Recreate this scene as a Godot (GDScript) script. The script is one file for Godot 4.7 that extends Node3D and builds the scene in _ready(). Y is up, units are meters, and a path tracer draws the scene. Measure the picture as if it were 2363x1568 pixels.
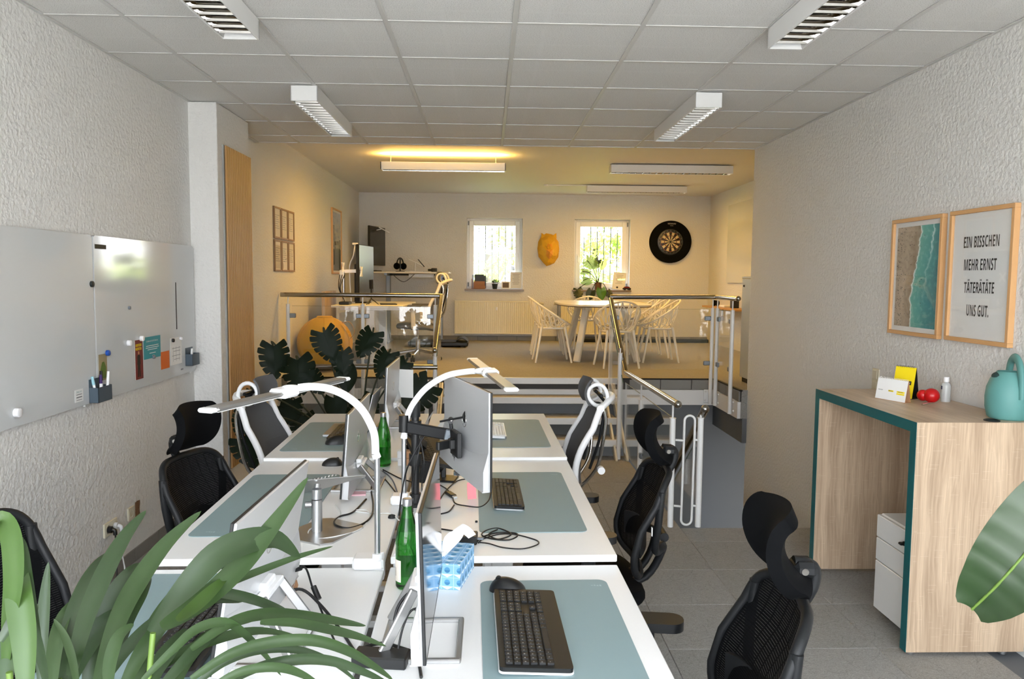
extends Node3D
# An office on two levels, built in metres: y up, the camera looks along -z.

# ---------- mesh builder ----------
class MB:
	var v := PackedVector3Array()
	var n := PackedVector3Array()
	var uv := PackedVector2Array()
	var ix := PackedInt32Array()
	var t := Transform3D()

	# faces run counter-clockwise seen from outside
	func patch(p: PackedVector3Array, f: PackedInt32Array, q := PackedVector2Array()) -> void:
		var b := v.size()
		var nn := PackedVector3Array()
		nn.resize(p.size())
		var w := PackedVector3Array()
		for a in p:
			w.append(t * a)
		for i in range(0, f.size(), 3):
			var c := (w[f[i + 1]] - w[f[i]]).cross(w[f[i + 2]] - w[f[i]])
			nn[f[i]] += c
			nn[f[i + 1]] += c
			nn[f[i + 2]] += c
			ix.append(b + f[i])
			ix.append(b + f[i + 2])
			ix.append(b + f[i + 1])
		for i in p.size():
			v.append(w[i])
			var m := nn[i]
			n.append(m.normalized() if m.length_squared() > 0.0 else Vector3.UP)
			uv.append(q[i] if q.size() > i else Vector2.ZERO)

	func poly(p: PackedVector3Array, q := PackedVector2Array()) -> void:
		var f := PackedInt32Array()
		for i in range(1, p.size() - 1):
			f.append_array([0, i, i + 1])
		patch(p, f, q)

	func quad(a: Vector3, b: Vector3, c: Vector3, d: Vector3) -> void:
		patch(PackedVector3Array([a, b, c, d]), PackedInt32Array([0, 1, 2, 0, 2, 3]), PackedVector2Array([Vector2(0, 1), Vector2(1, 1), Vector2(1, 0), Vector2(0, 0)]))

	func out_poly(p: PackedVector3Array, c: Vector3) -> void:
		var m := Vector3.ZERO
		for a in p:
			m += a
		m /= p.size()
		var nn := (p[1] - p[0]).cross(p[2] - p[0])
		if nn.dot(m - c) < 0:
			p.reverse()
		poly(p)

	func box(c: Vector3, s: Vector3, b := 0.0) -> void:
		var h := s * 0.5
		if b <= 0.0:
			for a in 3:
				for sg in [-1.0, 1.0]:
					var i := (a + 1) % 3
					var j := (a + 2) % 3
					var p := PackedVector3Array()
					for k in [[-1, -1], [1, -1], [1, 1], [-1, 1]]:
						var e := Vector3.ZERO
						e[a] = h[a] * sg
						e[i] = h[i] * k[0]
						e[j] = h[j] * k[1]
						p.append(c + e)
					out_poly(p, c)
			return
		b = minf(b, minf(h.x, minf(h.y, h.z)) * 0.95)
		var g := h - Vector3(b, b, b)
		for a in 3:
			var i := (a + 1) % 3
			var j := (a + 2) % 3
			for sg in [-1.0, 1.0]:
				var p := PackedVector3Array()
				for k in [[-1, -1], [1, -1], [1, 1], [-1, 1]]:
					var e := Vector3.ZERO
					e[a] = h[a] * sg
					e[i] = g[i] * k[0]
					e[j] = g[j] * k[1]
					p.append(c + e)
				out_poly(p, c)
			for si in [-1.0, 1.0]:
				for sj in [-1.0, 1.0]:
					var p := PackedVector3Array()
					for k in [[-1, 0], [-1, 1], [1, 1], [1, 0]]:
						var e := Vector3.ZERO
						e[a] = g[a] * k[0]
						e[i] = (h[i] if k[1] == 0 else g[i]) * si
						e[j] = (g[j] if k[1] == 0 else h[j]) * sj
						p.append(c + e)
					out_poly(p, c)
		for sx in [-1.0, 1.0]:
			for sy in [-1.0, 1.0]:
				for sz in [-1.0, 1.0]:
					out_poly(PackedVector3Array([c + Vector3(h.x * sx, g.y * sy, g.z * sz), c + Vector3(g.x * sx, h.y * sy, g.z * sz), c + Vector3(g.x * sx, g.y * sy, h.z * sz)]), c)

	# box between two corners
	func bb(a: Vector3, b: Vector3, bev := 0.0) -> void:
		box((a + b) * 0.5, (b - a).abs(), bev)

	# square bar from p to q, w wide (sideways), h high
	func bar(p: Vector3, q: Vector3, w: float, h: float, bev := 0.0, up := Vector3.UP) -> void:
		var z := (q - p).normalized()
		if absf(z.dot(up)) > 0.98:
			up = Vector3.RIGHT
		var x := up.cross(z).normalized()
		var o := t
		t = t * Transform3D(Basis(x, z.cross(x), z), (p + q) * 0.5)
		box(Vector3.ZERO, Vector3(w, h, p.distance_to(q)), bev)
		t = o

	func frame_of(d: Vector3) -> Basis:
		var up := Vector3.UP if absf(d.y) < 0.95 else Vector3.RIGHT
		var x := up.cross(d).normalized()
		return Basis(x, d.cross(x).normalized(), d)

	func ring(path: PackedVector3Array, r: Variant, seg := 8, closed := false, cap := true, flat := 1.0) -> void:
		var m := path.size()
		var p := PackedVector3Array()
		var prev := Basis()
		for i in m:
			var a := path[(i - 1 + m) % m] if closed or i > 0 else path[i]
			var b := path[(i + 1) % m] if closed or i < m - 1 else path[i]
			var d := (b - a).normalized()
			var bs: Basis
			if i == 0:
				bs = frame_of(d)
			else:
				var x := prev.x - d * prev.x.dot(d)
				x = x.normalized() if x.length() > 1e-5 else frame_of(d).x
				bs = Basis(x, d.cross(x).normalized(), d)
			prev = bs
			var rr: float = r[i] if r is Array or r is PackedFloat32Array else r
			for k in seg:
				var an := TAU * k / seg
				p.append(path[i] + bs.x * cos(an) * rr + bs.y * sin(an) * rr * flat)
		var f := PackedInt32Array()
		for i in (m if closed else m - 1):
			for k in seg:
				var a := i * seg + k
				var b := i * seg + (k + 1) % seg
				var c := ((i + 1) % m) * seg + (k + 1) % seg
				var d := ((i + 1) % m) * seg + k
				f.append_array([a, b, c, a, c, d])
		patch(p, f)
		if cap and not closed:
			var c0 := PackedVector3Array()
			var c1 := PackedVector3Array()
			for k in seg:
				c0.append(p[seg - 1 - k])
				c1.append(p[(m - 1) * seg + k])
			poly(c0)
			poly(c1)

	func cyl(a: Vector3, b: Vector3, r: float, r2 := -1.0, seg := 12) -> void:
		ring(PackedVector3Array([a, b]), [r, r if r2 < 0 else r2], seg)

	# profile of (radius, height) about the y axis; a repeated point makes a hard edge
	func lathe(c: Vector3, prof: Array, seg := 24, a0 := 0.0, a1 := TAU) -> void:
		var full := is_equal_approx(a1 - a0, TAU)
		var runs := []
		var cur := [prof[0]]
		for i in range(1, prof.size()):
			if prof[i].is_equal_approx(prof[i - 1]):
				runs.append(cur)
				cur = [prof[i]]
			else:
				cur.append(prof[i])
		runs.append(cur)
		for run in runs:
			if run.size() < 2:
				continue
			var p := PackedVector3Array()
			var q := PackedVector2Array()
			var cols: int = seg if full else seg + 1
			for k in cols:
				var an := a0 + (a1 - a0) * k / seg
				for i in run.size():
					p.append(c + Vector3(cos(an) * run[i].x, run[i].y, -sin(an) * run[i].x))
					q.append(Vector2(float(k) / seg, 1.0 - float(i) / (run.size() - 1)))
			var f := PackedInt32Array()
			var m: int = run.size()
			for k in seg:
				for i in m - 1:
					var a := k * m + i
					var b := ((k + 1) % cols) * m + i
					f.append_array([a, b, b + 1, a, b + 1, a + 1])
			patch(p, f, q)

	# polygon in the xy plane pushed from z0 to z1
	func prism(pg: PackedVector2Array, z0: float, z1: float, round_sides := false) -> void:
		var area := 0.0
		for i in pg.size():
			area += pg[i].cross(pg[(i + 1) % pg.size()])
		if area < 0:
			pg.reverse()
		var tr := Geometry2D.triangulate_polygon(pg)
		for side in 2:
			var p := PackedVector3Array()
			var q := PackedVector2Array()
			for a in pg:
				p.append(Vector3(a.x, a.y, z1 if side == 0 else z0))
				q.append(a)
			var f := PackedInt32Array()
			for i in range(0, tr.size(), 3):
				var a := pg[tr[i]]
				var cw := (pg[tr[i + 1]] - a).cross(pg[tr[i + 2]] - a) < 0
				if cw == (side == 0):
					f.append_array([tr[i], tr[i + 2], tr[i + 1]])
				else:
					f.append_array([tr[i], tr[i + 1], tr[i + 2]])
			patch(p, f, q)
		var m := pg.size()
		if round_sides:
			var p := PackedVector3Array()
			var f := PackedInt32Array()
			for a in pg:
				p.append(Vector3(a.x, a.y, z0))
				p.append(Vector3(a.x, a.y, z1))
			for i in m:
				var j := (i + 1) % m
				f.append_array([i * 2, j * 2, j * 2 + 1, i * 2, j * 2 + 1, i * 2 + 1])
			patch(p, f)
		else:
			for i in m:
				var a := pg[i]
				var b := pg[(i + 1) % m]
				quad(Vector3(a.x, a.y, z0), Vector3(b.x, b.y, z0), Vector3(b.x, b.y, z1), Vector3(a.x, a.y, z1))

	# a curved sheet of given thickness from f(u, v), u and v in 0..1
	func sheet(fn: Callable, nu: int, nv: int, th := 0.0) -> void:
		var p := PackedVector3Array()
		var q := PackedVector2Array()
		for i in nu + 1:
			for j in nv + 1:
				p.append(fn.call(float(i) / nu, float(j) / nv))
				q.append(Vector2(float(i) / nu, float(j) / nv))
		var f := PackedInt32Array()
		var m := nv + 1
		for i in nu:
			for j in nv:
				var a := i * m + j
				f.append_array([a, a + m, a + m + 1, a, a + m + 1, a + 1])
		if th <= 0.0:
			patch(p, f, q)
			return
		var nn := PackedVector3Array()
		nn.resize(p.size())
		for i in range(0, f.size(), 3):
			var c := (p[f[i + 1]] - p[f[i]]).cross(p[f[i + 2]] - p[f[i]])
			for k in 3:
				nn[f[i + k]] += c
		var lo := PackedVector3Array()
		var hi := PackedVector3Array()
		for i in p.size():
			var d := nn[i].normalized() * th * 0.5
			hi.append(p[i] + d)
			lo.append(p[i] - d)
		patch(hi, f, q)
		var g := PackedInt32Array()
		for i in range(0, f.size(), 3):
			g.append_array([f[i], f[i + 2], f[i + 1]])
		patch(lo, g, q)
		var edge := PackedInt32Array()
		for i in nu:
			edge.append(i * m)
		for j in nv:
			edge.append(nu * m + j)
		for i in range(nu, 0, -1):
			edge.append(i * m + nv)
		for j in range(nv, 0, -1):
			edge.append(j)
		var s := PackedVector3Array()
		var h := PackedInt32Array()
		for k in edge.size():
			s.append(lo[edge[k]])
			s.append(hi[edge[k]])
			var j := (k + 1) % edge.size()
			h.append_array([k * 2, j * 2, j * 2 + 1, k * 2, j * 2 + 1, k * 2 + 1])
		patch(s, h)

	func ball(c: Vector3, r: Vector3, nu := 20, nv := 12) -> void:
		var p := PackedVector3Array()
		var f := PackedInt32Array()
		for j in nv + 1:
			var a := PI * j / nv
			for i in nu:
				var b := TAU * i / nu
				p.append(c + Vector3(sin(a) * cos(b) * r.x, cos(a) * r.y, -sin(a) * sin(b) * r.z))
		for j in nv:
			for i in nu:
				var a := j * nu + i
				var b := j * nu + (i + 1) % nu
				f.append_array([a, a + nu, b + nu, a, b + nu, b])
		patch(p, f)

	func mesh() -> ArrayMesh:
		var a := []
		a.resize(Mesh.ARRAY_MAX)
		a[Mesh.ARRAY_VERTEX] = v
		a[Mesh.ARRAY_NORMAL] = n
		a[Mesh.ARRAY_TEX_UV] = uv
		a[Mesh.ARRAY_INDEX] = ix
		var m := ArrayMesh.new()
		m.add_surface_from_arrays(Mesh.PRIMITIVE_TRIANGLES, a)
		return m


static func rrect(w: float, h: float, r: float, seg := 4, c := Vector2.ZERO) -> PackedVector2Array:
	var p := PackedVector2Array()
	for k in 4:
		var o := Vector2([1, -1, -1, 1][k] * (w / 2 - r), [1, 1, -1, -1][k] * (h / 2 - r))
		for i in seg + 1:
			var a := PI / 2 * (k + float(i) / seg)
			p.append(c + o + Vector2(cos(a), sin(a)) * r)
	return p


# smooth curve through points
static func curve(pts: Array, each := 6) -> PackedVector3Array:
	var o := PackedVector3Array()
	for i in pts.size() - 1:
		var a: Vector3 = pts[maxi(i - 1, 0)]
		var b: Vector3 = pts[i]
		var c: Vector3 = pts[i + 1]
		var d: Vector3 = pts[mini(i + 2, pts.size() - 1)]
		for k in each:
			o.append(b.cubic_interpolate(c, a, d, float(k) / each))
	o.append(pts[-1])
	return o


# ---------- nodes ----------
var taken := {}
var M := {}

func numbered(called: String) -> String:
	taken[called] = taken.get(called, -1) + 1
	return called if taken[called] == 0 else "%s_%03d" % [called, taken[called]]

func tag(o: Node, label := "", category := "", group := "", kind := "") -> Node:
	if label: o.set_meta("label", label)
	if category: o.set_meta("category", category)
	if group: o.set_meta("group", group)
	if kind: o.set_meta("kind", kind)
	return o

func thing(called: String, label: String, category: String, at := Vector3.ZERO, turn := 0.0, group := "") -> Node3D:
	var o := Node3D.new()
	o.name = numbered(called)
	add_child(o)
	o.position = at
	o.rotation_degrees.y = turn
	tag(o, label, category, group)
	return o

func place(mesh: Mesh, called: String, mat: Material, parent: Node, at := Transform3D()) -> MeshInstance3D:
	var o := MeshInstance3D.new()
	o.name = called if parent != self else numbered(called)
	o.mesh = mesh
	o.material_override = mat
	o.transform = at
	parent.add_child(o, true)
	return o

func part(mb: MB, called: String, mat: Material, parent: Node) -> MeshInstance3D:
	return place(mb.mesh(), called, mat, parent)

func single(mb: MB, called: String, mat: Material, label: String, category: String, at := Vector3.ZERO, turn := 0.0, group := "") -> MeshInstance3D:
	var o := part(mb, called, mat, self)
	o.position = at
	o.rotation_degrees.y = turn
	tag(o, label, category, group)
	return o

func struct(mb: MB, called: String, mat: Material) -> MeshInstance3D:
	var o := part(mb, called, mat, self)
	o.set_meta("kind", "structure")
	return o

func struct_root(called: String) -> Node3D:
	var o := Node3D.new()
	o.name = numbered(called)
	add_child(o)
	o.set_meta("kind", "structure")
	return o

func copy(o: Node3D, at: Vector3, turn: float, label := "") -> Node3D:
	var c: Node3D = o.duplicate()
	c.name = numbered(str(o.name).rstrip("_0123456789"))
	add_child(c)
	c.position = at
	c.rotation_degrees.y = turn
	if label: c.set_meta("label", label)
	return c

func bx(a: Vector3, b: Vector3, bev := 0.0) -> MB:
	var m := MB.new()
	m.bb(a, b, bev)
	return m

func lettering(s: String, height: float, squeeze: float, mat: Material, parent: Node, at: Transform3D, bold := true, called := "lettering") -> MeshInstance3D:
	var tm := TextMesh.new()
	var f := SystemFont.new()
	f.font_names = PackedStringArray(["Droid Sans"])
	f.font_weight = 700 if bold else 400
	tm.font = f
	tm.text = s
	tm.font_size = 64
	tm.pixel_size = height / 46.0
	tm.depth = 0.0
	return place(tm, called, mat, parent, at * Transform3D(Basis.from_scale(Vector3(squeeze, 1, 1)), Vector3.ZERO))

# ---------- materials ----------
func mk(called: String, c: Color, rough := 0.6, metal := 0.0, o := {}) -> StandardMaterial3D:
	var m := StandardMaterial3D.new()
	m.resource_name = called
	m.albedo_color = c
	m.roughness = rough
	m.metallic = metal
	m.cull_mode = BaseMaterial3D.CULL_DISABLED
	for k in o:
		m.set(k, o[k])
	M[called] = m
	return m

func noise_tex(size: int, freq: float, ramp: Array, seed_ := 1, oct := 4, normal := false, bump := 4.0, type := FastNoiseLite.TYPE_SIMPLEX_SMOOTH) -> NoiseTexture2D:
	var nz := FastNoiseLite.new()
	nz.seed = seed_
	nz.frequency = freq
	nz.noise_type = type
	nz.fractal_octaves = oct
	var tx := NoiseTexture2D.new()
	tx.width = size
	tx.height = size
	tx.seamless = true
	tx.noise = nz
	if normal:
		tx.as_normal_map = true
		tx.bump_strength = bump
	if ramp.size():
		var g := Gradient.new()
		var offs := PackedFloat32Array()
		var cols := PackedColorArray()
		for r in ramp:
			offs.append(r[0])
			cols.append(r[1])
		g.offsets = offs
		g.colors = cols
		tx.color_ramp = g
	return tx

func tri(m: StandardMaterial3D, scale: Vector3, world := false) -> StandardMaterial3D:
	m.uv1_triplanar = true
	m.uv1_world_triplanar = world
	m.uv1_scale = scale
	return m

func img_tex(im: Image) -> ImageTexture:
	return ImageTexture.create_from_image(im)

func _ready() -> void:
	# ----- camera -----
	var cam := Camera3D.new()
	cam.name = "camera"
	add_child(cam)
	cam.position = Vector3(0, 1.735, 0)
	cam.rotation_degrees = Vector3(-4.493, -1.799, 0.493)
	cam.fov = 47.32
	cam.near = 0.05
	cam.far = 300.0
	cam.current = true
	# ----- sky and exposure -----
	var we := WorldEnvironment.new()
	we.name = "environment"
	var env := Environment.new()
	var sky := Sky.new()
	var ps := ProceduralSkyMaterial.new()
	ps.sky_top_color = Color(0.88, 0.93, 1.0)
	ps.sky_horizon_color = Color(0.985, 0.99, 1.0)
	ps.sky_curve = 0.25
	ps.ground_horizon_color = Color(0.62, 0.62, 0.60)
	ps.ground_bottom_color = Color(0.42, 0.42, 0.40)
	ps.sun_angle_max = 1.0
	ps.energy_multiplier = 1.0
	sky.sky_material = ps
	env.background_mode = Environment.BG_SKY
	env.sky = sky
	env.background_energy_multiplier = SKY
	env.tonemap_mode = Environment.TONE_MAPPER_LINEAR
	env.tonemap_exposure = EXPOSURE
	env.sdfgi_enabled = true
	env.ssao_enabled = true
	env.ssil_enabled = true
	we.environment = env
	add_child(we)
	# ----- sun: high, to the side of the house; it reaches the garden only -----
	var sun := DirectionalLight3D.new()
	sun.name = "sun"
	add_child(sun)
	sun.look_at_from_position(Vector3(7, 9.5, -0.6), Vector3.ZERO)
	sun.light_color = Color(1.0, 0.975, 0.94)
	sun.light_energy = SUN
	sun.light_angular_distance = 0.6
	sun.shadow_enabled = true
	sun.sky_mode = DirectionalLight3D.SKY_MODE_LIGHT_ONLY

	make_materials()
	build_shell()
	build_ceiling()
	build_windows()
	build_platform()
	build_railings()
	build_lamps()
	build_desks()
	build_counter()
	build_left_wall()
	build_right_wall()
	build_chairs()
	build_desk_things()
	build_upstairs()
	build_plants()
	build_garden()

const SKY := 12.0
const SUN := 18.0
const EXPOSURE := 1.2

# ---------- materials ----------
func make_materials() -> void:
	var rough_n := noise_tex(512, 0.035, [], 3, 3, true, 6.0)
	var wall := mk("wall_paint", Color(0.85, 0.845, 0.83), 0.8)
	wall.normal_enabled = true
	wall.normal_texture = rough_n
	wall.normal_scale = 0.55
	tri(wall, Vector3(1.6, 1.6, 1.6), true)
	mk("smooth_paint", Color(0.86, 0.855, 0.845), 0.65)
	mk("dark_paint", Color(0.38, 0.39, 0.40), 0.7)
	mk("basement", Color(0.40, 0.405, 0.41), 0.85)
	var tile := mk("ceiling_tile", Color(1, 1, 1), 0.9)
	tile.albedo_texture = noise_tex(512, 0.16, [[0.0, Color(0.68, 0.67, 0.64)], [0.28, Color(0.78, 0.775, 0.76)], [0.40, Color(0.875, 0.87, 0.855)], [1.0, Color(0.895, 0.89, 0.875)]], 5, 2)
	tri(tile, Vector3(2.0, 2.0, 2.0), true)
	mk("grid_bar", Color(0.80, 0.795, 0.78), 0.5)
	# carpet
	var s := 768
	var im := Image.create(s, s, false, Image.FORMAT_RGB8)
	var rng := RandomNumberGenerator.new()
	rng.seed = 7
	var fine := PackedFloat32Array()
	fine.resize(s * s)
	for i in s * s:
		fine[i] = rng.randf_range(-0.13, 0.13)
	for k in 26000:
		var x := rng.randf() * s
		var y := rng.randf() * s
		var a := rng.randfn(0.0, 0.45)
		if rng.randf() < 0.12:
			a = rng.randf() * PI
		var ln := rng.randf_range(3, 16)
		var d := rng.randf_range(-0.12, 0.09)
		for q in int(ln):
			var px := posmod(int(x + cos(a) * q), s)
			var py := posmod(int(y + sin(a) * q), s)
			fine[py * s + px] += d
	for k in 110:
		var x := rng.randf() * s
		var y := rng.randf() * s
		var a := rng.randf() * PI
		var ln := rng.randf_range(30, 130)
		for q in int(ln):
			a += rng.randfn(0.0, 0.05)
			x += cos(a)
			y += sin(a)
			fine[posmod(int(y), s) * s + posmod(int(x), s)] -= 0.11
			fine[posmod(int(y), s) * s + posmod(int(x) + 1, s)] -= 0.07
	for i in s * s:
		var g := clampf(0.565 + fine[i] * 0.70, 0.15, 0.9)
		im.set_pixel(i % s, i / s, Color(g, g * 0.988, g * 0.965))
	var ctex := img_tex(im)
	for k in 3:
		var c := mk("carpet_%d" % k, [Color(1, 1, 1), Color(0.975, 0.975, 0.97), Color(1.0, 0.99, 0.975)][k], 0.98)
		c.albedo_texture = ctex
		c.uv1_offset = Vector3(0.31 * k, 0.0, 0.17 * k)
		tri(c, Vector3(1, 1, 1), true)
	# oak boards of the counter
	mk("oak_light", Color(1, 1, 1), 0.5).albedo_texture = oak(11, 384, 640)
	tri(M.oak_light, Vector3(1.25, 0.85, 1.25), false)
	var oz := mk("oak_top_z", Color(1, 1, 1), 0.45)
	oz.albedo_texture = oak(12, 384, 640)
	tri(oz, Vector3(1.25, 1.25, 0.7), false)
	mk("yellow_bright", Color(0.96, 0.86, 0.05), 0.6)
	mk("navy", Color(0.05, 0.09, 0.25), 0.5)
	mk("teal_edge", Color(0.0, 0.345, 0.36), 0.45)
	mk("slat_oak", Color(0.72, 0.55, 0.34), 0.5)
	mk("slat_felt", Color(0.60, 0.60, 0.59), 0.95)
	mk("slat_back", Color(0.30, 0.225, 0.135), 0.95)
	mk("frame_oak", Color(0.80, 0.62, 0.42), 0.45)
	mk("frame_dark_oak", Color(0.56, 0.44, 0.31), 0.5)
	# plastics, metals
	mk("desk_white", Color(0.915, 0.913, 0.907), 0.35)
	mk("white_plastic", Color(0.93, 0.93, 0.93), 0.3)
	mk("white_metal", Color(0.88, 0.88, 0.87), 0.35)
	mk("cream", Color(0.90, 0.86, 0.75), 0.35)
	mk("cream_shell", Color(0.92, 0.895, 0.83), 0.35)
	mk("radiator", Color(0.90, 0.865, 0.73), 0.35)
	mk("mat_blue", Color(0.515, 0.60, 0.61), 0.55)
	mk("mat_mark", Color(0.62, 0.70, 0.71), 0.6)
	mk("black_plastic", Color(0.055, 0.06, 0.065), 0.42)
	mk("black_soft", Color(0.028, 0.032, 0.038), 0.85, 0.0, {metallic_specular = 0.22})
	mk("black_frame", Color(0.095, 0.10, 0.105), 0.5, 0.0, {metallic_specular = 0.35})
	mk("rubber", Color(0.045, 0.045, 0.05), 0.6)
	mk("cable", Color(0.035, 0.035, 0.04), 0.45)
	mk("white_cable", Color(0.86, 0.86, 0.85), 0.4)
	mk("key_black", Color(0.075, 0.08, 0.085), 0.5)
	mk("key_mark", Color(0.62, 0.62, 0.62), 0.6)
	mk("silver", Color(0.76, 0.765, 0.77), 0.32, 1.0)
	mk("brushed", Color(0.72, 0.72, 0.715), 0.38, 1.0)
	mk("monitor_silver", Color(0.77, 0.775, 0.78), 0.34, 0.35)
	mk("chrome", Color(0.83, 0.82, 0.80), 0.09, 1.0)
	mk("steel_rail", Color(0.66, 0.655, 0.64), 0.17, 1.0)
	mk("mirror_louvre", Color(0.72, 0.71, 0.69), 0.06, 1.0)
	mk("clamp_metal", Color(0.50, 0.53, 0.56), 0.4, 0.6)
	mk("screen", Color(0.012, 0.013, 0.015), 0.06)
	mk("screen_matt", Color(0.02, 0.021, 0.023), 0.25)
	mk("grey_fabric", Color(0.34, 0.34, 0.345), 0.95)
	mk("seat_grey", Color(0.42, 0.42, 0.42), 0.9)
	mk("yellow_felt", Color(0.78, 0.60, 0.05), 0.95)
	mk("yellow_paper", Color(0.93, 0.70, 0.10), 0.8)
	mk("pink", Color(0.95, 0.53, 0.56), 0.8)
	mk("red", Color(0.72, 0.03, 0.06), 0.35)
	mk("orange", Color(0.83, 0.40, 0.10), 0.6)
	mk("teal_paper", Color(0.07, 0.54, 0.58), 0.5)
	mk("blue", Color(0.06, 0.28, 0.62), 0.4)
	mk("paper", Color(0.90, 0.90, 0.89), 0.8)
	mk("paper_warm", Color(0.88, 0.85, 0.80), 0.8)
	mk("tissue_white", Color(0.94, 0.94, 0.94), 0.9, 0.0, {backlight_enabled = true, backlight = Color(0.4, 0.4, 0.4)})
	mk("ink", Color(0.06, 0.06, 0.065), 0.7)
	mk("ink_grey", Color(0.50, 0.50, 0.51), 0.8)
	mk("kraft", Color(0.72, 0.54, 0.39), 0.85)
	mk("slate_cup", Color(0.255, 0.31, 0.355), 0.45)
	mk("can_green", Color(0.35, 0.565, 0.545), 0.55)
	mk("can_inside", Color(0.12, 0.24, 0.24), 0.7)
	mk("beige_switch", Color(0.80, 0.77, 0.68), 0.4)
	mk("tile_grey", Color(0.50, 0.49, 0.47), 0.5)
	mk("tile_grey_2", Color(0.46, 0.455, 0.44), 0.5)
	mk("grout", Color(0.26, 0.255, 0.25), 0.9)
	var gr := mk("granite", Color(1, 1, 1), 0.3)
	gr.albedo_texture = noise_tex(256, 0.12, [[0.0, Color(0.20, 0.17, 0.15)], [0.45, Color(0.48, 0.42, 0.37)], [0.6, Color(0.58, 0.52, 0.46)], [1.0, Color(0.72, 0.68, 0.62)]], 9, 3)
	tri(gr, Vector3(4, 4, 4), true)
	mk("board_enamel", Color(0.80, 0.81, 0.81), 0.075)
	mk("cream_desk", Color(0.90, 0.88, 0.82), 0.4)
	mk("table_top", Color(0.86, 0.84, 0.79), 0.22)
	mk("yellow_card", Color(0.88, 0.66, 0.12), 0.8)
	mk("yellow_card_2", Color(0.88, 0.58, 0.14), 0.8)
	mk("sisal", Color(0.78, 0.70, 0.55), 0.9)
	mk("cabinet_grey", Color(0.74, 0.75, 0.74), 0.45)
	mk("bamboo", Color(0.62, 0.40, 0.16), 0.5)
	mk("navy_dark", Color(0.035, 0.05, 0.09), 0.45)
	mk("snapshot", Color(0.36, 0.26, 0.20), 0.6)
	mk("soil", Color(0.13, 0.09, 0.06), 1.0)
	mk("pot_dark", Color(0.10, 0.13, 0.12), 0.5)
	mk("pot_black", Color(0.07, 0.07, 0.075), 0.5)
	mk("pot_clay", Color(0.42, 0.30, 0.20), 0.7)
	# glass
	mk("pane", Color(0.93, 0.97, 0.95, 0.04), 0.02, 0.0, {transparency = BaseMaterial3D.TRANSPARENCY_ALPHA})
	mk("rail_glass", Color(0.80, 0.90, 0.86, 0.03), 0.015, 0.0, {transparency = BaseMaterial3D.TRANSPARENCY_ALPHA})
	mk("green_glass", Color(0.02, 0.34, 0.07, 0.42), 0.03, 0.0, {transparency = BaseMaterial3D.TRANSPARENCY_ALPHA})
	mk("bottle_glass", Color(0.20, 0.62, 0.20, 0.0), 0.02, 0.0, {refraction_enabled = true, refraction_scale = 0.045, transparency = BaseMaterial3D.TRANSPARENCY_ALPHA})
	mk("clear_plastic", Color(0.86, 0.88, 0.88, 0.5), 0.2, 0.0, {transparency = BaseMaterial3D.TRANSPARENCY_ALPHA})
	# leaves
	leaf_mat("leaf_monstera", Color(0.035, 0.10, 0.045), 0.5, 0.08).metallic_specular = 0.28
	leaf_mat("leaf_sill", Color(0.22, 0.45, 0.08), 0.4, 0.5)
	leaf_mat("leaf_sill_dark", Color(0.06, 0.15, 0.05), 0.4, 0.2)
	leaf_mat("leaf_sill_bright", Color(0.36, 0.62, 0.08), 0.4, 0.7)
	leaf_mat("leaf_palm", Color(0.14, 0.225, 0.085), 0.5, 0.10)
	leaf_mat("leaf_palm_dark", Color(0.12, 0.195, 0.085), 0.45, 0.12)
	leaf_mat("leaf_palm_bright", Color(0.17, 0.27, 0.06), 0.5, 0.12)
	leaf_mat("leaf_banana", Color(0.09, 0.18, 0.045), 0.4, 0.12)
	mk("stem", Color(0.12, 0.15, 0.06), 0.6)
	mk("stem_light", Color(0.32, 0.42, 0.15), 0.5)
	mk("bark", Color(0.22, 0.17, 0.12), 0.9)

func leaf_mat(called: String, c: Color, rough: float, back: float) -> StandardMaterial3D:
	var m := mk(called, c, rough)
	m.backlight_enabled = true
	m.backlight = Color(back, back, back * 0.6)
	return m

# oak decor: long grain along the picture's height, with fine cross marks
func oak(seed_: int, w: int, h: int) -> ImageTexture:
	var a := FastNoiseLite.new()
	a.seed = seed_
	a.frequency = 0.012
	a.fractal_octaves = 4
	var b := FastNoiseLite.new()
	b.seed = seed_ + 5
	b.frequency = 0.09
	b.fractal_octaves = 3
	var rng := RandomNumberGenerator.new()
	rng.seed = seed_
	var im := Image.create(w, h, false, Image.FORMAT_RGB8)
	for y in h:
		for x in w:
			# blend two ends so that the picture repeats
			var fy := float(y) / h
			var fx := float(x) / w
			var u := cos(fx * TAU) * 60.0
			var q := sin(fx * TAU) * 60.0
			var warp := a.get_noise_3d(u * 0.8, q * 0.8, 120.0 * absf(fy - 0.5)) * 30.0
			var g := a.get_noise_3d(u * 1.7 + warp, q * 1.7, 60.0 * absf(fy - 0.5))
			var f := b.get_noise_3d(u * 2.6 + warp, q * 2.6, 34.0 * absf(fy - 0.5))
			var k := clampf(0.70 + g * 0.42 + f * 0.30, 0.0, 1.0)
			var c := Color(0.53, 0.435, 0.345).lerp(Color(0.815, 0.725, 0.615), k)
			im.set_pixel(x, y, c)
	for k in 260:
		var x0 := rng.randi() % w
		var y0 := rng.randi() % h
		var ln := rng.randi_range(5, 22)
		for i in ln:
			var p := im.get_pixel((x0 + i) % w, y0)
			im.set_pixel((x0 + i) % w, y0, p.lerp(Color(0.88, 0.81, 0.72), 0.3))
	return img_tex(im)

# ---------- room ----------
const CEIL := 2.97
const UP_CEIL := 3.155
const PLAT := 0.68
const BACK := -13.2

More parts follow.
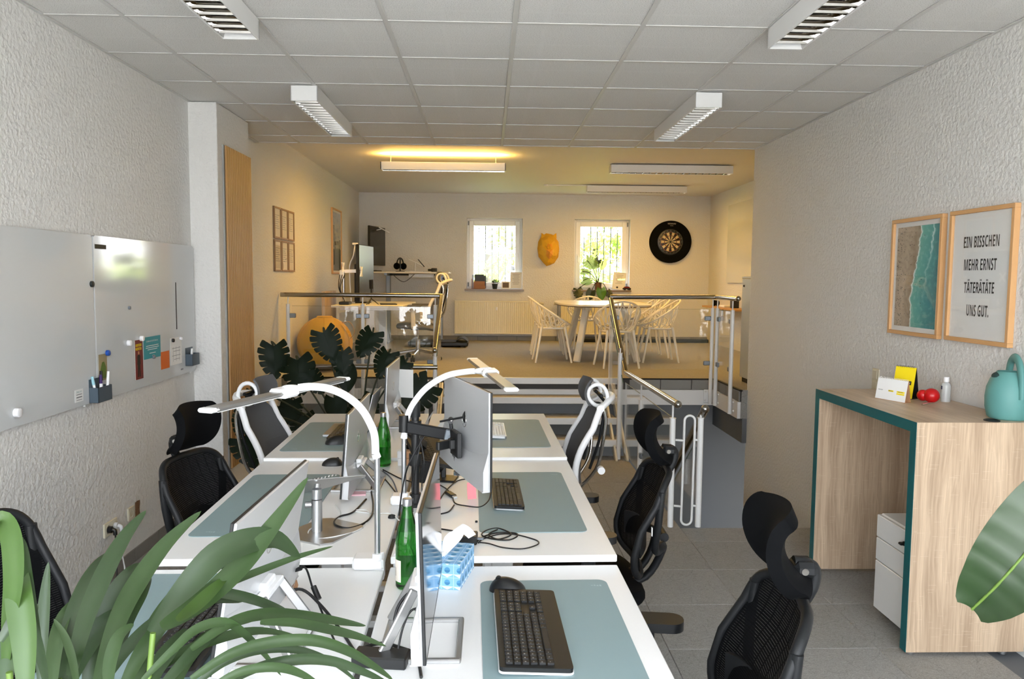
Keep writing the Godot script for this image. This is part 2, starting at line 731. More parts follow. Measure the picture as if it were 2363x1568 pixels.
func build_shell() -> void:
	# left wall, thicker up to the pillar
	var m := MB.new()
	m.bb(Vector3(-2.45, -2.6, 1.2), Vector3(-2.14, 3.3, -6.43))
	m.bb(Vector3(-2.45, -2.6, -6.43), Vector3(-2.17, 3.3, -13.5))
	struct(m, "wall_left", M.wall_paint)
	struct(bx(Vector3(-2.2, 0, -5.69), Vector3(-1.94, CEIL, -6.43), 0.004), "wall_pillar", M.wall_paint)
	# right wall of the lower room and the wider upper room
	struct(bx(Vector3(2.515, -2.6, 1.2), Vector3(2.75, 3.3, -7.38)), "wall_right", M.wall_paint)
	m = MB.new()
	m.bb(Vector3(2.75, 0.0, -7.1), Vector3(4.0, 3.3, -7.34))
	m.bb(Vector3(3.77, 0.0, -7.2), Vector3(4.0, 3.3, -13.5))
	struct(m, "wall_right_upper", M.wall_paint)
	# back wall with two window openings
	m = MB.new()
	var z0 := BACK
	var z1 := BACK - 0.34
	m.bb(Vector3(-2.4, -0.2, z0), Vector3(4.0, 1.55, z1))
	m.bb(Vector3(-2.4, 2.75, z0), Vector3(4.0, 3.3, z1))
	m.bb(Vector3(-2.4, 1.55, z0), Vector3(-0.366, 2.75, z1))
	m.bb(Vector3(0.58, 1.55, z0), Vector3(1.457, 2.75, z1))
	m.bb(Vector3(2.41, 1.55, z0), Vector3(4.0, 2.75, z1))
	struct(m, "wall_back", M.wall_paint)
	# street front behind the camera: a wide shop window
	m = MB.new()
	m.bb(Vector3(-2.45, -0.3, 1.0), Vector3(2.75, 0.45, 1.25))
	m.bb(Vector3(-2.45, 2.8, 1.0), Vector3(2.75, 3.3, 1.25))
	m.bb(Vector3(-2.45, 0.45, 1.0), Vector3(-2.0, 2.8, 1.25))
	m.bb(Vector3(2.35, 0.45, 1.0), Vector3(2.75, 2.8, 1.25))
	struct(m, "wall_front", M.smooth_paint)
	# lower floor: slab with the stairwell left open, carpet tiles on top
	var fl := struct_root("floor")
	m = MB.new()
	m.bb(Vector3(-2.3, -0.25, 1.1), Vector3(2.6, -0.012, -5.28))
	m.bb(Vector3(-2.3, -0.25, -5.28), Vector3(1.33, -0.012, -7.40))
	part(m, "slab", M.dark_paint, fl)
	var tile := bx(Vector3(-0.2495, -0.02, -0.2495), Vector3(0.2495, 0, 0.2495), 0.003).mesh()
	var half := bx(Vector3(-0.2495, -0.02, -0.14), Vector3(0.2495, 0, 0.14), 0.003).mesh()
	var rng := RandomNumberGenerator.new()
	rng.seed = 21
	for i in 10:
		for j in 17:
			var x := -2.14 + 0.25 + 0.5 * i
			var z := 1.0 - 0.25 - 0.5 * j
			if x > 2.5 or (z < -5.28 and x > 1.33) or z < -7.3:
				continue
			var mat: Material = M["carpet_%d" % (rng.randi() % 3)]
			if z - 0.25 < -5.28 and z > -5.28 and x > 1.2:
				place(half, "carpet_tile", mat, fl, Transform3D(Basis(), Vector3(x, 0, -5.14)))
				if x - 0.25 < 1.33:
					continue
			else:
				place(tile, "carpet_tile", mat, fl, Transform3D(Basis(), Vector3(x, 0, z)))
	# tiled skirting along the left wall
	skirting("baseboard_left", Vector3(-2.14, 0, 1.0), Vector3(-2.14, 0, -5.69), 0.08, Vector3(1, 0, 0))
	skirting("baseboard_pillar", Vector3(-1.94, 0, -5.69), Vector3(-1.94, 0, -6.43), 0.08, Vector3(1, 0, 0))
	# basement below the stairwell
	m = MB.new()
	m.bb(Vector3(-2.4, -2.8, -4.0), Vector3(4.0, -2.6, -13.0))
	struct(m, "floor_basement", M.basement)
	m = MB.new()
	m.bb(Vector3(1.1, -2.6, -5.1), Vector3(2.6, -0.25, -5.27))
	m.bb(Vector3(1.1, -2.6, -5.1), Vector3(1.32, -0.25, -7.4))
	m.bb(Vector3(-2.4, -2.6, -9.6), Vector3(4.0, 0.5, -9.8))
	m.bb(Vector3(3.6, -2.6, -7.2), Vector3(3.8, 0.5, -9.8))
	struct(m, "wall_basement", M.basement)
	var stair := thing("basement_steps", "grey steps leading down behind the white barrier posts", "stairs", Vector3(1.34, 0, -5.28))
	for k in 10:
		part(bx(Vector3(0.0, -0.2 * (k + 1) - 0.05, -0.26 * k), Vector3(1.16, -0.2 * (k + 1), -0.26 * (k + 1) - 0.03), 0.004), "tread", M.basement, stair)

func skirting(called: String, a: Vector3, b: Vector3, h: float, out: Vector3, step := 0.333) -> void:
	var root := struct_root(called)
	var d := (b - a).normalized()
	var ln := a.distance_to(b)
	var m := MB.new()
	var c0 := a
	var c1 := b + Vector3(0, h - 0.004, 0) + out * 0.007
	m.bb(Vector3(minf(c0.x, c1.x), a.y, minf(c0.z, c1.z)), Vector3(maxf(c0.x, c1.x), c1.y, maxf(c0.z, c1.z)))
	part(m, "grout", M.grout, root)
	var k := 0
	while k * step < ln - 0.02:
		var p := a + d * (k * step + 0.002)
		var q := a + d * (minf((k + 1) * step, ln) - 0.002)
		var e := out * 0.011 + Vector3(0, h, 0)
		m = MB.new()
		var lo := Vector3(minf(minf(p.x, q.x), (p + e).x), a.y, minf(minf(p.z, q.z), (p + e).z))
		var hi := Vector3(maxf(maxf(p.x, q.x), (p + e).x), a.y + h, maxf(maxf(p.z, q.z), (p + e).z))
		m.bb(lo, hi, 0.0015)
		part(m, "tile", M.tile_grey if k % 3 else M.tile_grey_2, root)
		k += 1

func build_ceiling() -> void:
	var root := struct_root("ceiling")
	part(bx(Vector3(-2.45, 3.06, 1.2), Vector3(2.7, 3.3, -7.38)), "slab", M.smooth_paint, root)
	part(bx(Vector3(-2.2, CEIL, -7.355), Vector3(2.52, UP_CEIL + 0.03, -7.385)), "fascia", M.smooth_paint, root)
	var xs := [-2.14, -1.753, -1.128, -0.503, 0.122, 0.747, 1.372, 1.997, 2.515]
	var zs := [1.0]
	for k in range(-7, 6):
		zs.append(-(3.8743 + 0.625 * k))
	zs.append(-7.36)
	for i in xs.size() - 1:
		for j in zs.size() - 1:
			part(bx(Vector3(xs[i] + 0.006, CEIL + 0.006, zs[j] - 0.006), Vector3(xs[i + 1] - 0.006, CEIL + 0.024, zs[j + 1] + 0.006), 0.003), "ceiling_tile", M.ceiling_tile, root)
	for i in range(1, xs.size() - 1):
		part(bx(Vector3(xs[i] - 0.012, CEIL, 1.0), Vector3(xs[i] + 0.012, CEIL + 0.005, -7.38), 0.001), "main_bar", M.grid_bar, root)
	for j in range(1, zs.size()):
		for i in xs.size() - 1:
			part(bx(Vector3(xs[i] + 0.012, CEIL, zs[j] - 0.012), Vector3(xs[i + 1] - 0.012, CEIL + 0.0045, zs[j] + 0.012), 0.001), "cross_bar", M.grid_bar, root)
	for x in [-2.14, 2.515]:
		var s := 1.0 if x < 0 else -1.0
		part(bx(Vector3(minf(x, x + s * 0.02), CEIL - 0.001, 1.0), Vector3(maxf(x, x + s * 0.02), CEIL + 0.004, -7.36)), "edge_angle", M.grid_bar, root)
	struct(bx(Vector3(-2.4, UP_CEIL, -7.3), Vector3(4.0, UP_CEIL + 0.2, -13.5)), "ceiling_upper", M.smooth_paint)

func window_unit(called: String, x0: float, x1: float, hinge_left: bool) -> void:
	var root := struct_root(called)
	var y0 := 1.55
	var y1 := 2.75
	var zf := BACK - 0.14
	var fw := 0.055
	var m := MB.new()
	m.bb(Vector3(x0, y0, zf), Vector3(x0 + fw, y1, zf - 0.07), 0.005)
	m.bb(Vector3(x1 - fw, y0, zf), Vector3(x1, y1, zf - 0.07), 0.005)
	m.bb(Vector3(x0 + fw, y1 - fw, zf), Vector3(x1 - fw, y1, zf - 0.07), 0.005)
	m.bb(Vector3(x0 + fw, y0, zf), Vector3(x1 - fw, y0 + fw, zf - 0.07), 0.005)
	part(m, "window_frame", M.white_plastic, root)
	var sx0 := x0 + 0.035
	var sx1 := x1 - 0.035
	var sy0 := y0 + 0.035
	var sy1 := y1 - 0.035
	var sw := 0.085
	m = MB.new()
	var a := zf + 0.02
	var b := zf - 0.05
	m.bb(Vector3(sx0, sy0, a), Vector3(sx0 + sw, sy1, b), 0.008)
	m.bb(Vector3(sx1 - sw, sy0, a), Vector3(sx1, sy1, b), 0.008)
	m.bb(Vector3(sx0 + sw, sy1 - sw, a), Vector3(sx1 - sw, sy1, b), 0.008)
	m.bb(Vector3(sx0 + sw, sy0, a), Vector3(sx1 - sw, sy0 + sw, b), 0.008)
	part(m, "sash", M.white_plastic, root)
	m = MB.new()
	m.quad(Vector3(sx0 + sw, sy0 + sw, zf - 0.02), Vector3(sx1 - sw, sy0 + sw, zf - 0.02), Vector3(sx1 - sw, sy1 - sw, zf - 0.02), Vector3(sx0 + sw, sy1 - sw, zf - 0.02))
	part(m, "window_pane", M.pane, root)
	var hx := sx1 - 0.04 if hinge_left else sx0 + 0.04
	m = MB.new()
	m.box(Vector3(hx, 2.13, a + 0.006), Vector3(0.028, 0.07, 0.012), 0.004)
	m.cyl(Vector3(hx, 2.13, a), Vector3(hx, 2.13, a + 0.045), 0.009)
	m.box(Vector3(hx, 2.08, a + 0.045), Vector3(0.02, 0.12, 0.014), 0.005)
	part(m, "window_handle", M.white_plastic, root)
	for hy in [y1 - 0.08, y0 + 0.08]:
		m = MB.new()
		var gx := x0 + 0.03 if hinge_left else x1 - 0.03
		m.cyl(Vector3(gx, hy - 0.035, a + 0.008), Vector3(gx, hy + 0.035, a + 0.008), 0.011)
		part(m, "hinge", M.clamp_metal, root)
	# security bars outside
	for k in 6:
		var bx_ := lerpf(sx0 + sw, sx1 - sw, (k + 0.72) / 6.15)
		m = MB.new()
		m.cyl(Vector3(bx_, y0, BACK - 0.31), Vector3(bx_, y1, BACK - 0.31), 0.007, -1, 8)
		part(m, "security_bar", M.black_frame, root)
	m = MB.new()
	m.bb(Vector3(x0 - 0.03, y0 - 0.025, BACK + 0.05), Vector3(x1 + 0.03, y0 + 0.005, zf + 0.01), 0.005)
	part(m, "window_sill", M.granite, root)

func build_windows() -> void:
	window_unit("window_1", -0.366, 0.58, true)
	window_unit("window_2", 1.457, 2.41, false)
	# shop window
	var root := struct_root("window_3")
	var m := MB.new()
	for x in [-2.0, -0.55, 0.9, 2.35]:
		m.bb(Vector3(x - 0.03, 0.45, 1.09), Vector3(x + 0.03, 2.8, 1.15), 0.004)
	for y in [0.45, 2.8]:
		m.bb(Vector3(-2.0, y - 0.03, 1.09), Vector3(2.35, y + 0.03, 1.15), 0.004)
	part(m, "window_frame", M.white_plastic, root)
	for i in 3:
		m = MB.new()
		var x0: float = -1.97 + 1.45 * i
		m.quad(Vector3(x0, 0.48, 1.12), Vector3(x0 + 1.39, 0.48, 1.12), Vector3(x0 + 1.39, 2.77, 1.12), Vector3(x0, 2.77, 1.12))
		part(m, "window_pane", M.pane, root)

func build_platform() -> void:
	# upper floor
	var m := MB.new()
	m.bb(Vector3(-2.3, 0.40, -8.20), Vector3(2.45, PLAT, -13.3))
	m.bb(Vector3(2.45, 0.40, -7.36), Vector3(3.9, PLAT, -13.3))
	var fu := struct(m, "floor_upper", M.carpet_2)
	# metal edge and tiles at the slab's front
	var e := MB.new()
	e.bb(Vector3(-2.17, PLAT - 0.012, -8.185), Vector3(-0.46, PLAT + 0.003, -8.215), 0.002)
	e.bb(Vector3(1.30, PLAT - 0.012, -8.185), Vector3(2.47, PLAT + 0.003, -8.215), 0.002)
	e.bb(Vector3(2.43, PLAT - 0.012, -7.34), Vector3(2.46, PLAT + 0.003, -8.2), 0.002)
	part(e, "edge_strip", M.black_frame, fu)
	var x := -2.17
	while x < 2.44:
		if x > -0.6 and x < 1.2:
			x += 0.335
			continue
		part(bx(Vector3(x + 0.003, PLAT - 0.115, -8.18), Vector3(minf(x + 0.332, 2.44), PLAT - 0.012, -8.21), 0.002), "tile", M.tile_grey, fu)
		x += 0.335
	var z := -7.36
	while z > -8.15:
		part(bx(Vector3(2.43, PLAT - 0.115, z - 0.003), Vector3(2.46, PLAT - 0.012, maxf(z - 0.21, -8.18)), 0.002), "tile", M.tile_grey_2, fu)
		z -= 0.213
	m = MB.new()
	m.bb(Vector3(-2.17, PLAT - 0.116, -8.195), Vector3(2.45, PLAT - 0.01, -8.205))
	m.bb(Vector3(2.445, PLAT - 0.116, -7.36), Vector3(2.455, PLAT - 0.01, -8.2))
	part(m, "grout", M.grout, fu)
	m = MB.new()
	m.bb(Vector3(-2.17, 0.40, -8.17), Vector3(2.44, PLAT - 0.118, -8.22))
	m.bb(Vector3(2.42, 0.40, -7.36), Vector3(2.46, PLAT - 0.118, -8.18))
	part(m, "fascia", M.smooth_paint, fu)
	m = MB.new()
	m.bb(Vector3(-2.17, 0.16, -8.24), Vector3(2.44, 0.40, -8.34))
	m.bb(Vector3(2.47, 0.16, -7.36), Vector3(2.57, 0.40, -8.34))
	part(m, "beam", M.dark_paint, fu)
	# staircase of four rises
	var st := thing("staircase", "short open staircase with carpeted treads and white nosings up to platform", "stairs")
	var zn := [-7.417, -7.67, -7.92, -8.18]
	for k in 4:
		var y := 0.17 * (k + 1)
		var x0 := -0.46
		var x1 := 1.30
		if k < 3:
			part(bx(Vector3(x0, y - 0.045, zn[k] - 0.02), Vector3(x1, y - 0.002, zn[k] - 0.30), 0.003), "tread", M.carpet_2, st)
		m = MB.new()
		m.bb(Vector3(x0, y - 0.062, zn[k]), Vector3(x1, y + 0.004, zn[k] - 0.012), 0.003)
		m.bb(Vector3(x0, y - 0.002, zn[k] - 0.004), Vector3(x1, y + 0.004, zn[k] - 0.04), 0.002)
		part(m, "nosing", M.white_metal, st)
	part(bx(Vector3(-0.46, 0.44, -8.205), Vector3(1.30, 0.62, -8.215)), "riser", M.carpet_1, st)
	part(bx(Vector3(-0.46, 0.28, -8.0), Vector3(1.30, 0.44, -8.01)), "riser", M.dark_paint, st)
	for x0 in [-0.475, 1.24, 1.345]:
		m = MB.new()
		m.bar(Vector3(x0, -0.02, -7.28), Vector3(x0, 0.60, -8.18), 0.02, 0.085, 0.002)
		part(m, "stringer", M.cream, st)

# ---------- railings ----------
func rail_post(root: Node3D, p: Vector3, y_top: float, y_rail: float, plate := false) -> void:
	var post := MB.new()
	post.cyl(p, Vector3(p.x, y_top, p.z), 0.021, -1, 14)
	post.cyl(Vector3(p.x, y_top, p.z), Vector3(p.x, y_top + 0.004, p.z), 0.024, -1, 14)
	var o := part(post, "post", M.white_metal, root)
	var rod := MB.new()
	rod.cyl(Vector3(p.x, y_top, p.z), Vector3(p.x, y_rail - 0.02, p.z), 0.007, -1, 8)
	part(rod, "rod", M.white_metal, o)
	if plate:
		var b := MB.new()
		b.box(Vector3(p.x, p.y + 0.08, p.z - 0.03), Vector3(0.13, 0.14, 0.008), 0.003)
		for sx in [-0.045, 0.045]:
			for sy in [0.035, 0.125]:
				b.ball(Vector3(p.x + sx, p.y + sy, p.z - 0.022), Vector3(0.012, 0.012, 0.01), 8, 5)
		b.cyl(Vector3(p.x, p.y + 0.08, p.z), Vector3(p.x, p.y + 0.08, p.z - 0.035), 0.015)
		part(b, "mounting_plate", M.white_metal, root)

func handrail(root: Node3D, pts: Array, balls := [false, false], r := 0.024) -> void:
	for i in pts.size() - 1:
		var m := MB.new()
		m.cyl(pts[i], pts[i + 1], r, -1, 18)
		if i == 0 and balls[0]:
			m.ball(pts[0], Vector3.ONE * r * 1.12, 16, 10)
		if i < pts.size() - 2:
			m.ball(pts[i + 1], Vector3.ONE * r, 18, 10)
		elif balls[1]:
			m.ball(pts[i + 1], Vector3.ONE * r * 1.12, 16, 10)
		part(m, "handrail", M.steel_rail, root)

func glass(root: Node3D, a: Vector3, b: Vector3, a_lo: float, a_hi: float, b_lo: float, b_hi: float) -> void:
	var d := (b - a)
	d.y = 0
	var nn := Vector3.UP.cross(d.normalized()) * 0.004
	var m := MB.new()
	var p := [Vector3(a.x, a_lo, a.z), Vector3(b.x, b_lo, b.z), Vector3(b.x, b_hi, b.z), Vector3(a.x, a_hi, a.z)]
	m.quad(p[0] + nn, p[1] + nn, p[2] + nn, p[3] + nn)
	m.quad(p[1] - nn, p[0] - nn, p[3] - nn, p[2] - nn)
	part(m, "glass_panel", M.rail_glass, root)
	# polished top edge
	var e := MB.new()
	e.bar(p[3], p[2], 0.008, 0.002)
	part(e, "glass_edge", M.glass_edge, root)

func clamp_at(root: Node3D, p: Vector3, along: Vector3) -> void:
	var m := MB.new()
	m.bar(p, p + along, 0.028, 0.048, 0.006)
	part(m, "glass_clamp", M.clamp_metal, root)

func build_railings() -> void:
	mk("glass_edge", Color(0.42, 0.50, 0.46), 0.2)
	var z := -8.125
	# platform, left of the stairs
	var r := thing("platform_railing", "steel and glass railing on the platform before the yellow seat ball", "railing")
	handrail(r, [Vector3(-2.15, 1.549, z), Vector3(-0.487, 1.549, z), Vector3(-0.507, 1.045, -7.40)], [false, true])
	for x in [-2.075, -1.304, -0.55]:
		rail_post(r, Vector3(x, 0.42, z), 1.45, 1.545, true)
	glass(r, Vector3(-2.035, 0, z), Vector3(-1.35, 0, z), 0.79, 1.433, 0.79, 1.433)
	glass(r, Vector3(-1.265, 0, z), Vector3(-0.60, 0, z), 0.79, 1.433, 0.79, 1.433)
	for y in [1.333, 0.858]:
		clamp_at(r, Vector3(-2.06, y, z), Vector3(0.065, 0, 0))
		clamp_at(r, Vector3(-1.375, y, z), Vector3(0.14, 0, 0))
		clamp_at(r, Vector3(-0.635, y, z), Vector3(0.07, 0, 0))
	rail_post(r, Vector3(-0.50, 0, -7.37), 0.985, 1.04)
	glass(r, Vector3(-0.49, 0, -8.08), Vector3(-0.49, 0, -7.42), 0.62, 1.40, 0.15, 0.95)
	for y in [0.32, 0.80]:
		clamp_at(r, Vector3(-0.495, y, -7.40), Vector3(0, 0, -0.06))
	# platform, right of the stairs, round the stairwell's corner
	r = thing("platform_railing", "steel and glass railing along the platform edge before the white dining table", "railing")
	handrail(r, [Vector3(1.285, 1.55, z), Vector3(2.41, 1.56, z), Vector3(2.42, 1.56, -7.44)], [false, true])
	rail_post(r, Vector3(1.30, 0.42, z), 1.44, 1.545)
	rail_post(r, Vector3(2.375, 0.42, z), 1.44, 1.555, true)
	rail_post(r, Vector3(2.395, 0.42, -8.02), 1.44, 1.555)
	rail_post(r, Vector3(2.395, 0.42, -7.52), 1.44, 1.555)
	glass(r, Vector3(1.34, 0, z), Vector3(2.33, 0, z), 0.79, 1.43, 0.79, 1.43)
	glass(r, Vector3(2.395, 0, -7.98), Vector3(2.395, 0, -7.56), 0.79, 1.43, 0.79, 1.43)
	for y in [1.333, 0.858]:
		clamp_at(r, Vector3(1.32, y, z), Vector3(0.06, 0, 0))
		clamp_at(r, Vector3(2.29, y, z), Vector3(0.07, 0, 0))
		clamp_at(r, Vector3(2.395, y, -8.0), Vector3(0, 0, 0.06))
		clamp_at(r, Vector3(2.395, y, -7.54), Vector3(0, 0, -0.06))
	for zz in [-8.02, -7.52]:
		var b := MB.new()
		b.box(Vector3(2.425, 0.50, zz), Vector3(0.008, 0.14, 0.13), 0.003)
		for sz in [-0.045, 0.045]:
			for sy in [-0.045, 0.045]:
				b.ball(Vector3(2.415, 0.50 + sy, zz + sz), Vector3(0.01, 0.012, 0.012), 8, 5)
		part(b, "mounting_plate", M.white_metal, r)
	# stair handrail running on beside the stairwell
	r = thing("stair_railing", "steel handrail with glass descending the stairs and following the stairwell edge", "railing")
	handrail(r, [Vector3(1.285, 1.53, -8.09), Vector3(1.305, 0.862, -7.22), Vector3(1.30, 0.888, -5.20)], [false, true])
	rail_post(r, Vector3(1.27, 0, -7.36), 1.03, 1.10)
	rail_post(r, Vector3(1.30, 0, -6.46), 0.72, 0.87)
	rail_post(r, Vector3(1.293, 0, -5.31), 0.772, 0.885)
	glass(r, Vector3(1.285, 0, -8.08), Vector3(1.285, 0, -7.26), 0.62, 1.36, 0.12, 0.76)
	glass(r, Vector3(1.30, 0, -7.22), Vector3(1.30, 0, -6.52), 0.10, 0.765, 0.10, 0.768)
	glass(r, Vector3(1.30, 0, -6.40), Vector3(1.30, 0, -5.36), 0.10, 0.768, 0.10, 0.772)
	for y in [0.25, 0.62]:
		clamp_at(r, Vector3(1.30, y, -6.52), Vector3(0, 0, 0.12))
		clamp_at(r, Vector3(1.30, y, -5.38), Vector3(0, 0, 0.05))
	for y in [0.30, 0.74]:
		clamp_at(r, Vector3(1.27, y, -7.39), Vector3(0, 0, -0.05))
	# guard on the lower floor before the left recess
	r = thing("guard_railing", "low steel guard rail with glass behind the floor plant", "railing")
	handrail(r, [Vector3(-2.10, 0.888, -7.35), Vector3(-0.475, 0.888, -7.35)])
	for x in [-2.04, -1.28, -0.58]:
		rail_post(r, Vector3(x, 0, -7.35), 0.76, 0.885)
	glass(r, Vector3(-1.99, 0, -7.35), Vector3(-1.33, 0, -7.35), 0.10, 0.775, 0.10, 0.775)
	glass(r, Vector3(-1.23, 0, -7.35), Vector3(-0.63, 0, -7.35), 0.10, 0.775, 0.10, 0.775)
	var wb := MB.new()
	wb.cyl(Vector3(-2.17, 0.66, -7.35), Vector3(-2.15, 0.66, -7.35), 0.035)
	wb.cyl(Vector3(-2.15, 0.66, -7.35), Vector3(-2.05, 0.66, -7.35), 0.01)
	part(wb, "wall_bracket", M.white_metal, r)
	# rail going down to the basement
	r = thing("basement_railing", "dark handrail on white post leading down the basement stairs", "railing")
	handrail(r, [Vector3(1.507, 0.845, -5.27), Vector3(1.507, -1.10, -7.85)], [true, false], 0.027)
	rail_post(r, Vector3(1.49, 0, -5.31), 0.775, 0.83)
	glass(r, Vector3(1.50, 0, -5.40), Vector3(1.50, 0, -7.6), -0.20, 0.62, -1.7, -1.0)
	# paperclip-shaped barrier between the two posts
	r = thing("tube_barrier", "white tube loop shaped like a paperclip between two white posts", "barrier")
	var pts := []
	for k in 13:
		var a := PI * k / 12
		pts.append(Vector3(1.413 + 0.037 * cos(a), 0.755 + 0.037 * sin(a), -5.31))
	for k in 13:
		var a := PI + PI * k / 12
		pts.append(Vector3(1.407 + 0.037 * cos(a), 0.05 + 0.037 * sin(a), -5.31))
	var m := MB.new()
	m.ring(PackedVector3Array(pts), 0.0085, 10, true)
	part(m, "loop", M.white_metal, r)
	for y in [0.62, 0.15]:
		m = MB.new()
		m.cyl(Vector3(1.315, y, -5.31), Vector3(1.372, y - 0.005, -5.31), 0.008)
		part(m, "bracket", M.white_metal, r)
		m = MB.new()
		m.cyl(Vector3(1.447, y, -5.31), Vector3(1.47, y, -5.31), 0.008)
		part(m, "bracket", M.white_metal, r)

# ---------- ceiling lamps ----------
# housing along local x, underside at y = 0, w wide, h high
func louvre_lamp(ln: float, w: float, h: float, lit: bool) -> Node3D:
	var root := Node3D.new()
	var m := MB.new()
	m.bb(Vector3(-ln / 2, 0.0, -w / 2), Vector3(-ln / 2 + 0.012, h, w / 2), 0.002)
	m.bb(Vector3(ln / 2 - 0.012, 0.0, -w / 2), Vector3(ln / 2, h, w / 2), 0.002)
	m.bb(Vector3(-ln / 2, 0.0, -w / 2), Vector3(ln / 2, h, -w / 2 + 0.008), 0.002)
	m.bb(Vector3(-ln / 2, 0.0, w / 2 - 0.008), Vector3(ln / 2, h, w / 2), 0.002)
	m.bb(Vector3(-ln / 2 + 0.01, h - 0.012, -w / 2 + 0.006), Vector3(ln / 2 - 0.01, h, w / 2 - 0.006))
	part(m, "housing", M.white_metal, root)
	# curved side mirrors
	for s in [-1.0, 1.0]:
		m = MB.new()
		m.sheet(func(u: float, v: float) -> Vector3:
			return Vector3(lerpf(-ln / 2 + 0.013, ln / 2 - 0.013, u), 0.006 + v * (h - 0.03), s * (w / 2 - 0.010 - 0.045 * v * v)), 1, 6, 0.001)
		part(m, "reflector", M.mirror_louvre, root)
	var nl := int(ln / 0.082)
	for k in range(1, nl):
		m = MB.new()
		var x := -ln / 2 + ln * k / nl
		m.prism(PackedVector2Array([Vector2(-0.009, 0.045), Vector2(-0.004, 0.018), Vector2(-0.001, 0.005), Vector2(0.001, 0.005), Vector2(0.004, 0.018), Vector2(0.009, 0.045)]), -w / 2 + 0.011, w / 2 - 0.011, true)
		var mi := part(m, "louvre_blade", M.mirror_louvre, root)
		mi.position.x = x
	m = MB.new()
	m.cyl(Vector3(-ln / 2 + 0.03, h - 0.032, 0), Vector3(ln / 2 - 0.03, h - 0.032, 0), 0.013, -1, 12)
	part(m, "light_tube", M.tube_lit if lit else M.tube_off, root)
	return root

func add_thing(o: Node3D, called: String, label: String, category: String, at: Vector3, turn: float, group := "") -> Node3D:
	o.name = numbered(called)
	add_child(o)
	o.position = at
	o.rotation_degrees.y = turn
	tag(o, label, category, group)
	return o

func build_lamps() -> void:
	mk("tube_off", Color(0.62, 0.61, 0.58), 0.4)
	var lit := mk("tube_lit", Color(1, 0.97, 0.9), 0.4)
	lit.emission_enabled = true
	lit.emission = Color(1.0, 0.86, 0.64)
	lit.emission_energy_multiplier = TUBE_GLOW
	var a := louvre_lamp(1.29, 0.175, 0.098, false)
	add_thing(a, "ceiling_lamp", "unlit white louvre lamp above the left desks, near the pillar", "lamp", Vector3(-1.198, 2.872, -5.81), 90, "louvre lamps under the tiled ceiling")
	copy(a, Vector3(1.448, 2.872, -5.82), 90, "unlit white louvre lamp on tiled ceiling, close to the stairwell")
	copy(a, Vector3(-1.198, 2.872, -3.235), 90, "unlit louvre lamp above the whiteboards, cut by the picture edge")
	copy(a, Vector3(1.455, 2.872, -3.235), 90, "unlit louvre lamp before the two framed prints, cut by the picture edge")
	# upper room, lit
	var spots := [[Vector3(-0.52, 2.965, -9.08), "lit white louvre lamp hanging over the stool ball and desk, glowing upwards"], [Vector3(2.25, 3.045, -9.66), "lit white louvre lamp over the dining table's near end"], [Vector3(2.23, 3.045, -11.80), "lit white louvre lamp with cable duct, close to the dartboard wall"]]
	var b := louvre_lamp(1.51, 0.17, 0.095, true)
	var hung := louvre_lamp(1.43, 0.16, 0.088, true)
	add_thing(hung, "ceiling_lamp", spots[0][1], "lamp", spots[0][0], 0, "louvre lamps in the upper room")
	add_thing(b, "ceiling_lamp", spots[1][1], "lamp", spots[1][0], 0, "louvre lamps in the upper room")
	var all := [hung, b, copy(b, spots[2][0], 0, spots[2][1])]
	for i in 3:
		var o: Node3D = all[i]
		var l := AreaLight3D.new()
		l.name = "lamp_light"
		l.area_size = Vector2(1.4, 0.10)
		l.light_color = WARM
		l.light_energy = LAMP_DOWN
		l.area_range = 20.0
		l.shadow_enabled = true
		o.add_child(l)
		l.position = Vector3(0, -0.004, 0)
		l.rotation_degrees = Vector3(-90, 0, 0)
		if i == 0:
			# open top: the tube shines on the ceiling as well
			var m := MB.new()
			m.cyl(Vector3(-0.69, 0.092, 0), Vector3(0.69, 0.092, 0), 0.006, -1, 10)
			part(m, "upper_light_tube", M.tube_lit, o)
			var u := AreaLight3D.new()
			u.name = "upper_light"
			u.area_size = Vector2(1.38, 0.05)
			u.light_color = WARM
			u.light_energy = LAMP_UP
			u.area_range = 20.0
			u.shadow_enabled = true
			o.add_child(u)
			u.position = Vector3(0, 0.100, 0)
			u.rotation_degrees = Vector3(90, 0, 0)
			for x in [-0.6, 0.6]:
				m = MB.new()
				m.cyl(Vector3(x, 0.08, 0.05), Vector3(x, 0.192, 0.05), 0.004, -1, 6)
				part(m, "hanger", M.white_metal, o)
		elif i == 2:
			var m := MB.new()
			m.bb(Vector3(-1.36, 0.093, -0.006), Vector3(-0.755, 0.108, 0.012), 0.002)
			m.cyl(Vector3(-1.37, 0.108, 0.0), Vector3(-1.37, 0.085, 0.0), 0.03)
			part(m, "cable_duct", M.white_metal, o)

const WARM := Color(1.0, 0.775, 0.36)
const LAMP_DOWN := 3.0
const LAMP_UP := 3.0
const TUBE_GLOW := 5.0

# ---------- desks ----------
const DH := [0.75, 0.783, 0.798]
const DESK_TURN := 1.2

# point in the desk block: a to the right of the seam, b away from the camera
func dk(a: float, y: float, b: float) -> Vector3:
	return Vector3(-0.337, 0, -2.59) + Basis(Vector3.UP, deg_to_rad(DESK_TURN)) * Vector3(a, y, -b)

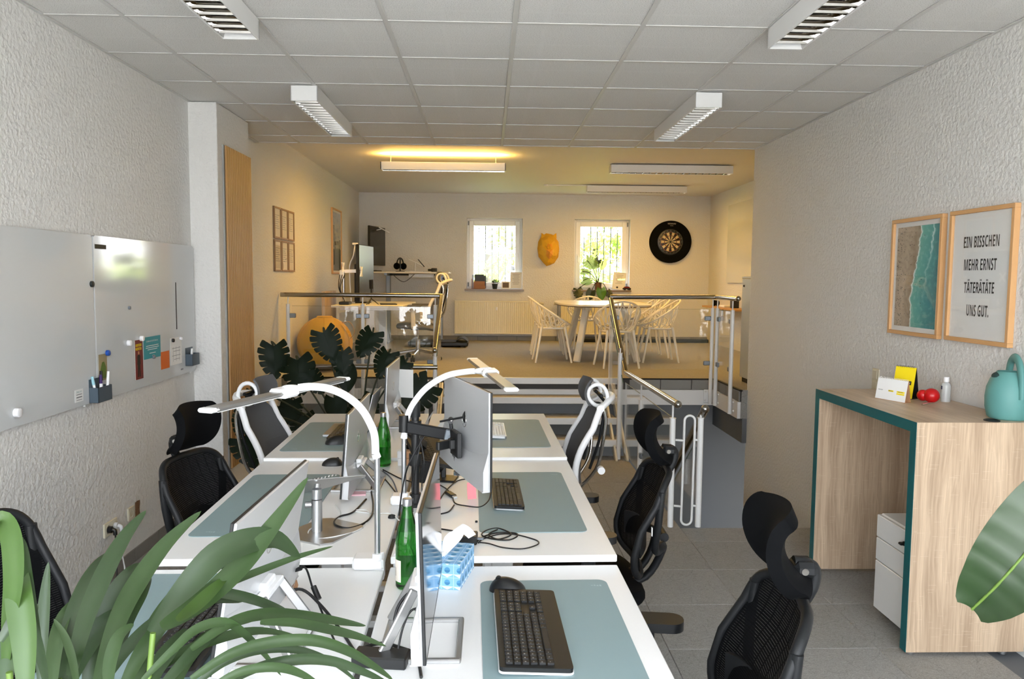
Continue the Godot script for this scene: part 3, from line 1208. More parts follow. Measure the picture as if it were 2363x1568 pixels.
func build_desks() -> void:
	# along local z; the user's edge at local +x
	var spans := [[-1.405, -0.003], [0.0, 1.41], [1.412, 2.735]]
	var who := ["near the palm", "in the middle of the block", "next to the big floor plant"]
	for row in 3:
		for s in [-1, 1]:
			var b0: float = spans[row][0]
			var b1: float = spans[row][1]
			var ln := b1 - b0
			var h: float = DH[row]
			var side := "left" if s < 0 else "right"
			var lab: String = "white sit-stand desk %s, on the %s side" % [who[row], "whiteboard" if s < 0 else "stairwell"]
			var d := thing("office_desk", lab, "desk", dk(s * 0.40, 0, (b0 + b1) / 2), DESK_TURN + (0 if s > 0 else 180), "white desks pushed together in a block")
			part(bx(Vector3(-0.39, h - 0.025, -ln / 2), Vector3(0.39, h, ln / 2), 0.003), "desktop", M.desk_white, d)
			for e in [-1, 1]:
				var z: float = e * (ln / 2 - 0.22)
				var m := MB.new()
				m.bb(Vector3(-0.05, 0.03, z - 0.035), Vector3(0.05, 0.42, z + 0.035), 0.004)
				m.bb(Vector3(-0.04, 0.40, z - 0.028), Vector3(0.04, h - 0.05, z + 0.028), 0.004)
				part(m, "leg", M.white_metal, d)
				part(bx(Vector3(-0.34, 0.0, z - 0.04), Vector3(0.34, 0.035, z + 0.04), 0.008), "foot", M.white_metal, d)
				part(bx(Vector3(-0.32, h - 0.06, z - 0.025), Vector3(0.32, h - 0.025, z + 0.025), 0.003), "bracket", M.white_metal, d)
			part(bx(Vector3(-0.06, h - 0.065, -ln / 2 + 0.2), Vector3(0.06, h - 0.03, ln / 2 - 0.2), 0.004), "cross_beam", M.white_metal, d)
	# desk pads
	var spots := [[0.52, -0.59, 0.41, 0.90, 0], [0.52, 0.695, 0.41, 0.905, 1], [0.525, 2.07, 0.41, 0.85, 2], [-0.545, 1.985, 0.41, 0.84, 2], [-0.55, 0.675, 0.41, 0.90, 1], [-0.585, -0.50, 0.41, 0.90, 0]]
	var says := ["blue-grey desk pad under the long black keyboard and mouse", "blue-grey desk pad holding the short dark keyboard", "blue-grey desk pad holding the white-keyed keyboard", "blue-grey desk pad under the brown keyboard beside the grey chair", "blue-grey desk pad between headrest chair and the white screen back", "blue-grey desk pad partly hidden behind the palm leaves"]
	for i in spots.size():
		var q: Array = spots[i]
		var m := MB.new()
		m.t = Transform3D(Basis(Vector3.RIGHT, -PI / 2), Vector3.ZERO)
		m.prism(rrect(q[2], q[3], 0.03, 5), 0.0, 0.0025)
		var o := part(m, "desk_pad", M.mat_blue, self)
		o.position = dk(q[0], DH[q[4]] + 0.0002, q[1])
		o.rotation_degrees.y = DESK_TURN
		tag(o, says[i], "desk pad", "desk pads")
		# faint stitched mark in the corner
		var k := MB.new()
		var cx := 0.15 if q[0] > 0 else -0.15
		var cz: float = -q[3] / 2 + 0.05 if q[0] > 0 else q[3] / 2 - 0.05
		for e in 4:
			k.bb(Vector3(cx + e * 0.009, 0.0024, cz - 0.004 - 0.002 * (e % 2)), Vector3(cx + e * 0.009 + 0.006, 0.0027, cz + 0.002 * e))
		part(k, "maker_mark", M.mat_mark, o)

# ---------- oak counter ----------
func build_counter() -> void:
	var x0 := 1.945
	var x1 := 2.505
	var z0 := -3.415
	var z1 := -4.50
	var h := 1.10
	var th := 0.05
	var o := thing("counter", "tall oak counter with teal front edges against the wall", "counter", Vector3((x0 + x1) / 2, 0, (z0 + z1) / 2))
	var w := (x1 - x0) / 2
	var l := (z0 - z1) / 2
	# top with grain along its length
	var m := MB.new()
	m.bb(Vector3(-w + 0.002, h - th, -l), Vector3(w, h, l - 0.0012), 0.0)
	m.bb(Vector3(-w + 0.002, h - 0.001, l - th), Vector3(w, h, l - 0.0004))
	part(m, "top", M.oak_top_z, o)
	part(bx(Vector3(-w + 0.002, 0.02, l - 0.001), Vector3(w, h - 0.0004, l)), "side_face", M.oak_light, o)
	part(bx(Vector3(-w + 0.002, 0.02, l - th), Vector3(w, h - th - 0.001, l - 0.001), 0.001), "side_panel", M.oak_light, o)
	part(bx(Vector3(-w + 0.002, 0.02, -l), Vector3(w, h - th - 0.001, -l + th), 0.001), "side_panel", M.oak_light, o)
	part(bx(Vector3(w - 0.02, 0.02, -l + th), Vector3(w, h - th, l - th), 0.001), "back_panel", M.oak_light, o)
	m = MB.new()
	m.bb(Vector3(-w, h - th, -l), Vector3(-w + 0.0025, h, l))
	part(m, "edge_band", M.teal_edge, o)
	for s in [-1.0, 1.0]:
		m = MB.new()
		m.bb(Vector3(-w, 0.02, s * l), Vector3(-w + 0.0025, h - th, s * (l - th)))
		part(m, "edge_band", M.teal_edge, o)
	for p in [[-0.24, l - 0.03], [0.2, l - 0.03], [-0.24, -l + 0.03]]:
		m = MB.new()
		m.cyl(Vector3(p[0], 0, p[1]), Vector3(p[0], 0.022, p[1]), 0.018)
		part(m, "foot", M.silver, o)
	for p in [Vector2(0.12, -l + 0.06), Vector2(0.10, l - 0.05)]:
		m = MB.new()
		m.lathe(Vector3(p.x, h, p.y), [Vector2(0.034, 0.0), Vector2(0.034, 0.004), Vector2(0.028, 0.006), Vector2(0.026, 0.002), Vector2(0.0, 0.002)], 20)
		part(m, "cable_grommet", M.black_frame, o)
	# rolling drawer unit underneath
	var d := thing("drawer_unit", "white three-drawer pedestal tucked under the counter", "cabinet", Vector3(2.24, 0, -3.665))
	part(bx(Vector3(-0.205, 0.035, -0.195), Vector3(0.225, 0.545, 0.195), 0.006), "body", M.white_metal, d)
	var ys := [[0.425, 0.54], [0.305, 0.42], [0.05, 0.30]]
	for k in 3:
		part(bx(Vector3(-0.225, ys[k][0], -0.193), Vector3(-0.205, ys[k][1], 0.193), 0.003), "drawer_front", M.white_metal, d)
	m = MB.new()
	m.cyl(Vector3(-0.225, 0.485, 0.10), Vector3(-0.245, 0.485, 0.10), 0.011)
	m.box(Vector3(-0.255, 0.485, 0.10), Vector3(0.02, 0.012, 0.024), 0.003)
	part(m, "lock", M.black_frame, d)
	for sx in [-0.16, 0.17]:
		for sz in [-0.15, 0.15]:
			m = MB.new()
			m.cyl(Vector3(sx, 0.018, sz - 0.01), Vector3(sx, 0.018, sz + 0.01), 0.018)
			part(m, "caster", M.rubber, d)
	# desk calendars
	calendar(Vector3(2.30, h, -4.165), -62, 0.12, 0.17, M.yellow_bright, M.black_frame, "yellow desk calendar with black spine on the counter", true)
	calendar(Vector3(2.175, h, -4.06), -68, 0.19, 0.115, M.paper, M.kraft, "white desk calendar pair with yellow highlights on the counter", false)
	# red ball-shaped box
	m = MB.new()
	m.ball(Vector3(0, 0.038, 0), Vector3(0.04, 0.038, 0.04), 20, 12)
	m.ball(Vector3(-0.03, 0.035, -0.03), Vector3(0.03, 0.03, 0.03), 16, 10)
	single(m, "red_pouch", M.red, "small round red pouch lying on counter beside calendar", "pouch", Vector3(2.345, h, -3.99))
	# hand gel
	var b := thing("gel_bottle", "small clear bottle with white cap by the wall on counter", "bottle", Vector3(2.445, h, -4.03))
	m = MB.new()
	m.lathe(Vector3.ZERO, [Vector2(0, 0), Vector2(0.024, 0), Vector2(0.024, 0), Vector2(0.024, 0.085), Vector2(0.018, 0.10), Vector2(0.011, 0.104), Vector2(0.011, 0.11)], 20)
	part(m, "bottle_body", M.clear_plastic, b)
	m = MB.new()
	m.lathe(Vector3.ZERO, [Vector2(0.0145, 0.106), Vector2(0.0145, 0.132), Vector2(0.0145, 0.132), Vector2(0, 0.133)], 16)
	part(m, "cap", M.white_plastic, b)
	m = MB.new()
	m.lathe(Vector3.ZERO, [Vector2(0.0245, 0.066), Vector2(0.0245, 0.085)], 8, 2.2, 3.4)
	part(m, "brand_patch", M.navy, b)
	# pen
	m = MB.new()
	m.cyl(Vector3(-0.07, 0.006, 0), Vector3(0.06, 0.006, 0.004), 0.005)
	m.cyl(Vector3(0.06, 0.006, 0.004), Vector3(0.072, 0.006, 0.0045), 0.005, 0.001)
	single(m, "pen", M.chrome, "shiny metal pen lying before red pouch on counter", "pen", Vector3(2.29, h, -3.93), 40)
	# watering can
	var c := thing("watering_can", "matt sage green watering can with loop handle on the counter", "watering can", Vector3(2.445, h, -3.535), -15)
	m = MB.new()
	m.lathe(Vector3.ZERO, [Vector2(0, 0.0), Vector2(0.075, 0.0), Vector2(0.075, 0.0), Vector2(0.085, 0.008), Vector2(0.095, 0.05), Vector2(0.097, 0.10), Vector2(0.092, 0.145), Vector2(0.078, 0.185), Vector2(0.060, 0.212), Vector2(0.050, 0.222)], 32)
	m.lathe(Vector3.ZERO, [Vector2(0.050, 0.222), Vector2(0.044, 0.219), Vector2(0.06, 0.19), Vector2(0.085, 0.12), Vector2(0.08, 0.02), Vector2(0, 0.015)], 32)
	part(m, "body", M.can_green, c)
	m = MB.new()
	m.ring(curve([Vector3(0.02, 0.10, 0.088), Vector3(0.02, 0.20, 0.078), Vector3(0.02, 0.262, 0.05), Vector3(0.02, 0.285, 0.0), Vector3(0.02, 0.265, -0.045), Vector3(0.02, 0.215, -0.066)], 6), 0.022, 12, false, true, 0.6)
	part(m, "handle", M.can_green, c)
	m = MB.new()
	m.ball(Vector3(-0.045, 0.196, 0), Vector3(0.030, 0.022, 0.040), 16, 8)
	part(m, "filling_hole", M.can_inside, c)

func calendar(at: Vector3, turn: float, w: float, h: float, face: Material, backm: Material, label: String, tall: bool) -> void:
	var c := thing("desk_calendar", label, "calendar", at, turn)
	# leaning front and back boards; local +x is the reader's side turned by the caller
	var base := h * 0.36
	var m := MB.new()
	m.quad(Vector3(-w / 2, 0, base / 2), Vector3(w / 2, 0, base / 2), Vector3(w / 2, h, 0), Vector3(-w / 2, h, 0))
	m.quad(Vector3(w / 2, 0, -base / 2), Vector3(-w / 2, 0, -base / 2), Vector3(-w / 2, h, 0), Vector3(w / 2, h, 0))
	m.bb(Vector3(-w / 2, 0, -base / 2), Vector3(w / 2, 0.002, base / 2))
	part(m, "stand_board", backm, c)
	var e := Vector3(0, 0.0, 0.0018)
	var leaves := 1 if tall else 2
	for k in leaves:
		m = MB.new()
		var x0 := lerpf(-w / 2, w / 2, 0.0 if k == 0 else 0.36)
		var x1 := w / 2 if k == leaves - 1 else lerpf(-w / 2, w / 2, 0.37)
		m.quad(Vector3(x0, 0.003, base / 2) + e * (k + 1), Vector3(x1, 0.003, base / 2) + e * (k + 1), Vector3(x1, h, 0) + e * (k + 1), Vector3(x0, h, 0) + e * (k + 1))
		part(m, "page", face, c)
	for k in int(w / 0.011):
		var x := -w / 2 + 0.006 + 0.011 * k
		var pts := PackedVector3Array()
		for q in 9:
			var a := TAU * q / 9
			pts.append(Vector3(x, h + 0.001 + 0.005 * cos(a), 0.006 * sin(a)))
		m = MB.new()
		m.ring(pts, 0.0008, 4, true)
		part(m, "ring", M.black_frame if tall else M.white_metal, c)
	var lean := Basis(Vector3.RIGHT, -atan2(base / 2, h))
	if tall:
		m = MB.new()
		m.quad(Vector3(-w * 0.36, h * 0.44, base * 0.28) + e * 1.5, Vector3(w * 0.36, h * 0.44, base * 0.28) + e * 1.5, Vector3(w * 0.36, h * 0.56, base * 0.22) + e * 1.5, Vector3(-w * 0.36, h * 0.56, base * 0.22) + e * 1.5)
		part(m, "title_bar", M.ink, c)
		lettering("Ed Kalenner", 0.012, 0.8, M.paper, c, Transform3D(lean, Vector3(0, h * 0.50, base * 0.25) + e * 2.2))
		lettering("Wir Planen Für", 0.010, 0.8, M.ink, c, Transform3D(lean, Vector3(-w * 0.1, h * 0.33, base * 0.335) + e * 2.2))
	else:
		for k in 3:
			var x: float = [-0.34, 0.0, 0.32][k] * w
			if k > 0:
				m = MB.new()
				var hw := 0.016 if k == 1 else 0.024
				for q in k:
					var y := h * (0.42 - 0.09 * q)
					m.quad(Vector3(x - hw, y, base * 0.5 * (1 - y / h)) + e * 3, Vector3(x + hw, y, base * 0.5 * (1 - y / h)) + e * 3, Vector3(x + hw, y + 0.008, base * 0.5 * (1 - (y + 0.008) / h)) + e * 3, Vector3(x - hw, y + 0.008, base * 0.5 * (1 - (y + 0.008) / h)) + e * 3)
				part(m, "highlight", M.yellow_bright, c)
			lettering("Kalender", 0.006, 0.9, M.ink, c, Transform3D(lean, Vector3(x, h * 0.46, base * 0.27) + e * 3.5), false)

# ---------- left wall ----------
func fit_text(s: String, w: float, h: float, mat: Material, parent: Node, at: Transform3D, called := "lettering", bold := true) -> MeshInstance3D:
	var o := lettering(s, 0.05, 1.0, mat, parent, Transform3D(), bold, called)
	var bb: AABB = o.mesh.get_aabb()
	if bb.size.x < 1e-5:
		return o
	var c := bb.position + bb.size / 2
	var sc := Vector3(w / bb.size.x, h / bb.size.y, 1.0)
	o.transform = at * Transform3D(Basis.from_scale(sc), Vector3(-c.x * sc.x, -c.y * sc.y, 0))
	return o

const LEFT_FACE := Basis(Vector3(0, 0, -1), Vector3(0, 1, 0), Vector3(1, 0, 0))
const RIGHT_FACE := Basis(Vector3(0, 0, 1), Vector3(0, 1, 0), Vector3(-1, 0, 0))

func flat_card(called: String, mat: Material, label: String, category: String, z0: float, z1: float, y0: float, y1: float, x := -2.1145, group := "") -> MeshInstance3D:
	var m := bx(Vector3(0, -(y1 - y0) / 2, -absf(z1 - z0) / 2), Vector3(0.0012, (y1 - y0) / 2, absf(z1 - z0) / 2))
	return single(m, called, mat, label, category, Vector3(x, (y0 + y1) / 2, (z0 + z1) / 2), 0, group)

func text_rows(parent: Node, mat: Material, z_w: float, rows: Array, x := 0.0014) -> void:
	# thin printed bars: [y, width, height, offset]
	for r in rows:
		part(bx(Vector3(x, r[0] - r[2] / 2, -r[3] - r[1] / 2), Vector3(x + 0.0003, r[0] + r[2] / 2, -r[3] + r[1] / 2)), "printed_line", mat, parent)

func pen_cup(at: Vector3, label: String, w: float, pens: Array) -> void:
	var c := thing("pen_cup", label, "pen holder", at)
	var m := MB.new()
	var t := 0.003
	m.bb(Vector3(0, 0, -w / 2), Vector3(0.05, t, w / 2), 0.001)
	m.bb(Vector3(0, 0, -w / 2), Vector3(t, 0.125, w / 2), 0.001)
	m.bb(Vector3(0.047, 0, -w / 2), Vector3(0.05, 0.082, w / 2), 0.001)
	m.bb(Vector3(0, 0, -w / 2), Vector3(0.05, 0.082, -w / 2 + t), 0.001)
	m.bb(Vector3(0, 0, w / 2 - t), Vector3(0.05, 0.082, w / 2), 0.001)
	part(m, "cup", M.slate_cup, c)
	for p in pens:
		var b: Vector3 = at + Vector3(p[0], 0.006, p[1])
		var o := thing("board_marker", p[4], "pen", b, 0)
		o.rotation_degrees = Vector3(p[5], 0, p[6])
		var q := MB.new()
		q.cyl(Vector3.ZERO, Vector3(0, p[2] * 0.68, 0), 0.0075, -1, 10)
		part(q, "barrel", M.white_plastic, o)
		q = MB.new()
		q.cyl(Vector3(0, p[2] * 0.66, 0), Vector3(0, p[2], 0), 0.0085, 0.007, 10)
		part(q, "cap", p[3], o)

func magnet(r: float, mat: Material, label: String, y: float, z: float, d := 0.012, x := -2.1145) -> void:
	var m := MB.new()
	m.t = Transform3D(Basis(Vector3.BACK, -PI / 2), Vector3.ZERO)
	m.lathe(Vector3.ZERO, [Vector2(0, 0), Vector2(r, 0), Vector2(r, 0), Vector2(r, d * 0.8), Vector2(r * 0.9, d), Vector2(0, d)], 20)
	single(m, "magnet", mat, label, "magnet", Vector3(x, y, z), 0, "magnets on the whiteboards")

func build_left_wall() -> void:
	mk("purple", Color(0.20, 0.10, 0.35), 0.4)
	mk("ice", Color(0.62, 0.80, 0.84), 0.3)
	mk("dark_red", Color(0.42, 0.05, 0.08), 0.5)
	mk("card_tan", Color(0.60, 0.54, 0.40), 0.6)
	for q in [[-2.35, -4.232, "large blank whiteboard running out of the picture, left of the other"], [-4.248, -5.66, "whiteboard with cards and magnets next to the pillar"]]:
		var z0: float = q[0]
		var z1: float = q[1]
		var b := thing("whiteboard", q[2], "whiteboard", Vector3(-2.139, 1.50, (z0 + z1) / 2), 90, "enamel whiteboards")
		var m := MB.new()
		m.prism(rrect(z0 - z1, 0.895, 0.025, 6), 0.008, 0.024, true)
		part(m, "board", M.board_enamel, b)
		for e in [-1, 1]:
			for s in [-1, 1]:
				m = MB.new()
				m.cyl(Vector3(e * (z0 - z1) * 0.42, s * 0.36, 0), Vector3(e * (z0 - z1) * 0.42, s * 0.36, 0.008), 0.015)
				part(m, "spacer", M.silver, b)
		for e in [-1, 1]:
			part(bx(Vector3(e * (z0 - z1) * 0.45 - 0.006, -0.462, 0.0), Vector3(e * (z0 - z1) * 0.45 + 0.006, -0.44, 0.012), 0.001), "lower_clip", M.white_metal, b)
	# printed cards
	var o := flat_card("postcard", M.teal_paper, "teal postcard with white writing on whiteboard", "card", -4.817, -5.061, 1.216, 1.353)
	fit_text("Sie haben noch nicht die Seite vom..", 0.17, 0.012, M.paper, o, Transform3D(LEFT_FACE, Vector3(0.0016, 0.042, 0)), "lettering", false)
	text_rows(o, M.paper, 0.2, [[0.012, 0.18, 0.004, 0.0], [0.0, 0.19, 0.004, 0.0], [-0.012, 0.14, 0.004, 0.0], [-0.035, 0.09, 0.004, 0.0], [-0.052, 0.03, 0.005, 0.01]])
	o = flat_card("flyer", M.dark_red, "narrow dark red flyer with yellow title and standing figure on whiteboard", "flyer", -4.688, -4.801, 1.106, 1.345)
	part(bx(Vector3(0, -0.1195, 0.047), Vector3(0.0014, 0.1195, 0.0565)), "white_margin", M.paper, o)
	fit_text("ABENTEUER", 0.08, 0.016, M.yellow_bright, o, Transform3D(LEFT_FACE, Vector3(0.0016, 0.088, 0)))
	fit_text("MENTOR", 0.08, 0.016, M.yellow_bright, o, Transform3D(LEFT_FACE, Vector3(0.0016, 0.066, 0)))
	var fg := MB.new()
	fg.t = Transform3D(LEFT_FACE, Vector3(0.0014, 0, 0))
	fg.prism(PackedVector2Array([Vector2(-0.018, -0.105), Vector2(-0.004, -0.105), Vector2(0, -0.045), Vector2(0.004, -0.105), Vector2(0.018, -0.105), Vector2(0.016, -0.03), Vector2(0.022, -0.03), Vector2(0.020, 0.022), Vector2(0.010, 0.030), Vector2(-0.010, 0.030), Vector2(-0.020, 0.022), Vector2(-0.022, -0.03), Vector2(-0.016, -0.03)]), 0, 0.0004)
	part(fg, "printed_figure", M.ink, o)
	fg = MB.new()
	fg.t = Transform3D(LEFT_FACE, Vector3(0.0014, 0, 0))
	fg.prism(rrect(0.016, 0.020, 0.007, 4, Vector2(0, 0.041)), 0, 0.0005)
	part(fg, "printed_face", M.kraft, o)
	flat_card("orange_card", M.orange, "plain orange square card on whiteboard", "card", -5.062, -5.195, 1.126, 1.240)
	o = flat_card("note_sheet", M.paper, "white sheet with grey drawing pinned on whiteboard", "paper", -5.215, -5.405, 1.135, 1.318)
	text_rows(o, M.ink_grey, 0.2, [[0.02, 0.14, 0.003, 0], [0.0, 0.11, 0.003, 0.01], [-0.03, 0.14, 0.003, 0], [-0.055, 0.10, 0.003, 0.01]])
	for zz in [-0.05, 0.0, 0.05]:
		part(bx(Vector3(0.0014, -0.07, zz), Vector3(0.0017, 0.03, zz + 0.0025)), "printed_line", M.ink_grey, o)
	o = flat_card("photo_card", M.card_tan, "faded tan picture card under blue magnet", "card", -4.262, -4.352, 1.158, 1.302)
	fg = MB.new()
	fg.t = Transform3D(LEFT_FACE, Vector3(0.0013, 0, 0))
	fg.prism(PackedVector2Array([Vector2(-0.03, -0.06), Vector2(0.032, -0.062), Vector2(0.03, 0.0), Vector2(0.012, 0.03), Vector2(-0.01, 0.028), Vector2(-0.028, -0.01)]), 0, 0.0004)
	part(fg, "printed_figure", M.stem_light, o)
	o = flat_card("sticker", M.paper, "small sticker with green lettering low on the blank whiteboard", "sticker", -4.008, -4.089, 1.079, 1.143)
	fit_text("Dies ist", 0.05, 0.010, M.can_green, o, Transform3D(LEFT_FACE, Vector3(0.0016, 0.02, 0)), "lettering", false)
	text_rows(o, M.ink_grey, 0.06, [[0.006, 0.055, 0.004, 0], [-0.008, 0.055, 0.006, 0], [-0.022, 0.055, 0.003, 0]])
	flat_card("name_strip", M.black_frame, "dark grey magnetic strip at the whiteboard's top corner", "magnet", -4.262, -4.385, 1.877, 1.901)
	flat_card("black_strip", M.ink, "thin upright black magnetic strip on whiteboard", "magnet", -5.325, -5.337, 1.372, 1.690)
	o = flat_card("marker_sketch", M.ink_grey, "tiny grey label below the note sheet on whiteboard", "sticker", -5.385, -5.425, 1.085, 1.095)
	# magnets
	magnet(0.021, M.white_plastic, "large white magnet low on the blank whiteboard", 1.116, -3.507, 0.022)
	magnet(0.017, M.white_plastic, "white magnet on bare board left of the red flyer", 1.338, -4.61, 0.02)
	magnet(0.016, M.white_plastic, "white magnet over the red flyer's corner", 1.352, -4.775, 0.02, -2.113)
	magnet(0.011, M.white_plastic, "white magnet on the note sheet's corner", 1.305, -5.382, 0.014, -2.113)
	magnet(0.013, M.rubber, "black magnet on the note sheet's upper corner", 1.302, -5.25, 0.012, -2.113)
	magnet(0.016, M.pot_dark, "dark round magnet at the gap between whiteboards", 1.687, -4.21)
	magnet(0.010, M.clamp_metal, "small grey magnet alone mid whiteboard", 1.544, -4.634)
	magnet(0.016, M.blue, "blue magnet holding the tan card", 1.304, -4.352, 0.016, -2.113)
	magnet(0.012, M.clamp_metal, "grey magnet on the teal postcard's lower edge", 1.222, -4.945, 0.012, -2.113)
	pen_cup(Vector3(-2.115, 1.055, -4.225), "slate grey magnetic pen cup full of board markers", 0.15, [
		[0.018, 0.03, 0.135, M.ice, "pale blue capped marker in the fuller pen cup", 8, 5], [0.028, 0.005, 0.14, M.purple, "purple capped marker in the fuller pen cup", 4, -3],
		[0.020, -0.02, 0.155, M.rubber, "black capped marker in the fuller pen cup", -4, 2], [0.034, -0.045, 0.15, M.white_plastic, "white capped marker in the fuller pen cup", -6, -2]])
	pen_cup(Vector3(-2.115, 1.105, -5.535), "slate grey magnetic pen cup holding one marker, at pillar", 0.13, [[0.025, 0.02, 0.115, M.white_plastic, "lone white marker in the pen cup at pillar", 5, -4]])
	# sockets
	for q in [[-4.372, 0.305, "double wall socket with a black and a white plug", true], [-4.66, 0.31, "double wall socket covered with brown tape", false]]:
		var s := thing("wall_socket", q[2], "socket", Vector3(-2.14, q[1], q[0]), 90)
		part(bx(Vector3(-0.075, -0.04, 0), Vector3(0.075, 0.04, 0.011), 0.003), "cover_plate", M.beige_switch, s)
		for e in [-1, 1]:
			var m := MB.new()
			m.t = Transform3D(Basis(Vector3.RIGHT, PI / 2), Vector3(e * 0.036, 0, 0.011))
			m.lathe(Vector3.ZERO, [Vector2(0.028, 0), Vector2(0.026, 0.002), Vector2(0.02, 0.0015), Vector2(0.0195, -0.008), Vector2(0, -0.008)], 24)
			if q[3] or e < 0:
				part(m, "socket_insert", M.beige_switch, s)
		if not q[3]:
			var m := MB.new()
			m.sheet(func(u: float, v: float) -> Vector3:
				return Vector3(0.005 + 0.06 * u, -0.055 + 0.11 * v, 0.014 + 0.005 * sin(u * 9) * cos(v * 7)), 8, 8, 0.002)
			part(m, "brown_tape", M.pot_clay, s)
	for e in [-1, 1]:
		var mt: Material = M.cable if e < 0 else M.white_cable
		var p := thing("power_plug", "%s mains plug with cable in the wall socket" % ("black" if e < 0 else "white"), "plug", Vector3(-2.128, 0.305, -4.372 - e * 0.036))
		var m := MB.new()
		m.cyl(Vector3(0.001, 0, 0), Vector3(0.02, 0, 0), 0.019, -1, 16)
		m.ring(curve([Vector3(0.02, 0, 0), Vector3(0.035, -0.005, 0), Vector3(0.038, -0.03, 0)], 4), 0.011, 10)
		part(m, "plug_head", mt, p)
		m = MB.new()
		m.ring(curve([Vector3(0.038, -0.03, 0), Vector3(0.04, -0.15, 0.005 * e), Vector3(0.045, -0.25, -0.01 * e), Vector3(0.09, -0.296, 0.06), Vector3(0.35, -0.30, 0.14), Vector3(0.75, -0.30, 0.10)], 6), 0.004, 6)
		part(m, "cable", mt, p)
	# acoustic slat panel on the pillar's inner side
	var a := thing("slat_panel", "oak slat acoustic panel on grey felt, mounted on the pillar", "wall panel", Vector3(-1.94, 0.285, -6.112), 90)
	part(bx(Vector3(-0.318, 0, 0), Vector3(0.318, 2.405, 0.009)), "felt_backing", M.slat_felt, a)
	part(bx(Vector3(-0.296, 0.002, 0.009), Vector3(0.318, 2.403, 0.010)), "dark_ground", M.slat_back, a)
	var n := 15
	for k in n:
		var x := -0.292 + 0.610 * k / n
		part(bx(Vector3(x, 0.002, 0.010), Vector3(x + 0.0275, 2.403, 0.021), 0.0015), "slat", M.slat_oak, a)

# ---------- right wall ----------
func picture(called: String, label: String, at: Vector3, turn: float, w: float, h: float, fw: float, depth: float, frame: Material, print_mat: Material, border: float, paper := "paper") -> Node3D:
	var o := thing(called, label, "picture", at, turn)
	for q in [[-w / 2, w / 2, h / 2 - fw, h / 2], [-w / 2, w / 2, -h / 2, -h / 2 + fw], [-w / 2, -w / 2 + fw, -h / 2 + fw, h / 2 - fw], [w / 2 - fw, w / 2, -h / 2 + fw, h / 2 - fw]]:
		part(bx(Vector3(q[0], q[2], 0), Vector3(q[1], q[3], depth), 0.0015), "frame_bar", frame, o)
	part(bx(Vector3(-w / 2 + fw * 0.5, -h / 2 + fw * 0.5, 0.002), Vector3(w / 2 - fw * 0.5, h / 2 - fw * 0.5, depth * 0.45)), "mount", M[paper], o)
	if print_mat:
		var m := MB.new()
		var z := depth * 0.45 + 0.0006
		m.quad(Vector3(-w / 2 + fw + border, -h / 2 + fw + border, z), Vector3(w / 2 - fw - border, -h / 2 + fw + border, z), Vector3(w / 2 - fw - border, h / 2 - fw - border, z), Vector3(-w / 2 + fw + border, h / 2 - fw - border, z))
		part(m, "print", print_mat, o)
	var g := MB.new()
	var zg := depth * 0.45 + 0.005
	g.quad(Vector3(-w / 2 + fw, -h / 2 + fw, zg), Vector3(w / 2 - fw, -h / 2 + fw, zg), Vector3(w / 2 - fw, h / 2 - fw, zg), Vector3(-w / 2 + fw, h / 2 - fw, zg))
	part(g, "glass", M.pane, o)
	return o

func beach_print() -> ImageTexture:
	var w := 256
	var h := 400
	var im := Image.create(w, h, false, Image.FORMAT_RGB8)
	var nz := FastNoiseLite.new()
	nz.seed = 4
	nz.frequency = 0.012
	nz.fractal_octaves = 5
	var rng := RandomNumberGenerator.new()
	rng.seed = 6
	for y in h:
		var edge := 0.50 + 0.07 * sin(y * 0.014 + 1.0) + 0.05 * nz.get_noise_2d(40.0, y * 1.2) - 0.10 * pow(float(y) / h, 2)
		var edge2 := edge + 0.30 + 0.06 * nz.get_noise_2d(300.0, y * 1.4)
		for x in w:
			var u := float(x) / w
			var g := nz.get_noise_2d(x * 3.0, y * 3.0)
			var c: Color
			if u < edge:
				c = Color(0.74, 0.67, 0.58).lerp(Color(0.60, 0.52, 0.42), clampf((u - edge + 0.22) * 4.5, 0, 1))
				c = c.lightened(0.12 * g) if g > 0 else c.darkened(-0.15 * g)
			else:
				var t := clampf((u - edge) / 0.5, 0, 1)
				c = Color(0.42, 0.72, 0.66).lerp(Color(0.10, 0.50, 0.53), t)
				c = c.lightened(maxf(0, g) * 0.35)
			var foam := maxf(exp(-pow((u - edge - 0.012 + 0.02 * g) / 0.016, 2)), 0.75 * exp(-pow((u - edge2 + 0.03 * g) / 0.020, 2)) * clampf(1.2 - y / 260.0, 0, 1))
			c = c.lerp(Color(0.93, 0.95, 0.94), clampf(foam, 0, 1))
			im.set_pixel(x, y, c)
	for k in 130:
		var x := int(absf(rng.randfn(0.10, 0.14)) * w)
		var y := rng.randi() % h
		if rng.randf() < 0.12:
			x = int(rng.randf_range(0.4, 0.7) * w)
		for a in rng.randi_range(2, 4):
			for b in rng.randi_range(2, 4):
				if x + a < w and y + b < h:
					im.set_pixel(x + a, y + b, Color(0.13, 0.12, 0.12))
	return img_tex(im)

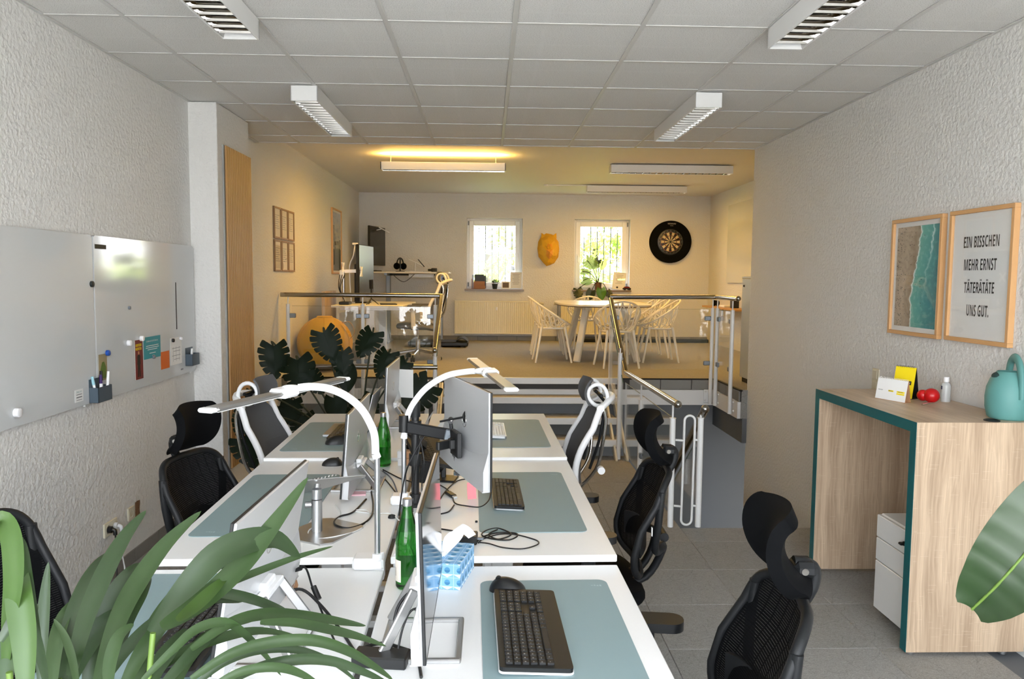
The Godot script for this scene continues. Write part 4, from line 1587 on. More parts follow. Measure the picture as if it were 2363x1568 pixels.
func build_right_wall() -> void:
	mk("beach_print", Color(1, 1, 1), 0.6).albedo_texture = beach_print()
	picture("framed_print", "oak framed aerial beach photograph with turquoise sea on right wall", Vector3(2.515, 1.766, -4.478), -90, 0.535, 0.692, 0.022, 0.03, M.frame_oak, M.beach_print, 0.028)
	var p := picture("framed_print", "oak framed white poster with bold black German words on right wall", Vector3(2.515, 1.769, -3.884), -90, 0.52, 0.69, 0.022, 0.03, M.frame_oak, null, 0.0)
	var z := 0.0142
	for q in [["EIN BISSCHEN", 0.175, 0.285], ["MEHR ERNST", 0.058, 0.262], ["TÄTERÄTÄTE", -0.052, 0.243], ["UNS GUT.", -0.178, 0.180]]:
		var hh := 0.060 if not q[0].begins_with("T") else 0.072
		fit_text(q[0], q[2], hh, M.ink, p, Transform3D(Basis(), Vector3(-0.005, q[1], z)))
	# light switch above the counter
	var s := thing("light_switch", "beige double light switch on right wall above counter", "switch", Vector3(2.515, 1.10, -4.905), -90)
	part(bx(Vector3(-0.042, -0.075, 0), Vector3(0.042, 0.075, 0.010), 0.003), "cover_plate", M.beige_switch, s)
	for e in [-0.036, 0.036]:
		part(bx(Vector3(-0.028, e - 0.030, 0.010), Vector3(0.028, e + 0.030, 0.016), 0.003), "rocker", M.beige_switch, s)

# ---------- office chairs ----------
# local +z is the sitter's forward direction, y = 0 the floor
static func sup(t: float, e := 0.5) -> Vector2:
	var c := cos(t)
	var s := sin(t)
	return Vector2(signf(c) * pow(absf(c), e), signf(s) * pow(absf(s), e))

static func back_at(u: float, v: float, k: Dictionary) -> Vector3:
	var wv: float = k.w * (1.0 - k.taper * v * v)
	var z: float = k.z - k.lean * pow(v, 1.3) + 0.035 * sin(PI * clampf(v / 0.75, 0, 1)) + k.curl * u * u
	return Vector3(u * wv, lerpf(k.y0, k.y1, v), z)

func star_base(root: Node3D, mat: Material, r := 0.31) -> void:
	for k in 5:
		var a := TAU * k / 5 + 0.3
		var d := Vector3(sin(a), 0, cos(a))
		var m := MB.new()
		m.bar(Vector3(0, 0.125, 0) + d * 0.02, Vector3(0, 0.085, 0) + d * r, 0.045, 0.032, 0.008)
		part(m, "base_leg", mat, root)
		m = MB.new()
		var p := d * r
		var sd := Vector3(cos(a), 0, -sin(a))
		m.cyl(p + Vector3(0, 0.029, 0) - sd * 0.024, p + Vector3(0, 0.029, 0) - sd * 0.006, 0.029, -1, 14)
		m.cyl(p + Vector3(0, 0.029, 0) + sd * 0.006, p + Vector3(0, 0.029, 0) + sd * 0.024, 0.029, -1, 14)
		m.cyl(p + Vector3(0, 0.029, 0) - sd * 0.008, p + Vector3(0, 0.029, 0) + sd * 0.008, 0.012, -1, 8)
		m.cyl(p + Vector3(0, 0.03, 0), p + Vector3(0, 0.085, 0), 0.011, -1, 8)
		part(m, "caster", M.rubber, root)
	var g := MB.new()
	g.cyl(Vector3(0, 0.07, 0), Vector3(0, 0.26, 0), 0.03, -1, 14)
	part(g, "hub", mat, root)
	g = MB.new()
	g.cyl(Vector3(0, 0.24, 0), Vector3(0, 0.40, 0), 0.014, -1, 12)
	part(g, "gas_lift", M.chrome, root)
	g = MB.new()
	g.box(Vector3(0, 0.415, -0.02), Vector3(0.16, 0.05, 0.22), 0.015)
	part(g, "mechanism", M.black_frame, root)

func cushion(root: Node3D, mat: Material, y := 0.47, w := 0.255, d := 0.245) -> void:
	var m := MB.new()
	m.sheet(func(u: float, v: float) -> Vector3:
		var s := sup(v * TAU, 0.55) * u
		return Vector3(s.x * w, y + 0.012 * (1 - pow(u, 4)) - 0.035 * pow(maxf(s.y, 0), 3), -s.y * d), 6, 32, 0.0)
	m.sheet(func(u: float, v: float) -> Vector3:
		var s := sup(-v * TAU, 0.55)
		var q := sin(u * PI)
		return Vector3(s.x * (w + 0.016 * q), y - 0.06 * u - 0.035 * pow(maxf(s.y, 0), 3), -s.y * (d + 0.016 * q)), 5, 32, 0.0)
	m.sheet(func(u: float, v: float) -> Vector3:
		var s := sup(-v * TAU, 0.55) * u
		return Vector3(s.x * w, y - 0.06 - 0.035 * pow(maxf(s.y, 0), 3), -s.y * d), 2, 32, 0.0)
	part(m, "seat", mat, root)

func mesh_chair(head: bool, y1 := 0.925) -> Node3D:
	var root := Node3D.new()
	star_base(root, M.black_frame)
	cushion(root, M.black_soft)
	var k := {w = 0.245, taper = 0.10, z = -0.245, lean = 0.115, curl = 0.05, y0 = 0.50, y1 = y1}
	# woven back: narrow ribs with gaps
	var m := MB.new()
	var ribs := int((y1 - 0.50) / 0.0068)
	for i in ribs:
		var v := 0.02 + 0.96 * i / (ribs - 1.0)
		var lim := 1.0
		var dv := absf(v - 0.5) * 2
		lim = pow(maxf(0.0, 1.0 - pow(dv, 5.0)), 0.2)
		var h := 0.00322 / (y1 - 0.50)
		var p := PackedVector3Array()
		var f := PackedInt32Array()
		for j in 11:
			var u := lerpf(-lim, lim, j / 10.0)
			p.append(back_at(u, v - h, k))
			p.append(back_at(u, v + h, k))
			if j:
				var b := j * 2
				f.append_array([b - 2, b, b + 1, b - 2, b + 1, b - 1])
		m.patch(p, f)
	for j in 9:
		var u := lerpf(-0.85, 0.85, j / 8.0)
		var p := PackedVector3Array()
		for i in 13:
			p.append(back_at(u, 0.02 + 0.96 * i / 12.0, k) - Vector3(0, 0, 0.002))
		m.ring(p, 0.0016, 4)
	part(m, "mesh_back", M.black_soft, root)
	# rim
	var pts := PackedVector3Array()
	for i in 48:
		var s := sup(TAU * i / 48.0, 0.36)
		pts.append(back_at(s.x, 0.5 + 0.5 * s.y, k))
	m = MB.new()
	m.ring(pts, 0.015, 10, true)
	part(m, "back_rim", M.black_frame, root)
	# rear struts joining below
	for s in [-1.0, 1.0]:
		m = MB.new()
		m.ring(curve([back_at(s * 0.97, 0.88, k), back_at(s * 0.93, 0.60, k) + Vector3(0, 0, -0.045), back_at(s * 0.75, 0.28, k) + Vector3(0, 0, -0.075), Vector3(s * 0.09, 0.60, -0.335), Vector3(s * 0.06, 0.46, -0.27), Vector3(s * 0.05, 0.415, -0.12)], 5), 0.016, 10, false, true, 1.4)
		part(m, "back_strut", M.black_frame, root)
	m = MB.new()
	m.sheet(func(u: float, v: float) -> Vector3:
		var a := lerpf(-1, 1, u)
		return Vector3(a * 0.17, lerpf(0.60, 0.70, v) - 0.02 * a * a, -0.265 + 0.05 * a * a), 10, 4, 0.018)
	part(m, "lumbar_pad", M.black_frame, root)
	m = MB.new()
	m.cyl(Vector3(-0.06, 0.63, -0.345), Vector3(0.06, 0.63, -0.345), 0.02, -1, 14)
	part(m, "tension_knob", M.black_frame, root)
	# arm rests
	for s in [-1.0, 1.0]:
		m = MB.new()
		m.t = Transform3D(Basis(Vector3.RIGHT, -PI / 2), Vector3(s * 0.285, 0.69, 0.02))
		m.prism(rrect(0.085, 0.25, 0.038, 5), 0.0, 0.028, true)
		part(m, "arm_pad", M.black_plastic, root)
		m = MB.new()
		m.bar(Vector3(s * 0.285, 0.43, 0.0), Vector3(s * 0.285, 0.69, 0.01), 0.028, 0.055, 0.008, Vector3.FORWARD)
		m.bar(Vector3(s * 0.10, 0.415, 0.0), Vector3(s * 0.295, 0.425, 0.0), 0.05, 0.02, 0.006)
		part(m, "arm_post", M.black_frame, root)
	# maker's tag on the far side seam
	part(bx(Vector3(0.238, 0.70, -0.255), Vector3(0.252, 0.735, -0.252)), "fabric_tag", M.paper, root)
	if head:
		var top := back_at(0, 1, k)
		m = MB.new()
		m.ring(curve([top + Vector3(0, -0.02, -0.005), top + Vector3(0, 0.03, -0.03), top + Vector3(0, 0.075, -0.028), top + Vector3(0, 0.085, 0.02)], 5), 0.022, 10, false, true, 0.8)
		m.box(top + Vector3(0, 0.075, -0.005), Vector3(0.075, 0.04, 0.06), 0.012)
		part(m, "headrest_hinge", M.black_frame, root)
		m = MB.new()
		m.cyl(top + Vector3(-0.041, 0.075, 0.0), top + Vector3(0.041, 0.075, 0.0), 0.009, -1, 12)
		part(m, "hinge_button", M.chrome, root)
		# S-shaped head pad
		var prof := [Vector2(0.036, 0.228), Vector2(0.060, 0.216), Vector2(0.076, 0.190), Vector2(0.080, 0.152), Vector2(0.070, 0.112), Vector2(0.050, 0.078), Vector2(0.022, 0.052), Vector2(-0.006, 0.038)]
		var pr := PackedVector3Array()
		for q in prof:
			pr.append(Vector3(0, q.y, q.x))
		var line := curve(Array(pr), 4)
		m = MB.new()
		m.sheet(func(u: float, v: float) -> Vector3:
			var a := lerpf(-1, 1, v)
			var i := u * (line.size() - 1)
			var c: Vector3 = line[int(i)]
			if int(i) < line.size() - 1:
				c = c.lerp(line[int(i) + 1], i - int(i))
			var half := 0.148 * (1.0 - 0.40 * pow(absf(u - 0.45) * 1.75, 3.2))
			return top + Vector3(a * half, c.y - 0.004 * a * a, c.z + 0.035 * a * a - 0.008), 24, 14, 0.036)
		part(m, "headrest", M.black_soft, root)
	return root

func ring_chair() -> Node3D:
	var root := Node3D.new()
	star_base(root, M.silver)
	cushion(root, M.seat_grey)
	var k := {w = 0.235, taper = 0.16, z = -0.245, lean = 0.14, curl = 0.06, y0 = 0.51, y1 = 0.98}
	var m := MB.new()
	m.sheet(func(u: float, v: float) -> Vector3:
		var s := sup(v * TAU, 0.4) * u
		return back_at(s.x * 0.98, 0.5 + 0.5 * s.y * 0.98, k), 6, 40, 0.006)
	part(m, "back_fabric", M.grey_fabric, root)
	for s in [-1.0, 1.0]:
		var p := PackedVector3Array()
		for i in 13:
			p.append(back_at(s, i / 12.0, k))
		m = MB.new()
		m.ring(p, 0.02, 10, false, true, 0.8)
		part(m, "side_rail", M.white_plastic, root)
		m = MB.new()
		m.ring(curve([back_at(s * 0.95, 1.0, k) + Vector3(0, 0, -0.01), back_at(s * 0.9, 0.85, k) + Vector3(0, 0, -0.05), back_at(s * 0.8, 0.55, k) + Vector3(0, 0, -0.10), back_at(s * 0.6, 0.2, k) + Vector3(0, 0, -0.10), Vector3(s * 0.08, 0.45, -0.20)], 5), 0.011, 8)
		part(m, "chrome_strut", M.chrome, root)
		m = MB.new()
		m.ring(curve([back_at(s * 0.90, 0.97, k) + Vector3(0, 0, -0.02), back_at(s * 0.75, 0.60, k) + Vector3(0, 0, -0.065), back_at(s * 0.5, 0.2, k) + Vector3(0, 0, -0.06)], 5), 0.009, 8)
		part(m, "black_strut", M.black_frame, root)
	m = MB.new()
	m.ring(curve([back_at(-1, 1, k), back_at(-0.6, 1.06, k) + Vector3(0, 0.01, -0.02), back_at(0, 1.08, k) + Vector3(0, 0.012, -0.03), back_at(0.6, 1.06, k) + Vector3(0, 0.01, -0.02), back_at(1, 1, k)], 6), 0.019, 10)
	part(m, "top_rail", M.white_plastic, root)
	for s in [-1.0, 1.0]:
		m = MB.new()
		m.cyl(back_at(s, 1.0, k) + Vector3(-0.012, 0, 0), back_at(s, 1.0, k) + Vector3(0.012, 0, 0), 0.022, -1, 16)
		part(m, "joint_cap", M.white_plastic, root)
	# head rest: grey pad held in white loops
	var top := back_at(0, 1.05, k)
	for s in [-1.0, 1.0]:
		var p := PackedVector3Array()
		for i in 24:
			var a := TAU * i / 24.0
			var rr := 0.052 + 0.02 * maxf(0, sin(a + 0.6))
			p.append(top + Vector3(s * 0.115, 0.035 + sin(a) * rr * 1.05, 0.065 + cos(a) * rr))
		m = MB.new()
		m.ring(p, 0.012, 10, true)
		part(m, "headrest_loop", M.white_plastic, root)
	m = MB.new()
	m.sheet(func(u: float, v: float) -> Vector3:
		var a := lerpf(-1, 1, u)
		var b := lerpf(-1, 1, v)
		return top + Vector3(a * 0.13, 0.055 + b * 0.075, 0.118 - 0.03 * b * b + 0.03 * a * a), 10, 8, 0.012)
	part(m, "headrest", M.grey_fabric, root)
	m = MB.new()
	m.bar(top + Vector3(0, -0.02, 0.0), top + Vector3(0, 0.06, 0.07), 0.03, 0.018, 0.005)
	m.bar(top + Vector3(-0.115, 0.04, 0.05), top + Vector3(0.115, 0.04, 0.05), 0.02, 0.02, 0.005)
	part(m, "headrest_bracket", M.black_frame, root)
	for s in [-1.0, 1.0]:
		m = MB.new()
		m.t = Transform3D(Basis(Vector3.RIGHT, -PI / 2), Vector3(s * 0.29, 0.69, 0.02))
		m.prism(rrect(0.08, 0.24, 0.035, 5), 0.0, 0.025, true)
		part(m, "arm_pad", M.grey_fabric, root)
		m = MB.new()
		m.bar(Vector3(s * 0.29, 0.43, 0.0), Vector3(s * 0.29, 0.69, 0.01), 0.028, 0.055, 0.008, Vector3.FORWARD)
		m.bar(Vector3(s * 0.10, 0.415, 0.0), Vector3(s * 0.30, 0.425, 0.0), 0.05, 0.02, 0.006)
		part(m, "arm_post", M.white_plastic, root)
	m = MB.new()
	m.cyl(Vector3(0.20, 0.62, -0.33), Vector3(0.24, 0.62, -0.33), 0.022, -1, 14)
	part(m, "adjust_knob", M.white_plastic, root)
	return root

func build_chairs() -> void:
	var a := mesh_chair(true)
	add_thing(a, "office_chair", "black mesh office chair with headrest and white tag, beside the oak counter", "chair", Vector3(0.455, 0, -1.97), -97, "office chairs around the desk block")
	copy(a, Vector3(0.42, 0, -3.30), -91, "black mesh office chair with headrest, before the white paperclip barrier")
	copy(a, Vector3(-1.03, 0, -3.41), 78, "black mesh office chair with headrest, under the whiteboard pen cups")
	var b := mesh_chair(false, 1.02)
	add_thing(b, "office_chair", "black office chair without headrest, beside wall sockets behind palm leaves", "chair", Vector3(-1.15, 0, -2.16), 84, "office chairs around the desk block")
	var c := ring_chair()
	add_thing(c, "office_chair", "white framed grey office chair with loop headrest, at the staircase", "chair", Vector3(0.33, 0, -4.66), -88, "office chairs around the desk block")
	copy(c, Vector3(-1.07, 0, -4.62), 82, "white framed grey office chair with loop headrest, at the slatted panel")

# ---------- things on the desks ----------
func logo_ring(parent: Node3D, at: Vector3, r: float) -> void:
	# round badge with two slanted letters, seen on the back
	var m := MB.new()
	m.t = Transform3D(Basis(Vector3.RIGHT, -PI / 2), at)
	m.lathe(Vector3.ZERO, [Vector2(r, 0), Vector2(r, 0.0012), Vector2(r * 0.93, 0.0012), Vector2(r * 0.93, 0.0)], 32)
	var o := part(m, "badge", M.chrome, parent)
	var q := fit_text("hp", r * 1.1, r * 1.25, M.chrome, o, Transform3D(Basis(Vector3.UP, PI), at + Vector3(0, 0, -0.0008)), "badge_letters", false)
	q.transform = q.transform * Transform3D(Basis(Vector3(1, 0, 0), Vector3(0.25, 1, 0), Vector3(0, 0, 1)), Vector3(-0.004, 0, 0))

# local +z is the screen side; at = desk point below the panel's lower middle
func monitor(label: String, at: Vector3, lift: float, turn: float, tilt: float, stand: String, w := 0.614, h := 0.363) -> Node3D:
	var o := thing("monitor", label, "monitor", at, turn, "flat monitors on the desk block")
	var p := Node3D.new()
	p.name = "screen_head"
	o.add_child(p)
	p.position = Vector3(0, lift, 0)
	p.rotation_degrees.x = -tilt
	part(bx(Vector3(-w / 2, 0, -0.004), Vector3(w / 2, h, 0.004), 0.0015), "bezel", M.black_plastic, p)
	var m := MB.new()
	m.quad(Vector3(-w / 2 + 0.003, 0.012, 0.0043), Vector3(w / 2 - 0.003, 0.012, 0.0043), Vector3(w / 2 - 0.003, h - 0.003, 0.0043), Vector3(-w / 2 + 0.003, h - 0.003, 0.0043))
	part(m, "screen", M.screen, p)
	part(bx(Vector3(-w / 2, 0.0, -0.011), Vector3(w / 2, h, -0.004), 0.002), "back_shell", M.monitor_silver, p)
	# lower swelling with a bowed upper edge
	m = MB.new()
	m.sheet(func(u: float, v: float) -> Vector3:
		var a := lerpf(-1, 1, u)
		var top := h * (0.40 - 0.13 * (1 - a * a))
		var y := lerpf(0.0, top, v)
		return Vector3(-a * w / 2 * 0.999, y, -0.0112 - 0.026 * minf(1.0, 2.2 * (1 - v)) * (1 - 0.25 * pow(absf(a), 4))), 20, 8, 0.0)
	m.bb(Vector3(-w / 2 * 0.997, 0.0, -0.034), Vector3(w / 2 * 0.997, 0.003, -0.006))
	for s in [-1.0, 1.0]:
		var xx: float = s * w / 2 * 0.998
		m.poly(PackedVector3Array([Vector3(xx, 0, -0.010), Vector3(xx, 0, -0.0305), Vector3(xx, h * 0.21, -0.0305), Vector3(xx, h * 0.40, -0.0112)]))
	part(m, "lower_shell", M.monitor_silver, p)
	logo_ring(p, Vector3(0, h * 0.58, -0.0115), 0.027)
	if stand == "loop":
		# flat bar bent into a base loop, with two struts up to the panel
		m = MB.new()
		var bar_w := 0.016
		for q in [[Vector3(-0.12, 0.006, 0.07), Vector3(0.12, 0.006, 0.07)], [Vector3(-0.12, 0.006, -0.13), Vector3(0.12, 0.006, -0.13)], [Vector3(-0.12, 0.006, -0.137), Vector3(-0.12, 0.006, 0.077)], [Vector3(0.12, 0.006, -0.137), Vector3(0.12, 0.006, 0.077)]]:
			m.bar(q[0], q[1], bar_w, 0.012, 0.003)
		part(m, "base_loop", M.brushed, o)
		for s in [-1.0, 1.0]:
			m = MB.new()
			m.bar(Vector3(s * 0.112, 0.01, -0.13), Vector3(s * 0.07, lift + 0.085, -0.045), 0.014, 0.026, 0.003)
			part(m, "strut", M.brushed, o)
		m = MB.new()
		m.bar(Vector3(-0.07, lift + 0.085, -0.045), Vector3(0.07, lift + 0.085, -0.045), 0.03, 0.016, 0.003)
		m.box(Vector3(0, lift + 0.085, -0.035), Vector3(0.08, 0.05, 0.025), 0.004)
		part(m, "hinge_bar", M.white_plastic, o)
	elif stand == "arm":
		m = MB.new()
		m.box(Vector3(0, lift + 0.12, -0.045), Vector3(0.10, 0.10, 0.02), 0.003)
		m.bar(Vector3(0, lift + 0.12, -0.05), Vector3(0.0, lift + 0.12, -0.075), 0.035, 0.04, 0.004)
		m.bar(Vector3(0, lift + 0.12, -0.075), Vector3(-0.03, lift + 0.12, -0.13), 0.02, 0.035, 0.004)
		part(m, "bracket_arm", M.black_plastic, o)
	return o

func task_lamp(label: String, foot: Vector3, base_at: Vector3, joint: float, arc: Array, e0: Vector3, e1: Vector3) -> void:
	var o := thing("desk_lamp", label, "lamp", Vector3.ZERO, 0, "arched desk lamps")
	var m := MB.new()
	m.t = Transform3D(Basis(Vector3.UP, deg_to_rad(DESK_TURN)), base_at)
	m.box(Vector3(0, 0.022, 0), Vector3(0.105, 0.04, 0.075), 0.008)
	m.box(Vector3(0.035, -0.012, 0.0), Vector3(0.035, 0.05, 0.05), 0.004)
	part(m, "clamp_base", M.white_plastic, o)
	m = MB.new()
	m.cyl(base_at + Vector3(0.045, 0.04, 0.02), base_at + Vector3(0.045, 0.062, 0.02), 0.008, -1, 12)
	part(m, "switch_knob", M.white_plastic, o)
	m = MB.new()
	m.cyl(foot, Vector3(foot.x, joint, foot.z), 0.0102, -1, 16)
	part(m, "pole", M.silver, o)
	m = MB.new()
	m.cyl(foot, foot + Vector3(0, 0.02, 0), 0.018, -1, 16)
	part(m, "pole_socket", M.white_plastic, o)
	m = MB.new()
	m.ring(curve(arc, 6), 0.0128, 14)
	m.cyl(Vector3(foot.x, joint - 0.015, foot.z), arc[0], 0.0145, 0.0138, 14)
	part(m, "arched_neck", M.white_plastic, o)
	var c: Vector3 = (e0 + e1) / 2
	var d := (e1 - e0).normalized()
	m = MB.new()
	m.ring(curve([arc[-1], arc[-1].lerp(c, 0.6) + Vector3(0, 0.004, 0), c + Vector3(0, 0.004, 0)], 4), [0.013, 0.016, 0.019, 0.021, 0.023, 0.024, 0.025, 0.025, 0.025], 14, false, true, 0.7)
	m.bar(c - d * 0.04, c + d * 0.04, 0.068, 0.03, 0.008)
	part(m, "head_joint", M.white_plastic, o)
	m = MB.new()
	m.bar(e0, e1, 0.052, 0.013, 0.005)
	part(m, "light_bar", M.brushed, o)
	for q in [[e0, -d], [e1, d]]:
		m = MB.new()
		m.bar(q[0] - q[1] * 0.002, q[0] + q[1] * 0.028, 0.052, 0.013, 0.005)
		part(m, "end_cap", M.white_plastic, o)
	m = MB.new()
	m.bar(e0 + d * 0.01 - Vector3(0, 0.008, 0), e1 - d * 0.01 - Vector3(0, 0.008, 0), 0.036, 0.003)
	part(m, "diffuser", M.paper, o)

func bottle(label: String, at: Vector3, turn: float, h := 0.288) -> void:
	var o := thing("glass_bottle", label, "bottle", at, turn, "green glass bottles")
	var k := h / 0.288
	var prof := [Vector2(0, 0.004), Vector2(0.026, 0.002), Vector2(0.034, 0.003), Vector2(0.0375, 0.010), Vector2(0.0375, 0.10), Vector2(0.0375, 0.128), Vector2(0.0365, 0.131), Vector2(0.0365, 0.142), Vector2(0.0375, 0.145), Vector2(0.037, 0.158), Vector2(0.033, 0.185), Vector2(0.026, 0.212), Vector2(0.0185, 0.240), Vector2(0.0150, 0.262), Vector2(0.0140, 0.278), Vector2(0, 0.279)]
	for i in prof.size():
		prof[i] = prof[i] * Vector2(1, k)
	var m := MB.new()
	m.lathe(Vector3.ZERO, prof, 36)
	part(m, "bottle_body", M.bottle_glass, o)
	m = MB.new()
	m.lathe(Vector3.ZERO, [Vector2(0.0146, 0.266 * k), Vector2(0.0152, 0.268 * k), Vector2(0.0152, 0.287 * k), Vector2(0.0135, 0.289 * k), Vector2(0, 0.289 * k)], 24)
	part(m, "screw_cap", M.silver, o)
	m = MB.new()
	m.lathe(Vector3.ZERO, [Vector2(0.0379, 0.028 * k), Vector2(0.0379, 0.098 * k)], 14, 0.3, 2.1)
	var l := part(m, "label", M.paper_warm, o)
	m = MB.new()
	m.lathe(Vector3.ZERO, [Vector2(0.0381, 0.040 * k), Vector2(0.0381, 0.058 * k)], 14, 0.3, 2.1)
	part(m, "pink_band", M.pink_pale, l)
	fit_text("Li", 0.018, 0.016, M.navy, l, Transform3D(Basis(Vector3.UP, 0.75 - PI / 2 + PI), Vector3(0.0385 * cos(0.75 + PI / 2 - 0.15), 0.080 * k, -0.0385 * sin(0.75 + PI / 2 - 0.15))), "lettering", true)
	m = MB.new()
	m.lathe(Vector3.ZERO, [Vector2(0.0379, 0.028 * k), Vector2(0.0379, 0.098 * k)], 10, 2.9, 3.9)
	l = part(m, "back_label", M.paper_warm, o)
	m = MB.new()
	for i in 7:
		m.lathe(Vector3.ZERO, [Vector2(0.0381, (0.045 + i * 0.004) * k), Vector2(0.0381, (0.0465 + i * 0.004) * k)], 4, 3.0, 3.3)
	part(m, "barcode", M.ink, l)
	# neck tag
	m = MB.new()
	m.sheet(func(u: float, v: float) -> Vector3:
		var a := lerpf(0.95, 1.75, u)
		var y := lerpf(0.168, 0.215, v)
		var r := lerpf(0.0362, 0.0252, v) + 0.0022
		return Vector3(r * cos(a), y * k, -r * sin(a)), 8, 4, 0.0004)
	part(m, "neck_label", M.paper_warm, o)

func keyboard(label: String, at: Vector3, turn: float, ln: float, wd: float, key_zone: float, body: Material, key: Material, single_keys: bool, tilt := 2.5, tray: Material = null) -> void:
	# local x runs along the rows (user's right = +x), local +z towards the user
	var o := thing("keyboard", label, "keyboard", at, turn)
	var p := Node3D.new()
	p.name = "tilted_body"
	o.add_child(p)
	p.rotation_degrees.x = tilt
	p.position.y = sin(deg_to_rad(tilt)) * wd / 2 + 0.001
	var m := MB.new()
	m.t = Transform3D(Basis(Vector3.RIGHT, -PI / 2), Vector3.ZERO)
	m.prism(rrect(ln, wd, 0.012, 4), 0.0, 0.014, false)
	part(m, "chassis", body, p)
	if tray:
		m = MB.new()
		m.t = Transform3D(Basis(Vector3.RIGHT, -PI / 2), Vector3.ZERO)
		m.prism(rrect(ln + 0.004, wd + 0.004, 0.013, 4), -0.002, 0.003, false)
		part(m, "edge_trim", tray, p)
	var blocks := [[15, 0.0], [3, 0.012], [4, 0.022]]
	var pitch := (ln - 0.05) / 22.0
	var rows := 6
	var rp := key_zone / rows
	var all := MB.new()
	var marks := MB.new()
	var rng := RandomNumberGenerator.new()
	rng.seed = 5
	for r in rows:
		var z := -wd / 2 + 0.014 + rp * (r + 0.5)
		var x := -ln / 2 + 0.014
		for b in 3:
			var i := 0
			while i < blocks[b][0]:
				var span := 1.0
				if b == 0 and r == 5:
					span = [1.25, 1.25, 1.25, 6.25, 1.25, 1.25, 1.25, 1.25][mini(i, 7)]
				elif b == 0 and i == blocks[b][0] - 1 and r > 0:
					span = 1.0
				var skip := (b == 1 and (r == 3 or (r == 4 and i != 1)))
				var kw := pitch * span - 0.0025
				if b == 0 and r == 5 and i > 7:
					break
				if not skip:
					if single_keys:
						var km := MB.new()
						km.box(Vector3.ZERO, Vector3(kw, 0.007, rp - 0.0025), 0.0018)
						var kk := part(km, "key", key, p)
						kk.position = Vector3(x + pitch * span / 2, 0.0165, z)
					else:
						all.box(Vector3(x + pitch * span / 2, 0.0165, z), Vector3(kw, 0.006, rp - 0.002), 0.0012)
					if single_keys and span < 2:
						marks.box(Vector3(x + pitch * span / 2 - kw * 0.15, 0.0201, z - 0.001), Vector3(rng.randf_range(0.0015, 0.004), 0.0002, rng.randf_range(0.002, 0.004)))
				x += pitch * span
				i += 1
			x = -ln / 2 + 0.014 + pitch * ([15, 18, 22][b]) + [0.006, 0.014, 0.0][b]
	if single_keys:
		var s := part(marks, "key_legends", M.key_mark, p)
		s.set_meta("kind", "stuff")
	else:
		var s := part(all, "keys", key, p)
		s.set_meta("kind", "stuff")

func mouse(label: String, at: Vector3, turn: float, s := 1.0) -> void:
	var o := thing("computer_mouse", label, "mouse", at, turn)
	var m := MB.new()
	m.sheet(func(u: float, v: float) -> Vector3:
		var a := PI * u * 0.5
		var b := TAU * v
		var c := sup(b, 0.75)
		return Vector3(c.x * cos(a) * 0.036, maxf(0.0, sin(a)) * (0.042 + 0.006 * c.y * cos(a)), -c.y * cos(a) * 0.058) * s, 10, 28, 0.0)
	part(m, "shell", M.black_plastic, o)
	m = MB.new()
	m.cyl(Vector3(-0.004, 0.036, -0.030) * s, Vector3(0.004, 0.036, -0.030) * s, 0.009 * s, -1, 14)
	part(m, "scroll_wheel", M.black_frame, o)
	m = MB.new()
	m.ring(curve([Vector3(-0.034, 0.012, -0.03) * s, Vector3(-0.037, 0.018, 0.0) * s, Vector3(-0.033, 0.016, 0.03) * s], 5), 0.0025 * s, 6)
	part(m, "side_grip", M.clamp_metal, o)

func cable_run(q: Array, label: String) -> void:
	var pts := []
	var f: Array = q[3]
	for i in range(0, f.size(), 2):
		pts.append(dk(f[i], DH[q[2]] + q[1] + 0.0005 + (0.004 if (i / 2) % 3 == 1 and i > 2 else 0.0), f[i + 1]))
	var m := MB.new()
	m.ring(curve(pts, 7), q[1], 7)
	var o := part(m, "cable", M[q[0]], self)
	tag(o, label, "cable", "cables on the desks")

func tissue_print() -> ImageTexture:
	var s := 128
	var im := Image.create(s, s, false, Image.FORMAT_RGB8)
	for y in s:
		for x in s:
			var c := Color(0.50, 0.70, 0.86)
			var lx := x / 128.0
			var ly := y / 128.0
			var tri_h := 1.0 - absf(lx - 0.5) * 2.0
			if ly > 0.72 and (ly - 0.72) / 0.28 < tri_h * 0.95 + 0.02:
				c = Color(0.88, 0.93, 0.96)
			if Vector2(lx - 0.5, ly - 0.40).length() < 0.23:
				c = Color(0.22, 0.47, 0.63) if ly > 0.40 else Color(0.30, 0.56, 0.72)
			if lx < 0.04 or ly < 0.03:
				c = Color(0.70, 0.83, 0.92)
			im.set_pixel(x, y, c)
	return img_tex(im)

